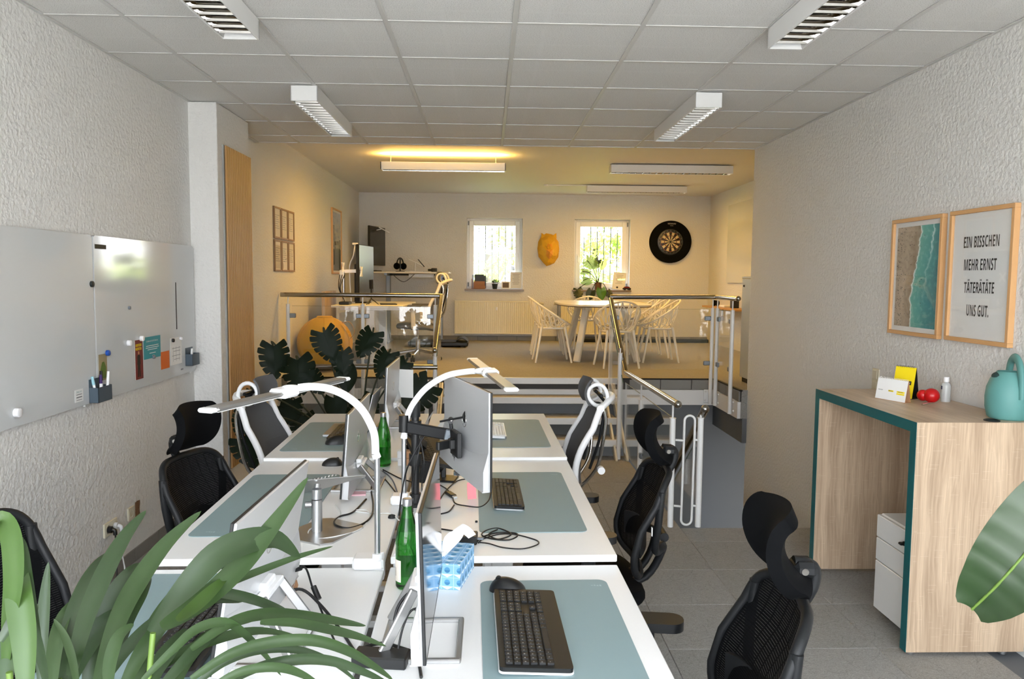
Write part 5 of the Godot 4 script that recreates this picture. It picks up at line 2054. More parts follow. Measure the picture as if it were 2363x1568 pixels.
func build_desk_things() -> void:
	mk("grey_cable", Color(0.42, 0.44, 0.50), 0.5)
	mk("pink_pale", Color(0.88, 0.70, 0.72), 0.7)
	mk("key_white", Color(0.86, 0.86, 0.86), 0.4)
	mk("key_brown", Color(0.27, 0.235, 0.17), 0.5)
	var n := 0
	# monitors
	monitor("monitor seen edge-on with dark screen towards the tissue box", Vector3(-0.141, 0.75, -2.042), 0.088, 89.9, 1.7, "loop")
	monitor("monitor showing its big white back behind the palm leaves", Vector3(-0.617, 0.75, -2.022), 0.076, -91.9, 9.4, "loop")
	monitor("silver-backed monitor beside the arched lamp pole and rear bottle", Vector3(-0.617, 0.783, -3.521), 0.020, -89.5, 4.6, "loop")
	monitor("silver-backed monitor raised behind the black clamp arm", Vector3(-0.08, 0.783, -3.04), 0.181, 108.2, 0.0, "arm")
	monitor("tall silver-backed monitor before the platform railing", Vector3(-0.617, 0.798, -4.906), 0.04, -90.4, 2.5, "loop")
	# open laptop on the far desk
	var o := thing("laptop", "open silver laptop standing between two monitors on the far desk", "laptop", Vector3(-0.735, 0.80, -4.69), -90)
	part(bx(Vector3(-0.18, 0.0, -0.01), Vector3(0.18, 0.016, 0.23), 0.004), "base", M.silver, o)
	var lid := bx(Vector3(-0.18, 0.0, -0.006), Vector3(0.18, 0.245, 0.0), 0.002)
	var ld := part(lid, "lid", M.monitor_silver, o)
	ld.position = Vector3(0, 0.014, -0.005)
	ld.rotation_degrees.x = -14
	var sm := MB.new()
	sm.quad(Vector3(-0.178, 0.004, 0.0008), Vector3(0.178, 0.004, 0.0008), Vector3(0.178, 0.243, 0.0008), Vector3(-0.178, 0.243, 0.0008))
	part(sm, "screen", M.screen, ld)
	# arched lamps
	var f := dk(-0.03, 0.79, -0.032)
	task_lamp("arched white desk lamp leaning over the whiteboard-side desks", f, dk(-0.062, 0.75, -0.005), 1.15, [Vector3(-0.371, 1.15, -2.557), Vector3(-0.373, 1.204, -2.557), Vector3(-0.385, 1.245, -2.557), Vector3(-0.416, 1.299, -2.557), Vector3(-0.465, 1.342, -2.557), Vector3(-0.522, 1.367, -2.557), Vector3(-0.579, 1.375, -2.550), Vector3(-0.62, 1.372, -2.54)], Vector3(-0.782, 1.358, -2.198), Vector3(-0.536, 1.362, -2.838))
	f = dk(0.004, 0.82, 0.60)
	task_lamp("arched white desk lamp leaning over the stairwell-side desks", f, dk(0.0, 0.783, 0.63), 1.085, [Vector3(-0.344, 1.085, -3.19), Vector3(-0.333, 1.155, -3.19), Vector3(-0.304, 1.219, -3.19), Vector3(-0.25, 1.283, -3.19), Vector3(-0.17, 1.332, -3.19), Vector3(-0.09, 1.350, -3.18), Vector3(-0.05, 1.354, -3.17)], Vector3(-0.066, 1.362, -3.54), Vector3(0.082, 1.345, -2.726))
	bottle("green glass water bottle right behind the edge-on monitor", dk(0.082, 0.75, -0.178), 20)
	bottle("green glass water bottle between the silver monitors and white boxes", dk(-0.16, 0.783, 1.30), -10, 0.272)
	# keyboards and mice
	keyboard("long black keyboard with palm rest on the pad near the mouse", dk(0.448, 0.7527, -0.505), DESK_TURN + 90, 0.49, 0.185, 0.125, M.black_plastic, M.key_black, true, 2.5, M.white_plastic)
	keyboard("short dark keyboard with silver rim beside the pink note", dk(0.441, 0.7857, 0.735), DESK_TURN + 90, 0.445, 0.125, 0.10, M.black_frame, M.key_black, false, 3.0, M.silver)
	keyboard("keyboard with white keys on the pad at the staircase end", dk(0.43, 0.8007, 2.08), DESK_TURN + 90, 0.43, 0.12, 0.10, M.silver, M.key_white, false, 3.0)
	keyboard("brown curved keyboard beside the big black mouse", dk(-0.47, 0.8007, 2.03), DESK_TURN - 90, 0.40, 0.15, 0.12, M.black_plastic, M.key_brown, false, 4.0)
	keyboard("black keyboard half hidden behind palm leaves", dk(-0.465, 0.7527, -0.52), DESK_TURN - 90, 0.44, 0.155, 0.125, M.black_plastic, M.key_black, true, 2.5)
	mouse("black mouse at the end of the long black keyboard", dk(0.40, 0.7527, -0.222), DESK_TURN + 72, 1.0)
	mouse("large black mouse on the pad beside the grey chair", dk(-0.47, 0.8007, 1.755), DESK_TURN - 75, 1.15)
	mouse("black mouse in front of the silver screen with white lead", dk(-0.42, 0.783, 1.32), DESK_TURN - 90, 0.9)
	mouse("black mouse half hidden by the laptop holder plate", dk(-0.42, 0.7857, 0.90), DESK_TURN - 90, 0.9)
	# cable puck
	var m := MB.new()
	m.lathe(Vector3.ZERO, [Vector2(0.016, 0), Vector2(0.016, 0.003), Vector2(0.013, 0.010), Vector2(0.006, 0.013), Vector2(0, 0.0135)], 20)
	single(m, "cable_holder", M.rubber, "small black dome stuck on desk near the bottle", "holder", dk(-0.03, 0.783, 0.44))
	# tissue box
	var tp := mk("tissue_print", Color(1, 1, 1), 0.6)
	tp.albedo_texture = tissue_print()
	tri(tp, Vector3(25, 25, 25), false)
	tp.uv1_triplanar_sharpness = 8.0
	var tb := thing("tissue_box", "blue patterned tissue box with white tissue sticking out", "box", dk(0.212, 0.75, -0.10), DESK_TURN - 13)
	part(bx(Vector3(-0.062, 0, -0.10), Vector3(0.062, 0.085, 0.10), 0.0015), "carton", M.tissue_print, tb)
	m = MB.new()
	m.sheet(func(u: float, v: float) -> Vector3:
		var a := (u - 0.5) * 2.0
		var w := 0.010 + 0.026 * smoothstep(0.0, 0.7, v)
		var c := Vector3(-0.012 + 0.035 * v, 0.080 + 0.088 * v - 0.012 * maxf(0, v - 0.8) * 5.0, 0.035 - 0.055 * v)
		return c + Vector3(a * w * 0.75, -0.010 * a * a * v, -a * w * 0.55) + Vector3(0.5, 0, 0.8) * 0.007 * sin(a * 6.0 + v * 3.0) * (1.0 - 0.5 * v), 16, 14, 0.0008)
	m.sheet(func(u: float, v: float) -> Vector3:
		var a := (u - 0.5) * 2.0
		return Vector3(0.024 + 0.05 * v, 0.165 - 0.028 * v * v, -0.018) + Vector3(a * 0.010, 0.004 * a, -a * 0.026 * (1 - 0.6 * v)), 8, 8, 0.0008)
	m.sheet(func(u: float, v: float) -> Vector3:
		var a := (u - 0.5) * 2.0
		return Vector3(-0.014, 0.082 + 0.022 * v, 0.04) + Vector3(a * 0.016 * (0.5 + v), 0.0, 0.012 * v + 0.006 * sin(a * 7)), 10, 6, 0.0008)
	part(m, "tissue", M.tissue_white, tb)
	# laptop holder with perforated plate
	var ls := thing("laptop_holder", "silver laptop holder with perforated tilted plate and round column", "stand", dk(-0.265, 0.783, 0.27), DESK_TURN)
	m = MB.new()
	m.t = Transform3D(Basis(Vector3.RIGHT, -PI / 2), Vector3.ZERO)
	m.prism(PackedVector2Array([Vector2(-0.135, -0.07), Vector2(0.015, -0.15), Vector2(0.055, -0.13), Vector2(0.14, 0.045), Vector2(0.125, 0.075), Vector2(0.0, 0.155), Vector2(-0.04, 0.15), Vector2(-0.14, -0.02)]), 0.0, 0.006)
	part(m, "foot_plate", M.brushed, ls)
	m = MB.new()
	m.cyl(Vector3(-0.025, 0.006, 0.0), Vector3(-0.025, 0.125, 0.0), 0.0195, -1, 24)
	part(m, "column", M.silver, ls)
	m = MB.new()
	m.cyl(Vector3(-0.025, 0.128, 0.0), Vector3(-0.025, 0.165, 0.0), 0.018, -1, 24)
	m.cyl(Vector3(-0.025, 0.165, -0.004), Vector3(-0.025, 0.178, -0.012), 0.012, -1, 16)
	part(m, "swivel_head", M.silver, ls)
	m = MB.new()
	m.cyl(Vector3(-0.045, 0.108, 0.006), Vector3(-0.066, 0.108, 0.012), 0.012, -1, 16)
	part(m, "clamp_knob", M.silver, ls)
	var pl := Node3D.new()
	pl.name = "tilted_plate"
	ls.add_child(pl)
	pl.transform = Transform3D(Basis.from_euler(Vector3(deg_to_rad(-18), deg_to_rad(-24), deg_to_rad(20))), Vector3(-0.02, 0.182, -0.025))
	m = MB.new()
	m.t = Transform3D(Basis(Vector3.RIGHT, -PI / 2), Vector3.ZERO)
	m.prism(PackedVector2Array([Vector2(-0.14, -0.10), Vector2(-0.02, -0.12), Vector2(0.14, 0.10), Vector2(0.13, 0.12), Vector2(-0.10, 0.12), Vector2(-0.14, 0.09)]), 0.0, 0.003)
	part(m, "plate", M.brushed, pl)
	m = MB.new()
	for i in 16:
		for j in 3:
			for k in 2:
				var hx := -0.10 + i * 0.0125 + (0.006 if j % 2 else 0.0)
				var hz: float = (-0.05 if k == 0 else 0.055) + j * 0.010 - hx * 0.35
				m.cyl(Vector3(hx, 0.0031, hz), Vector3(hx, 0.0034, hz), 0.0032, -1, 6)
	part(m, "perforations", M.white_plastic, pl).set_meta("kind", "stuff")
	# monitor arm column with cross arm
	var ma := thing("screen_pole", "black monitor arm column clamped between the desks", "monitor arm", dk(0.05, 0.783, 0.615))
	m = MB.new()
	m.cyl(Vector3.ZERO, Vector3(0, 0.40, 0), 0.0165, -1, 18)
	part(m, "column", M.black_plastic, ma)
	m = MB.new()
	m.cyl(Vector3(0, 0.375, 0), Vector3(0, 0.438, 0), 0.0215, 0.021, 18)
	part(m, "column_cap", M.black_frame, ma)
	m = MB.new()
	m.box(Vector3(0, 0.006, 0), Vector3(0.09, 0.012, 0.10), 0.004)
	m.cyl(Vector3(0, 0.012, 0), Vector3(0, 0.05, 0), 0.024, -1, 18)
	part(m, "desk_clamp", M.black_plastic, ma)
	for y in [0.31, 0.17]:
		m = MB.new()
		m.cyl(Vector3(0, y, 0), Vector3(0, y + 0.05, 0), 0.026, -1, 18)
		part(m, "collar", M.black_plastic, ma)
	m = MB.new()
	m.bar(Vector3(-0.06, 0.34, 0.02), Vector3(0.145, 0.305, 0.03), 0.022, 0.048, 0.005)
	part(m, "arm", M.black_frame, ma)
	m = MB.new()
	m.cyl(Vector3(-0.045, 0.315, 0.02), Vector3(-0.045, 0.385, 0.02), 0.021, -1, 16)
	part(m, "elbow", M.black_plastic, ma)
	m = MB.new()
	m.bar(Vector3(0.125, 0.308, 0.03), Vector3(0.165, 0.300, 0.03), 0.030, 0.046, 0.004)
	m.cyl(Vector3(0.15, 0.30, 0.046), Vector3(0.15, 0.30, 0.050), 0.008, -1, 12)
	part(m, "end_bracket", M.clamp_metal, ma)
	m = MB.new()
	m.bar(Vector3(-0.045, 0.33, 0.02), Vector3(0.02, 0.20, -0.25), 0.022, 0.04, 0.005)
	part(m, "lower_arm", M.black_plastic, ma)
	for i in 3:
		m = MB.new()
		m.ring(curve([Vector3(0.02 + 0.01 * i, 0.30, 0.02), Vector3(0.04 - 0.03 * i, 0.19, 0.04 + 0.01 * i), Vector3(0.03 - 0.04 * i, 0.08, 0.03), Vector3(0.05 - 0.05 * i, 0.004, 0.06 + 0.05 * i)], 6), 0.003, 6)
		part(m, "cord", M.cable, ma)
	# articulated clamp arm with suction disc on the raised monitor
	var ca := thing("clamp_arm", "black articulated clamp arm with rod and round pad on monitor back", "clamp", Vector3(-0.147, 1.155, -3.085))
	var joints := [Vector3(0, 0.01, 0), Vector3(0.008, -0.065, 0.005), Vector3(0.018, -0.125, 0.0), Vector3(0.03, -0.20, 0.004)]
	for i in 3:
		m = MB.new()
		m.bar(joints[i], joints[i + 1], 0.022, 0.014, 0.004)
		part(m, "link", M.black_frame, ca)
	for j in joints:
		m = MB.new()
		m.cyl(j + Vector3(0, 0, -0.016), j + Vector3(0, 0, 0.016), 0.0115, -1, 14)
		part(m, "joint", M.black_plastic, ca)
		m = MB.new()
		m.cyl(j + Vector3(0.004, 0.004, 0.016), j + Vector3(0.004, 0.004, 0.021), 0.004, -1, 8)
		part(m, "bolt", M.chrome, ca)
	m = MB.new()
	m.cyl(Vector3(-0.042, 0.005, 0.0), Vector3(0.055, 0.032, 0.045), 0.0042, -1, 10)
	part(m, "rod", M.black_frame, ca)
	m = MB.new()
	m.t = Transform3D(Basis(Vector3(0.3, 0, -0.95).normalized(), Vector3(0.94, 0.0, 0.34).normalized(), Vector3(0, -1, 0)), Vector3(0.058, 0.034, 0.048))
	m.lathe(Vector3.ZERO, [Vector2(0.0, -0.004), Vector2(0.018, -0.003), Vector2(0.026, 0.004), Vector2(0.0, 0.006)], 24)
	part(m, "suction_pad", M.rubber, ca)
	m = MB.new()
	m.box(Vector3(0.03, -0.205, 0.0), Vector3(0.035, 0.02, 0.03), 0.004)
	part(m, "lower_clamp", M.chrome, ca)
	# black laptop on a tilted tray behind the arm
	var lt := thing("laptop", "black laptop on tilted tray held behind the arm column", "laptop", Vector3(-0.255, 0.955, -3.48), 18)
	lt.rotation_degrees = Vector3(14, 18, -16)
	part(bx(Vector3(-0.11, -0.008, -0.15), Vector3(0.11, 0.008, 0.15), 0.004), "base", M.black_plastic, lt)
	m = MB.new()
	for i in 5:
		for j in 12:
			m.box(Vector3(-0.08 + i * 0.02, 0.009, -0.12 + j * 0.022), Vector3(0.016, 0.002, 0.018), 0.0006)
	part(m, "keys", M.key_black, lt).set_meta("kind", "stuff")
	part(bx(Vector3(-0.02, -0.16, -0.02), Vector3(0.02, -0.008, 0.02), 0.004), "tray_post", M.black_plastic, lt)
	# headphones
	var hp := thing("headphones", "black over-ear headphones lying behind the arm column", "headphones", dk(0.05, 0.80, 1.42), 20)
	var pts := PackedVector3Array()
	for i in 17:
		var a := PI * i / 16.0
		pts.append(Vector3(cos(a) * 0.095, 0.02 + sin(a) * 0.115, 0))
	m = MB.new()
	m.ring(pts, 0.010, 8, false, true, 1.6)
	part(m, "head_band", M.black_plastic, hp)
	for s in [-1.0, 1.0]:
		m = MB.new()
		m.t = Transform3D(Basis(Vector3.BACK, PI / 2), Vector3(s * 0.092, 0.03, 0))
		m.lathe(Vector3.ZERO, [Vector2(0, -0.018), Vector2(0.036, -0.018), Vector2(0.042, -0.01), Vector2(0.042, 0.01), Vector2(0.036, 0.018), Vector2(0, 0.018)], 24)
		part(m, "ear_cup", M.black_soft, hp)
	var hd := thing("webcam", "round black webcam on base with dark red lens ring", "camera", dk(0.115, 0.783, 1.02), -10)
	m = MB.new()
	m.ball(Vector3(0, 0.075, 0), Vector3(0.045, 0.045, 0.04), 20, 12)
	part(m, "body", M.black_plastic, hd)
	m = MB.new()
	m.t = Transform3D(Basis(Vector3.RIGHT, PI / 2), Vector3(0, 0.07, 0.034))
	m.lathe(Vector3.ZERO, [Vector2(0.024, 0), Vector2(0.024, 0.008), Vector2(0.018, 0.009), Vector2(0.0, 0.004)], 20)
	part(m, "lens_ring", M.dark_red, hd)
	m = MB.new()
	m.box(Vector3(0.02, 0.005, -0.01), Vector3(0.16, 0.01, 0.11), 0.003)
	m.cyl(Vector3(0, 0.01, 0), Vector3(0, 0.04, 0), 0.014)
	part(m, "foot", M.black_plastic, hd)
	single(bx(Vector3(-0.012, 0, -0.10), Vector3(0.012, 0.21, 0.10), 0.004), "black_box", M.black_plastic, "upright black slab-shaped dock beside the yellow folder", "dock", dk(0.145, 0.783, 1.13), 6)
	m = MB.new()
	m.prism(PackedVector2Array([Vector2(-0.055, 0), Vector2(0.075, 0), Vector2(-0.02, 0.085), Vector2(-0.05, 0.095)]), -0.002, 0.002)
	single(m, "yellow_folder", M.yellow_paper, "yellow cardboard piece leaning behind the clamp arm", "folder", dk(0.165, 0.783, 1.30), 12)
	# small cartons
	for i in 2:
		var b := thing("small_carton", "small white carton with brown side, %s of the pair beside bottle" % ["lower", "upper"][i], "box", dk(-0.055, 0.783 + 0.036 * i, 1.33 + 0.01 * i), DESK_TURN + 4 - 8 * i, "small white cartons")
		part(bx(Vector3(-0.035, 0, -0.03), Vector3(0.002 + 0.004 * i, 0.0355, 0.03), 0.001), "white_half", M.paper, b)
		part(bx(Vector3(0.002 + 0.004 * i, 0, -0.03), Vector3(0.035, 0.0355, 0.03), 0.001), "brown_half", M.kraft, b)
	# notes
	m = MB.new()
	m.sheet(func(u: float, v: float) -> Vector3:
		return Vector3(lerpf(-0.02, 0.02, u), 0.07 * v, 0.012 * (1 - v) * (1 - v)), 4, 6, 0.0006)
	single(m, "sticky_note", M.pink, "pink sticky note hanging below the raised monitor", "note", dk(0.285, 0.785, 0.70), 20)
	single(bx(Vector3(-0.035, 0, -0.035), Vector3(0.035, 0.006, 0.035)), "sticky_note", M.pink_pale, "pale pink note pad inside the monitor's foot", "note", dk(-0.215, 0.783, 0.79), 8)
	var kc := thing("price_card", "small kraft paper card with script lettering beside white monitor", "card", dk(-0.262, 0.75, -0.205), DESK_TURN + 96)
	m = MB.new()
	m.quad(Vector3(-0.055, 0, 0.0), Vector3(0.055, 0, 0.0), Vector3(0.055, 0.105, -0.025), Vector3(-0.055, 0.105, -0.025))
	m.quad(Vector3(0.055, 0, -0.05), Vector3(-0.055, 0, -0.05), Vector3(-0.055, 0.105, -0.026), Vector3(0.055, 0.105, -0.026))
	part(m, "folded_card", M.kraft, kc)
	fit_text("Danke", 0.07, 0.026, M.ink, kc, Transform3D(Basis(Vector3.RIGHT, -0.234), Vector3(0, 0.078, -0.0175)), "lettering", false)
	for i in 3:
		part(bx(Vector3(-0.04, 0.026 + 0.011 * i, -0.0055 - 0.0026 * i), Vector3(0.03 - 0.008 * i, 0.029 + 0.011 * i, -0.0050 - 0.0026 * i)), "printed_line", M.paper, kc)
	# hub, charger, power brick
	var hub := thing("usb_hub", "small black cable adapter on desk with cords", "adapter", dk(0.195, 0.783, 0.745), 25)
	part(bx(Vector3(-0.014, 0.001, -0.035), Vector3(0.014, 0.014, 0.035), 0.003), "case", M.black_plastic, hub)
	part(bx(Vector3(-0.009, 0.002, 0.035), Vector3(0.009, 0.011, 0.055), 0.002), "clear_plug", M.clear_plastic, hub)
	var ch := thing("charger", "square black charger block beside tissue box with tangled cord", "charger", dk(0.272, 0.783, 0.145), DESK_TURN - 4)
	part(bx(Vector3(-0.035, 0, -0.035), Vector3(0.035, 0.032, 0.035), 0.004), "block", M.black_plastic, ch)
	part(bx(Vector3(0.034, 0.009, -0.009), Vector3(0.058, 0.018, 0.003), 0.002), "plug", M.clamp_metal, ch)
	single(bx(Vector3(-0.07, 0, -0.032), Vector3(0.07, 0.03, 0.032), 0.004), "power_brick", M.black_plastic, "black power supply brick lying on the desk seam", "power supply", dk(0.056, 0.75, -0.67), DESK_TURN - 8)
	single(bx(Vector3(-0.005, 0, -0.004), Vector3(0.005, 0.008, 0.004), 0.002), "cable_clip", M.rubber, "tiny black clip at the edge of the desk pad", "clip", dk(0.305, 0.783, 0.37))
	single(bx(Vector3(-0.012, 0, -0.02), Vector3(0.012, 0.05, 0.02), 0.004), "socket_block", M.white_plastic, "white socket block in the gap behind the front bottle", "socket", dk(0.03, 0.74, 0.03), DESK_TURN)
	# cables lying about
	var runs := [
		["cable", 0.004, 1, [-0.165, 0.688, -0.192, 0.504, -0.235, 0.448, -0.246, 0.382, -0.225, 0.319, -0.178, 0.302, -0.131, 0.353, -0.110, 0.445, -0.127, 0.623, -0.163, 0.844, -0.164, 0.962, -0.124, 0.924]],
		["white_cable", 0.0025, 1, [-0.283, 0.608, -0.242, 0.499, -0.243, 0.404, -0.285, 0.362, -0.319, 0.286, -0.313, 0.226, -0.283, 0.188, -0.209, 0.200, -0.136, 0.291, -0.118, 0.439, -0.141, 0.520, -0.196, 0.527, -0.112, 0.490, -0.041, 0.471, 0.002, 0.398]],
		["cable", 0.003, 1, [-0.147, 1.097, -0.082, 0.901, -0.026, 0.704, 0.016, 0.493]],
		["grey_cable", 0.003, 1, [-0.149, 1.180, -0.085, 1.007, -0.029, 0.717, 0.008, 0.470]],
		["cable", 0.003, 1, [-0.152, 1.206, -0.048, 1.030, 0.003, 0.974, 0.029, 0.869]],
		["cable", 0.0028, 1, [0.143, 0.911, 0.179, 0.830, 0.203, 0.712, 0.218, 0.621, 0.262, 0.571, 0.322, 0.569, 0.358, 0.656, 0.372, 0.777]],
		["cable", 0.003, 1, [0.158, 0.472, 0.194, 0.506, 0.213, 0.596]],
		["cable", 0.0028, 1, [0.146, 0.648, 0.173, 0.823, 0.224, 0.993, 0.300, 1.023, 0.362, 1.030]],
		["cable", 0.0028, 1, [0.305, 0.144, 0.334, 0.200, 0.386, 0.237, 0.448, 0.231, 0.453, 0.182, 0.418, 0.155, 0.360, 0.170, 0.324, 0.200, 0.341, 0.263, 0.388, 0.288, 0.433, 0.207, 0.384, 0.165, 0.350, 0.219, 0.384, 0.262]],
		["cable", 0.0025, 1, [0.308, 0.135, 0.348, 0.120, 0.396, 0.078, 0.464, 0.063, 0.517, 0.088, 0.527, 0.138, 0.499, 0.176, 0.441, 0.207, 0.386, 0.218, 0.329, 0.171, 0.311, 0.116]],
		["cable", 0.003, 1, [0.166, 0.288, 0.208, 0.267, 0.237, 0.251, 0.250, 0.190]],
		["cable", 0.0045, 0, [-0.007, -0.598, 0.024, -0.575, 0.056, -0.571, 0.099, -0.597, 0.134, -0.634, 0.153, -0.687, 0.163, -0.751]],
	]
	var says := ["black looped cable beside the laptop holder's foot", "thin white cable winding round the laptop holder", "black cable passing both lamp poles", "grey cable passing both lamp poles", "black cable running from rear bottle towards arm column", "black cord from the adapter to the short keyboard", "short black lead ending at the adapter", "black lead crossing below the raised monitor", "black cord coiled beside the charger", "black cord in a long loop on the bare desktop", "black cord leading to the charger from the screen", "thick black cord curling around the power brick"]
	for i in runs.size():
		cable_run(runs[i], says[i])
	# hanging leads of the two near monitors
	for q in [["black power lead dropping from the edge-on monitor", [Vector3(-0.165, 0.90, -2.02), Vector3(-0.205, 0.895, -2.02), Vector3(-0.235, 0.86, -2.0), Vector3(-0.245, 0.80, -1.97), Vector3(-0.245, 0.76, -1.92)], 0.0042], ["thin black lead dropping from the edge-on monitor", [Vector3(-0.160, 0.872, -1.98), Vector3(-0.195, 0.868, -1.97), Vector3(-0.215, 0.83, -1.955), Vector3(-0.225, 0.785, -1.93)], 0.003], ["thick black lead hanging from the white monitor back", [Vector3(-0.58, 0.83, -2.18), Vector3(-0.53, 0.835, -2.19), Vector3(-0.47, 0.80, -2.16), Vector3(-0.40, 0.765, -2.08), Vector3(-0.35, 0.755, -1.99), Vector3(-0.315, 0.754, -1.93)], 0.0045], ["thin black lead with ferrite from the white monitor back", [Vector3(-0.575, 0.86, -2.27), Vector3(-0.54, 0.87, -2.27), Vector3(-0.505, 0.82, -2.22), Vector3(-0.45, 0.775, -2.12), Vector3(-0.385, 0.755, -1.98)], 0.003]]:
		var c := thing("monitor_cable", q[0], "cable", Vector3.ZERO, 0, "monitor leads")
		m = MB.new()
		m.ring(curve(q[1], 6), q[2], 8)
		part(m, "lead", M.cable, c)
		m = MB.new()
		var d: Vector3 = (q[1][1] - q[1][0]).normalized()
		m.bar(q[1][0] - d * 0.006, q[1][0] + d * 0.028, 0.018 if q[2] > 0.004 else 0.010, 0.015 if q[2] > 0.004 else 0.010, 0.003)
		part(m, "plug", M.cable, c)
		if q[0].contains("ferrite"):
			m = MB.new()
			m.cyl(q[1][2] + Vector3(0, 0.012, 0.0), q[1][2] + Vector3(0.02, -0.018, 0.02), 0.0085, -1, 12)
			part(m, "ferrite_core", M.cable, c)
	# easel stand lying behind the raised monitor
	var es := thing("tablet_stand", "white tilted tablet stand on the far desk behind the raised monitor", "stand", dk(0.15, 0.798, 2.15), -15)
	m = MB.new()
	m.bar(Vector3(-0.05, 0.0, 0.05), Vector3(0.03, 0.13, -0.04), 0.09, 0.012, 0.003)
	part(m, "rest_plate", M.white_metal, es)
	m = MB.new()
	m.bar(Vector3(-0.16, 0.006, 0.06), Vector3(-0.10, 0.12, 0.0), 0.012, 0.006, 0.002)
	part(m, "prop", M.silver, es)
	# paper poster behind the far monitor
	single(bx(Vector3(-0.001, 0, -0.09), Vector3(0.001, 0.19, 0.09)), "info_sheet", M.paper, "white printed sheet standing behind the tall silver monitor", "paper", dk(-0.19, 0.93, 2.62), 70)

# ---------- upper room ----------
func landscape_print() -> ImageTexture:
	var w := 160
	var h := 220
	var im := Image.create(w, h, false, Image.FORMAT_RGB8)
	var nz := FastNoiseLite.new()
	nz.seed = 14
	nz.frequency = 0.018
	for y in h:
		for x in w:
			var t := float(y) / h
			var c := Color(0.66, 0.68, 0.74).lerp(Color(0.78, 0.74, 0.60), clampf(t * 1.6, 0, 1))
			c = c.lerp(Color(0.50, 0.53, 0.60), clampf(nz.get_noise_2d(x, y * 2.5) * 1.5, 0, 0.7))
			if t > 0.62 + 0.05 * nz.get_noise_2d(x * 2.0, 9.0):
				c = Color(0.36, 0.37, 0.26).lerp(Color(0.20, 0.23, 0.18), (t - 0.62) * 2.6)
			if absf(x - 46.0) < 10.0 - 6.0 * (1 - t) and t > 0.36:
				c = Color(0.05, 0.07, 0.07)
			im.set_pixel(x, y, c)
	return img_tex(im)

func fluted(root: Node3D, w: float, h: float, called: String) -> void:
	var m := MB.new()
	var n := int(w / 0.034)
	var pg := PackedVector2Array()
	for k in n:
		var x := -w / 2 + w * k / n
		var s := w / n
		pg.append(Vector2(x, 0.045))
		pg.append(Vector2(x + s * 0.25, 0.045))
		pg.append(Vector2(x + s * 0.38, 0.054))
		pg.append(Vector2(x + s * 0.87, 0.054))
	pg.append(Vector2(w / 2, 0.045))
	pg.append(Vector2(w / 2, -0.045))
	pg.append(Vector2(-w / 2, -0.045))
	m.t = Transform3D(Basis(Vector3(1, 0, 0), Vector3(0, 0, 1), Vector3(0, 1, 0)), Vector3(0, 0, 0))
	m.prism(pg, 0.02, h - 0.02)
	part(m, called, M.radiator, root)

func radiator(at: Vector3, w: float, label: String, valve: float) -> void:
	var r := thing("radiator", label, "radiator", at, 0, "cream panel radiators")
	var h := 0.555
	fluted(r, w - 0.02, h, "fluted_panel")
	for q in [[-w / 2, -w / 2 + 0.012, 0.0, h], [w / 2 - 0.012, w / 2, 0.0, h]]:
		part(bx(Vector3(q[0], q[2], -0.05), Vector3(q[1], q[3], 0.058), 0.002), "side_cover", M.radiator, r)
	part(bx(Vector3(-w / 2, h - 0.02, -0.05), Vector3(w / 2, h + 0.002, 0.058), 0.003), "top_grille", M.radiator, r)
	part(bx(Vector3(-w / 2, -0.002, -0.05), Vector3(w / 2, 0.02, 0.058), 0.003), "bottom_rail", M.radiator, r)
	var m := MB.new()
	m.cyl(Vector3(valve * w / 2, h - 0.04, 0.0), Vector3(valve * (w / 2 + 0.06), h - 0.04, 0.0), 0.012, -1, 10)
	m.cyl(Vector3(valve * (w / 2 + 0.05), h - 0.04, 0.0), Vector3(valve * (w / 2 + 0.05), -0.13, 0.0), 0.009, -1, 8)
	part(m, "pipe", M.clamp_metal, r)
	m = MB.new()
	m.cyl(Vector3(valve * (w / 2 + 0.06), h - 0.04, 0.0), Vector3(valve * (w / 2 + 0.12), h - 0.04, 0.0), 0.024, 0.02, 14)
	part(m, "thermostat_knob", M.beige_switch, r)
	if valve > 0:
		part(bx(Vector3(0.0, h * 0.72, 0.054), Vector3(0.03, h * 0.82, 0.07), 0.004), "heat_meter", M.white_plastic, r)
	for x in [-w * 0.3, w * 0.3]:
		part(bx(Vector3(x - 0.015, 0.1, -0.052), Vector3(x + 0.015, h - 0.1, -0.045)), "wall_bracket", M.white_metal, r)

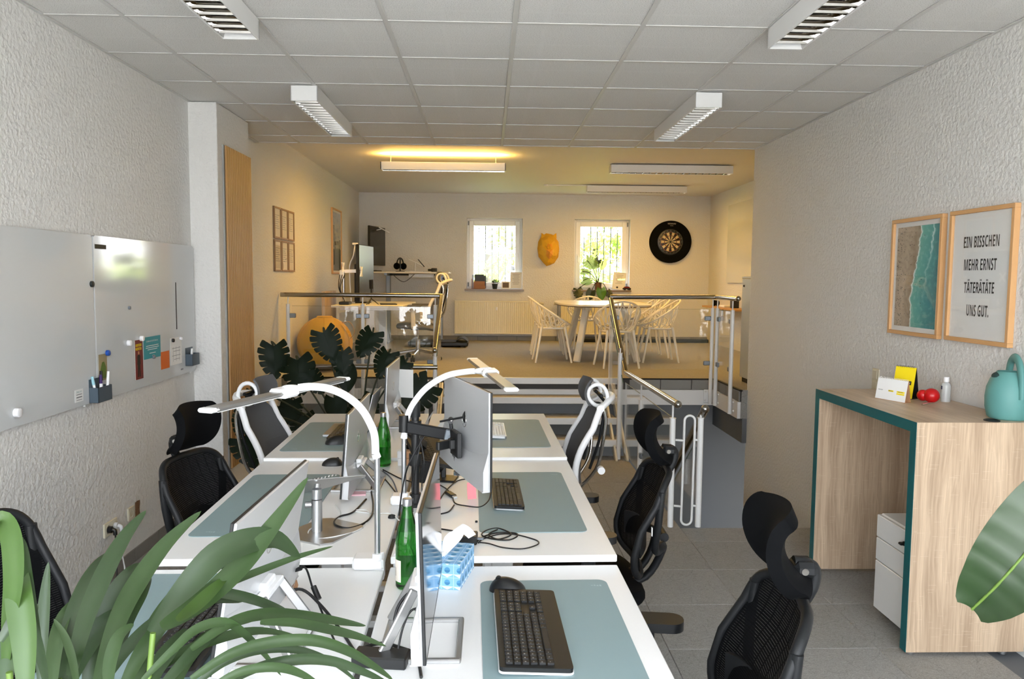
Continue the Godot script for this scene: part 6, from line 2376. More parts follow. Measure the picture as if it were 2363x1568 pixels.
func shell_chair() -> Node3D:
	var root := Node3D.new()
	var rim := func(t: float) -> Vector3:
		return Vector3(0.275 * sin(t), 0.80 - 0.33 * (1 - cos(t)) / 2 - 0.02 * absf(sin(t)), -0.255 * cos(t) + 0.0)
	var at := func(r: float, t: float) -> Vector3:
		var p: Vector3 = rim.call(t)
		var b := Vector3(0, 0.425, 0.02)
		var k := 0.30 + 0.70 * r if r > 0.0 else 0.30
		var e := pow(r, 1.7)
		return Vector3(lerpf(b.x, p.x, pow(k, 0.62)), lerpf(b.y, p.y, e), lerpf(b.z, p.z, pow(k, 0.62)))
	var m := MB.new()
	var pts := PackedVector3Array()
	for i in 48:
		pts.append(rim.call(TAU * i / 48.0))
	m.ring(pts, 0.0125, 8, true)
	part(m, "rim", M.cream_shell, root)
	# branching lattice
	var rng := RandomNumberGenerator.new()
	rng.seed = 33
	var lv := [0.0, 0.20, 0.42, 0.66, 1.0]
	var cnt := [9, 14, 18, 21, 24]
	var nodes := []
	for i in 5:
		var row := []
		for j in cnt[i]:
			row.append(Vector2(lv[i] + (rng.randf_range(-0.06, 0.06) if i > 0 and i < 4 else 0.0), TAU * (j + 0.5 * (i % 2) + rng.randf_range(-0.22, 0.22)) / cnt[i]))
		nodes.append(row)
	m = MB.new()
	for i in 4:
		for j in cnt[i + 1]:
			var q: Vector2 = nodes[i + 1][j]
			var best := []
			for k in cnt[i]:
				var d: float = absf(angle_difference(nodes[i][k].y, q.y))
				best.append([d, k])
			best.sort()
			for e in (2 if (j % 3 != 1 or i == 0) else 1):
				var p: Vector2 = nodes[i][best[e][1]]
				var dt := angle_difference(p.y, q.y)
				var c := PackedVector3Array()
				for s in 5:
					var f := s / 4.0
					c.append(at.call(lerpf(p.x, q.x, f), p.y + dt * (f * f * (3 - 2 * f))))
				m.ring(c, 0.0085, 5, false, false, 0.8)
	var lat := part(m, "branch_lattice", M.cream_shell, root)
	lat.set_meta("kind", "stuff")
	m = MB.new()
	m.sheet(func(u: float, v: float) -> Vector3:
		var p: Vector3 = at.call(0.0, TAU * v)
		return Vector3(p.x * u, 0.425 + 0.008 * (1 - u), 0.02 + (p.z - 0.02) * u), 4, 28, 0.012)
	part(m, "seat", M.cream_shell, root)
	for q in [Vector3(0.17, 0, 0.17), Vector3(-0.17, 0, 0.17), Vector3(0.17, 0, -0.15), Vector3(-0.17, 0, -0.15)]:
		m = MB.new()
		m.cyl(Vector3(q.x * 0.92, 0.45, q.z * 0.92), Vector3(q.x * 1.28, 0, q.z * 1.42), 0.019, 0.0125, 12)
		part(m, "leg", M.cream_shell, root)
	m = MB.new()
	var ring_p := PackedVector3Array()
	for i in 24:
		var s := sup(TAU * i / 24.0, 0.7)
		ring_p.append(Vector3(s.x * 0.175, 0.435, s.y * 0.165 + 0.01))
	m.ring(ring_p, 0.014, 8, true)
	part(m, "under_ring", M.cream_shell, root)
	return root

func build_upstairs() -> void:
	skirting("baseboard_back", Vector3(-2.17, PLAT, BACK), Vector3(3.77, PLAT, BACK), 0.08, Vector3(0, 0, 1))
	# six small certificates
	var words := ["top row, next to the pillar", "top row, centre", "top row, farthest from the pillar", "bottom row, next to the pillar", "bottom row, centre", "bottom row, farthest from the pillar"]
	for r in 2:
		for c in 3:
			var p := picture("certificate_frame", "oak framed certificate in block of six, %s" % words[r * 3 + c], Vector3(-2.17, 2.285 - 0.335 * r, -8.075 - 0.272 * c), 90, 0.258, 0.322, 0.018, 0.02, M.frame_dark_oak, null, 0.0, "paper_warm")
			p.set_meta("group", "framed certificates on the left wall")
			for k in 7:
				part(bx(Vector3(-0.085, 0.075 - 0.022 * k, 0.0092), Vector3(0.085 - 0.03 * ((k * 5) % 3), 0.080 - 0.022 * k, 0.0096)), "printed_line", M.ink_grey, p)
	mk("landscape_print", Color(1, 1, 1), 0.7).albedo_texture = landscape_print()
	picture("framed_print", "tall oak framed landscape picture with dark mast on upper left wall", Vector3(-2.17, 2.238, -11.19), 90, 0.68, 0.915, 0.022, 0.025, M.frame_oak, M.landscape_print, 0.03, "paper_warm")
	# desk by the railing
	var d := thing("office_desk", "white desk upstairs behind the glass railing", "desk", Vector3(-1.42, PLAT, -9.98))
	part(bx(Vector3(-0.42, 0.70, -0.82), Vector3(0.42, 0.725, 0.82), 0.003), "desktop", M.cream_desk, d)
	for z in [-0.55, 0.55]:
		part(bx(Vector3(-0.05, 0.03, z - 0.035), Vector3(0.05, 0.66, z + 0.035), 0.004), "leg", M.white_metal, d)
		part(bx(Vector3(-0.36, 0, z - 0.04), Vector3(0.36, 0.035, z + 0.04), 0.008), "foot", M.white_metal, d)
		part(bx(Vector3(-0.36, 0.66, z - 0.025), Vector3(0.36, 0.70, z + 0.025), 0.003), "bracket", M.white_metal, d)
	part(bx(Vector3(-0.05, 0.66, -0.55), Vector3(0.05, 0.69, 0.55), 0.003), "cross_beam", M.white_metal, d)
	part(bx(Vector3(-0.38, 0.36, -0.6), Vector3(-0.37, 0.62, 0.6)), "modesty_panel", M.cream_desk, d)
	# raised desk at the back
	d = thing("standing_desk", "raised standing desk against the rear wall", "desk", Vector3(-1.32, PLAT, -12.70))
	part(bx(Vector3(-0.70, 1.125, -0.38), Vector3(0.70, 1.15, 0.38), 0.003), "desktop", M.cream_desk, d)
	for x in [-0.30, 0.55]:
		part(bx(Vector3(x - 0.035, 0.03, -0.045), Vector3(x + 0.035, 1.09, 0.045), 0.004), "leg", M.clamp_metal, d)
		part(bx(Vector3(x - 0.04, 0, -0.34), Vector3(x + 0.04, 0.035, 0.34), 0.008), "foot", M.clamp_metal, d)
		part(bx(Vector3(x - 0.025, 1.085, -0.34), Vector3(x + 0.025, 1.125, 0.34), 0.003), "bracket", M.clamp_metal, d)
	part(bx(Vector3(-0.3, 1.09, -0.05), Vector3(0.55, 1.12, 0.05), 0.003), "cross_beam", M.black_frame, d)
	part(bx(Vector3(0.05, 1.06, 0.10), Vector3(0.45, 1.115, 0.22), 0.004), "cable_tray", M.white_metal, d)
	var m := MB.new()
	m.ring(curve([Vector3(-0.2, 1.11, 0.30), Vector3(-0.02, 0.99, 0.32), Vector3(0.15, 1.11, 0.30)], 7), 0.005, 6)
	part(m, "hanging_lead", M.cable, d)
	# screens upstairs
	var t := thing("monitor", "large black monitor on the raised desk, seen from the side", "monitor", Vector3(-1.80, PLAT + 1.15, -12.68), 78)
	part(bx(Vector3(-0.36, 0.10, -0.02), Vector3(0.36, 0.72, 0.015), 0.006), "panel", M.black_plastic, t)
	part(bx(Vector3(-0.35, 0.11, 0.015), Vector3(0.35, 0.71, 0.017)), "screen", M.screen_matt, t)
	m = MB.new()
	m.bar(Vector3(0, 0.0, -0.12), Vector3(0, 0.50, -0.12), 0.05, 0.05, 0.005)
	m.bar(Vector3(0, 0.45, -0.12), Vector3(0, 0.45, -0.015), 0.06, 0.06, 0.005)
	m.box(Vector3(0, 0.01, -0.08), Vector3(0.24, 0.02, 0.24), 0.006)
	part(m, "stand", M.black_plastic, t)
	t = thing("monitor", "black upright monitor on the white upstairs desk, edge-on", "monitor", Vector3(-1.58, PLAT + 0.725, -10.05), 84)
	part(bx(Vector3(-0.36, 0.12, -0.02), Vector3(0.36, 0.74, 0.02), 0.008), "panel", M.black_plastic, t)
	part(bx(Vector3(-0.35, 0.13, 0.02), Vector3(0.35, 0.73, 0.0215)), "screen", M.screen_matt, t)
	m = MB.new()
	m.bar(Vector3(0, 0.0, -0.10), Vector3(0, 0.5, -0.10), 0.07, 0.05, 0.006)
	m.bar(Vector3(0, 0.45, -0.10), Vector3(0, 0.45, -0.015), 0.08, 0.08, 0.006)
	m.box(Vector3(0, 0.008, -0.06), Vector3(0.26, 0.016, 0.22), 0.006)
	part(m, "stand", M.black_plastic, t)
	# white arm with empty plate and its lamp
	t = thing("screen_holder", "white screen arm with empty mounting plates on the upstairs desk", "arm", Vector3(-1.80, PLAT + 0.725, -9.75))
	m = MB.new()
	m.cyl(Vector3.ZERO, Vector3(0, 0.40, 0), 0.018, -1, 14)
	part(m, "column", M.silver, t)
	m = MB.new()
	m.bar(Vector3(-0.03, 0.40, 0), Vector3(0.20, 0.41, -0.02), 0.03, 0.045, 0.005)
	m.box(Vector3(-0.02, 0.36, 0), Vector3(0.05, 0.12, 0.05), 0.008)
	part(m, "arm_link", M.white_plastic, t)
	for q in [Vector3(-0.0, 0.45, 0.02), Vector3(0.22, 0.40, 0.0)]:
		m = MB.new()
		m.box(q, Vector3(0.022, 0.04, 0.04), 0.004)
		for sy in [-1.0, 1.0]:
			for sz in [-1.0, 1.0]:
				m.bar(q, q + Vector3(0, sy * 0.06, sz * 0.06), 0.018, 0.012, 0.003)
		part(m, "mounting_plate", M.white_plastic, t)
	for i in 3:
		m = MB.new()
		m.ring(curve([Vector3(0.02 - 0.03 * i, 0.36, 0.03), Vector3(-0.03 - 0.01 * i, 0.20, 0.06), Vector3(0.01, 0.05, 0.04), Vector3(0.0 + 0.02 * i, 0.012, 0.07)], 6), 0.005, 6)
		part(m, "cord", M.cable, t)
	t = thing("desk_lamp", "thin white clip lamp beside the upright monitor upstairs", "lamp", Vector3(-1.74, PLAT + 0.725, -9.95))
	m = MB.new()
	m.ring(curve([Vector3(0, 0.0, 0), Vector3(-0.02, 0.45, 0), Vector3(0.03, 0.60, 0.0), Vector3(0.05, 0.74, 0.0)], 6), 0.009, 8)
	part(m, "neck", M.white_plastic, t)
	part(bx(Vector3(0.02, 0.74, -0.03), Vector3(0.09, 0.765, 0.03), 0.004), "lamp_head", M.white_plastic, t)
	part(bx(Vector3(-0.05, 0, -0.05), Vector3(0.05, 0.015, 0.05), 0.004), "foot", M.white_plastic, t)
	t = thing("monitor_light", "white light bar clipped on the black monitor at rear wall", "lamp", Vector3(-1.74, 2.46, -12.62))
	m = MB.new()
	m.bar(Vector3(-0.08, 0.03, 0), Vector3(0.02, 0.05, 0), 0.015, 0.012, 0.003)
	part(m, "clip", M.white_plastic, t)
	m = MB.new()
	m.bar(Vector3(0.0, 0.07, 0), Vector3(0.14, 0.0, 0), 0.30, 0.015, 0.004)
	part(m, "light_bar", M.white_plastic, t)
	# clutter on the raised desk
	t = thing("headphones", "black headphones hanging on a stand on the raised desk", "headphones", Vector3(-1.42, PLAT + 1.15, -12.62), 60)
	var pts := PackedVector3Array()
	for i in 17:
		var a := PI * i / 16.0
		pts.append(Vector3(cos(a) * 0.09, 0.10 + sin(a) * 0.12, 0))
	m = MB.new()
	m.ring(pts, 0.012, 8)
	part(m, "head_band", M.black_plastic, t)
	for s in [-1.0, 1.0]:
		m = MB.new()
		m.t = Transform3D(Basis(Vector3.BACK, PI / 2), Vector3(s * 0.09, 0.09, 0))
		m.lathe(Vector3.ZERO, [Vector2(0, -0.02), Vector2(0.05, -0.02), Vector2(0.055, 0), Vector2(0.05, 0.02), Vector2(0, 0.02)], 20)
		part(m, "ear_cup", M.black_soft, t)
	part(bx(Vector3(-0.06, 0, -0.05), Vector3(0.06, 0.012, 0.05), 0.004), "stand_foot", M.black_plastic, t)
	m = MB.new()
	m.bar(Vector3(0, 0.012, 0), Vector3(0, 0.21, 0), 0.02, 0.02, 0.004)
	part(m, "stand_post", M.black_plastic, t)
	t = thing("laptop_stand", "white angled laptop stand on the raised desk", "stand", Vector3(-1.12, PLAT + 1.15, -12.62))
	m = MB.new()
	m.bar(Vector3(-0.16, 0.20, 0), Vector3(0.06, 0.10, 0), 0.24, 0.008, 0.002)
	part(m, "rest_plate", M.white_metal, t)
	m = MB.new()
	m.cyl(Vector3(-0.06, 0, 0), Vector3(-0.06, 0.15, 0), 0.012)
	m.box(Vector3(-0.04, 0.005, 0), Vector3(0.2, 0.01, 0.2), 0.003)
	part(m, "pillar", M.white_metal, t)
	m = MB.new()
	m.bar(Vector3(0.0, 0.20, 0.13), Vector3(0.10, 0.08, 0.13), 0.02, 0.015, 0.003)
	part(m, "front_stop", M.black_plastic, t)
	t = thing("webcam", "small black camera on the raised desk's front edge", "camera", Vector3(-0.86, PLAT + 1.15, -12.45), 20)
	m = MB.new()
	m.box(Vector3(0, 0.03, 0), Vector3(0.09, 0.06, 0.06), 0.008)
	m.cyl(Vector3(-0.045, 0.03, 0), Vector3(-0.10, 0.03, 0), 0.018)
	part(m, "body", M.black_plastic, t)
	# keyboard, tablet and phone on the white desk
	t = thing("tablet", "black tablet lying on the white upstairs desk", "tablet", Vector3(-1.22, PLAT + 0.727, -9.55), 10)
	part(bx(Vector3(-0.10, 0, -0.13), Vector3(0.10, 0.012, 0.13), 0.004), "body", M.black_plastic, t)
	t = thing("power_strip", "black power strip near the white desk's rear edge", "power strip", Vector3(-1.72, PLAT + 0.727, -9.42), 0)
	part(bx(Vector3(-0.06, 0, -0.10), Vector3(0.06, 0.035, 0.10), 0.006), "body", M.black_plastic, t)
	t = thing("microphone", "small tabletop tripod with black microphone upstairs", "microphone", Vector3(-1.42, PLAT + 0.727, -9.5))
	for k in 3:
		var a := TAU * k / 3
		m = MB.new()
		m.cyl(Vector3(0, 0.07, 0), Vector3(cos(a) * 0.09, 0, sin(a) * 0.09), 0.006, -1, 8)
		part(m, "tripod_leg", M.black_plastic, t)
	m = MB.new()
	m.cyl(Vector3(0, 0.06, 0), Vector3(0, 0.20, 0), 0.008, -1, 8)
	m.cyl(Vector3(0, 0.19, 0), Vector3(0, 0.30, 0.01), 0.022, 0.024, 14)
	part(m, "capsule", M.black_frame, t)
	# swivel chair upstairs
	var c := ring_chair_in("cream_shell", "seat_grey")
	add_thing(c, "office_chair", "cream swivel chair with loop headrest at the white upstairs desk", "chair", Vector3(-0.90, PLAT, -10.0), -96)
	# seat ball
	var b := thing("seat_ball", "mustard yellow felt seat ball with carry strap behind railing", "seat ball", Vector3(-1.855, PLAT, -8.87))
	m = MB.new()
	m.ball(Vector3(0, 0.305, 0), Vector3(0.312, 0.305, 0.312), 36, 20)
	part(m, "cover", M.yellow_felt, b)
	for k in 3:
		pts = PackedVector3Array()
		var a := PI * k / 3 + 0.35
		for i in 40:
			var e := TAU * i / 40.0
			pts.append(Vector3(sin(e) * cos(a) * 0.3125, 0.305 + cos(e) * 0.3055, sin(e) * sin(a) * 0.3125))
		m = MB.new()
		m.ring(pts, 0.0035, 5, true)
		part(m, "seam", M.yellow_felt, b)
	m = MB.new()
	m.ring(curve([Vector3(0.21, 0.54, 0.10), Vector3(0.30, 0.55, 0.09), Vector3(0.35, 0.44, 0.08), Vector3(0.30, 0.36, 0.09)], 6), 0.012, 6, false, true, 0.3)
	part(m, "carry_strap", M.slat_oak, b)
	m = MB.new()
	m.lathe(Vector3(0, 0.606, 0), [Vector2(0.09, -0.004), Vector2(0.085, 0.006), Vector2(0, 0.007)], 24)
	part(m, "top_patch", M.yellow_felt, b)
	# oak board leaning by the wall
	single(bx(Vector3(-0.02, 0, -0.35), Vector3(0.02, 0.88, 0.35), 0.002), "side_cabinet", M.oak_light, "pale wooden cabinet side by the wall behind the seat ball", "cabinet", Vector3(-1.98, PLAT, -9.75))
	# walking pad
	t = thing("walking_pad", "flat black walking pad lying on the upstairs carpet", "treadmill", Vector3(-0.66, PLAT, -12.02))
	part(bx(Vector3(-0.55, 0.02, -0.25), Vector3(0.36, 0.085, 0.25), 0.012), "deck", M.black_plastic, t)
	part(bx(Vector3(-0.53, 0.085, -0.20), Vector3(0.2, 0.088, 0.20)), "belt", M.rubber, t)
	m = MB.new()
	m.sheet(func(u: float, v: float) -> Vector3:
		return Vector3(lerpf(0.18, 0.36, v), 0.085 + 0.055 * sin(PI * clampf(v * 0.9 + 0.08, 0, 1)), lerpf(0.25, -0.25, u)), 2, 8, 0.01)
	part(m, "motor_hood", M.black_frame, t)
	for x in [-0.45, 0.28]:
		part(bx(Vector3(x - 0.04, 0, -0.22), Vector3(x + 0.04, 0.02, 0.22), 0.004), "foot", M.rubber, t)
	# radiators
	radiator(Vector3(0.133, 0.80, -13.13), 1.385, "cream panel radiator below the window with the books", 1.0)
	radiator(Vector3(2.0, 0.80, -13.13), 1.53, "cream panel radiator behind the dining table", -1.0)
	part(bx(Vector3(-0.8, 0.685, 0.11), Vector3(-0.75, 0.69, 0.12)), "pipe_sleeve", M.white_metal, get_node("radiator_001"))
	# paper lion head
	var li := thing("lion_head", "yellow folded-paper lion head on the rear wall between windows", "wall sculpture", Vector3(1.02, 2.245, BACK))
	var rng := RandomNumberGenerator.new()
	rng.seed = 8
	var rows := []
	var prof := [[1.0, 0.0], [0.93, 0.07], [0.72, 0.13], [0.48, 0.17], [0.25, 0.21], [0.0, 0.22]]
	for r in prof.size():
		var row := []
		for k in 14:
			var a := TAU * (k + 0.5 * (r % 2)) / 14
			var hy := 0.265 if sin(a) > 0 else 0.30
			var wx: float = 0.185 * (1.0 - 0.28 * pow(maxf(0, -sin(a)), 2))
			var j := 1.0 + (rng.randf_range(-0.07, 0.07) if r < 4 else 0.0)
			row.append(Vector3(cos(a) * wx * prof[r][0] * j, sin(a) * hy * prof[r][0] * j - 0.01 * r, prof[r][1] + (rng.randf_range(-0.015, 0.02) if r > 0 else 0.0)))
		rows.append(row)
	for q in [["mane", 0, 3], ["face", 3, 5]]:
		m = MB.new()
		for r in range(q[1], q[2]):
			for k in 14:
				var k2 := (k + 1) % 14
				var A: Vector3 = rows[r][k]
				var B: Vector3 = rows[r][k2]
				var C: Vector3 = rows[r + 1][k]
				var D: Vector3 = rows[r + 1][k2]
				if r % 2 == 0:
					m.poly(PackedVector3Array([A, B, C]))
					m.poly(PackedVector3Array([B, D, C]))
				else:
					m.poly(PackedVector3Array([A, B, D]))
					m.poly(PackedVector3Array([A, D, C]))
		part(m, q[0], M.yellow_card, li)
	m = MB.new()
	m.out_poly(PackedVector3Array([Vector3(-0.05, -0.02, 0.24), Vector3(0.05, -0.02, 0.24), Vector3(0.0, -0.07, 0.29)]), Vector3(0, -0.05, 0))
	for s in [-1.0, 1.0]:
		m.out_poly(PackedVector3Array([Vector3(s * 0.05, -0.02, 0.24), Vector3(0, -0.07, 0.29), Vector3(s * 0.055, -0.11, 0.22)]), Vector3(0, -0.05, 0.1))
		m.out_poly(PackedVector3Array([Vector3(0, -0.07, 0.29), Vector3(s * 0.055, -0.11, 0.22), Vector3(0, -0.14, 0.24)]), Vector3(0, -0.05, 0.1))
		m.out_poly(PackedVector3Array([Vector3(0, -0.14, 0.24), Vector3(s * 0.055, -0.11, 0.22), Vector3(0, -0.20, 0.13)]), Vector3(0, -0.05, 0.1))
		m.out_poly(PackedVector3Array([Vector3(s * 0.05, -0.02, 0.24), Vector3(s * 0.03, 0.08, 0.22), Vector3(0, 0.06, 0.24)]), Vector3(0, -0.05, 0.1))
	part(m, "muzzle", M.yellow_card_2, li)
	for s in [-1.0, 1.0]:
		m = MB.new()
		m.out_poly(PackedVector3Array([Vector3(s * 0.05, 0.21, 0.10), Vector3(s * 0.13, 0.17, 0.08), Vector3(s * 0.125, 0.265, 0.05)]), Vector3(0, 0.2, 0))
		m.out_poly(PackedVector3Array([Vector3(s * 0.05, 0.21, 0.10), Vector3(s * 0.125, 0.265, 0.05), Vector3(s * 0.07, 0.22, 0.03)]), Vector3(s * 0.1, 0.2, 0.2))
		part(m, "ear", M.yellow_card, li)
	# dartboard
	var db := thing("dartboard", "round dartboard in a wide black surround on the rear wall", "dartboard", Vector3(3.09, 2.38, BACK + 0.001))
	var face := Basis(Vector3.RIGHT, PI / 2)
	m = MB.new()
	m.t = Transform3D(face, Vector3.ZERO)
	m.lathe(Vector3.ZERO, [Vector2(0.226, 0.0), Vector2(0.226, 0.055), Vector2(0.232, 0.06), Vector2(0.345, 0.06), Vector2(0.357, 0.05), Vector2(0.358, 0.0)], 56)
	part(m, "surround", M.black_soft, db)
	m = MB.new()
	m.t = Transform3D(face, Vector3.ZERO)
	m.lathe(Vector3.ZERO, [Vector2(0.2255, 0.0), Vector2(0.2255, 0.038), Vector2(0, 0.038)], 48)
	part(m, "board", M.black_plastic, db)
	for k in 20:
		if k % 2 == 0:
			continue
		for q in [[0.02, 0.098], [0.108, 0.160]]:
			m = MB.new()
			m.t = Transform3D(face, Vector3.ZERO)
			var a0 := TAU * (k - 0.5) / 20 + PI / 2
			m.lathe(Vector3(0, 0, 0), [Vector2(q[1], 0.0388), Vector2(q[0], 0.0388)], 4, a0, a0 + TAU / 20)
			part(m, "pale_sector", M.sisal, db)
	for k in 20:
		for q in [[0.098, 0.108], [0.160, 0.170]]:
			m = MB.new()
			m.t = Transform3D(face, Vector3.ZERO)
			var a0 := TAU * (k - 0.5) / 20 + PI / 2
			m.lathe(Vector3.ZERO, [Vector2(q[1], 0.0387), Vector2(q[0], 0.0387)], 3, a0, a0 + TAU / 20)
			part(m, "score_ring_segment", M.dark_red if k % 2 == 0 else M.pot_dark, db)
	for q in [0.17, 0.205]:
		pts = PackedVector3Array()
		for i in 48:
			pts.append(Vector3(cos(TAU * i / 48) * q, sin(TAU * i / 48) * q, 0.040))
		m = MB.new()
		m.ring(pts, 0.0012, 4, true)
		part(m, "wire_ring", M.silver, db)
	var order := [20, 1, 18, 4, 13, 6, 10, 15, 2, 17, 3, 19, 7, 16, 8, 11, 14, 9, 12, 5]
	for k in 20:
		var a := PI / 2 - TAU * k / 20
		fit_text(str(order[k]), 0.018 if order[k] > 9 else 0.009, 0.020, M.key_mark, db, Transform3D(Basis(), Vector3(cos(a) * 0.188, sin(a) * 0.188, 0.0395)), "number", false)
	fit_text("WINMAU", 0.14, 0.022, M.key_mark, db, Transform3D(Basis(), Vector3(0.01, 0.305, 0.0612)), "lettering", true)
	fit_text("blade", 0.05, 0.014, M.key_mark, db, Transform3D(Basis(), Vector3(0.01, 0.272, 0.0612)), "lettering", false)
	# whiteboard on the right wall
	var w := thing("whiteboard", "glossy whiteboard on the upper right wall mirroring the dartboard", "whiteboard", Vector3(3.77, 2.30, -10.6), -90)
	m = MB.new()
	m.prism(rrect(3.06, 1.2, 0.025, 5), 0.008, 0.024, true)
	part(m, "board", M.board_enamel, w)
	part(bx(Vector3(-1.4, -0.5, 0.0), Vector3(1.4, 0.5, 0.009)), "wall_rail", M.white_metal, w)
	# filing cabinet at the corner
	t = thing("filing_cabinet", "light grey metal filing cabinet behind the railing's end post", "cabinet", Vector3(2.92, PLAT, -7.74))
	part(bx(Vector3(-0.27, 0.05, -0.29), Vector3(0.27, 1.075, 0.29), 0.004), "body", M.cabinet_grey, t)
	part(bx(Vector3(-0.275, 1.078, -0.295), Vector3(0.275, 1.10, 0.295), 0.004), "top", M.cabinet_grey, t)
	part(bx(Vector3(-0.25, 0, -0.27), Vector3(0.25, 0.05, 0.27)), "plinth", M.black_frame, t)
	for k in 3:
		part(bx(Vector3(-0.26, 0.07 + 0.335 * k, -0.296), Vector3(0.26, 0.395 + 0.335 * k, -0.29), 0.002), "drawer_front", M.cabinet_grey, t)
	part(bx(Vector3(-0.278, 0.99, -0.24), Vector3(-0.27, 1.01, -0.21)), "black_stop", M.rubber, t)
	# shelf on the right wall
	t = thing("wall_shelf", "narrow oak shelf on the upper right wall", "shelf", Vector3(3.77, 1.30, -11.7), -90)
	part(bx(Vector3(-0.85, 0, 0), Vector3(0.85, 0.028, 0.28), 0.002), "board", M.slat_oak, t)
	for x in [-0.6, 0.6]:
		part(bx(Vector3(x - 0.012, -0.14, 0), Vector3(x + 0.012, 0, 0.02), 0.002), "bracket", M.black_frame, t)
	t = thing("headset", "black headset lying on the oak wall shelf", "headset", Vector3(3.60, 1.329, -12.15))
	m = MB.new()
	for s in [-1.0, 1.0]:
		m.ball(Vector3(0, 0.05, s * 0.08), Vector3(0.035, 0.05, 0.03), 14, 8)
	part(m, "ear_cups", M.black_soft, t)
	m = MB.new()
	m.ring(curve([Vector3(0, 0.07, -0.09), Vector3(0, 0.14, -0.05), Vector3(0, 0.155, 0), Vector3(0, 0.14, 0.05), Vector3(0, 0.07, 0.09)], 5), 0.012, 8)
	part(m, "head_band", M.white_plastic, t)
	single(bx(Vector3(-0.08, 0, -0.12), Vector3(0.08, 0.03, 0.12), 0.004), "book", M.paper, "white book lying on the oak wall shelf", "book", Vector3(3.62, 1.329, -11.65))
	single(bx(Vector3(-0.05, 0, -0.06), Vector3(0.05, 0.16, 0.06), 0.006), "speaker", M.black_plastic, "small black speaker on the oak wall shelf", "speaker", Vector3(3.64, 1.329, -11.35))
	# long black tray by the rear wall
	t = thing("cable_floor_duct", "long dark floor duct along the rear wall", "duct", Vector3(2.60, PLAT, -12.98))
	part(bx(Vector3(-1.12, 0, -0.07), Vector3(1.12, 0.06, 0.07), 0.01), "cover", M.black_frame, t)
	# dining table
	t = thing("dining_table", "white boat-shaped table on slanted legs in the upper room", "table", Vector3(1.52, PLAT, -10.45))
	m = MB.new()
	m.t = Transform3D(Basis(Vector3.RIGHT, -PI / 2), Vector3.ZERO)
	var pg := PackedVector2Array()
	for i in 48:
		var s := sup(TAU * i / 48.0, 0.62)
		pg.append(Vector2(s.x * 0.60, s.y * 1.10))
	m.prism(pg, 0.722, 0.742, true)
	part(m, "table_top", M.table_top, t)
	m = MB.new()
	m.t = Transform3D(Basis(Vector3.RIGHT, -PI / 2), Vector3.ZERO)
	var pg2 := PackedVector2Array()
	for q in pg:
		pg2.append(q * 0.992)
	m.prism(pg2, 0.712, 0.7215, true)
	part(m, "under_edge", M.slat_back, t)
	for s in [-1.0, 1.0]:
		for e in [-1.0, 1.0]:
			m = MB.new()
			m.bar(Vector3(s * 0.24, 0.705, e * 0.42), Vector3(s * 0.39, 0.0, e * 0.66), 0.085, 0.06, 0.01)
			part(m, "leg", M.cream_shell, t)
		part(bx(Vector3(s * 0.24 - 0.03, 0.66, -0.5), Vector3(s * 0.24 + 0.03, 0.71, 0.5), 0.004), "rail", M.cream_shell, t)
	# branch-pattern chairs
	var sc := shell_chair()
	add_thing(sc, "dining_chair", "cream branch-lattice chair at table's end next to the steel railing", "chair", Vector3(1.56, PLAT, -9.30), 187, "cream lattice chairs around the table")
	var spots := [[0.81, -9.90, 92, "near chair on the radiator-valve side"], [0.82, -10.49, 90, "middle chair on the radiator-valve side"], [0.83, -11.08, 88, "far chair on the radiator-valve side"], [2.22, -9.95, -92, "near chair on the dartboard side"], [2.22, -10.54, -90, "middle chair on the dartboard side"], [2.22, -11.13, -88, "far chair on the dartboard side"], [1.50, -11.82, 182, "chair at the table's window end"]]
	for q in spots:
		copy(sc, Vector3(q[0], PLAT, q[1]), q[2], "cream branch-lattice chair, " + q[3])
	sill_things()

func ring_chair_in(frame: String, fabric: String) -> Node3D:
	var keep_w: Material = M.white_plastic
	var keep_f: Material = M.grey_fabric
	M.white_plastic = M[frame]
	M.grey_fabric = M[fabric]
	var c := ring_chair()
	M.white_plastic = keep_w
	M.grey_fabric = keep_f
	return c

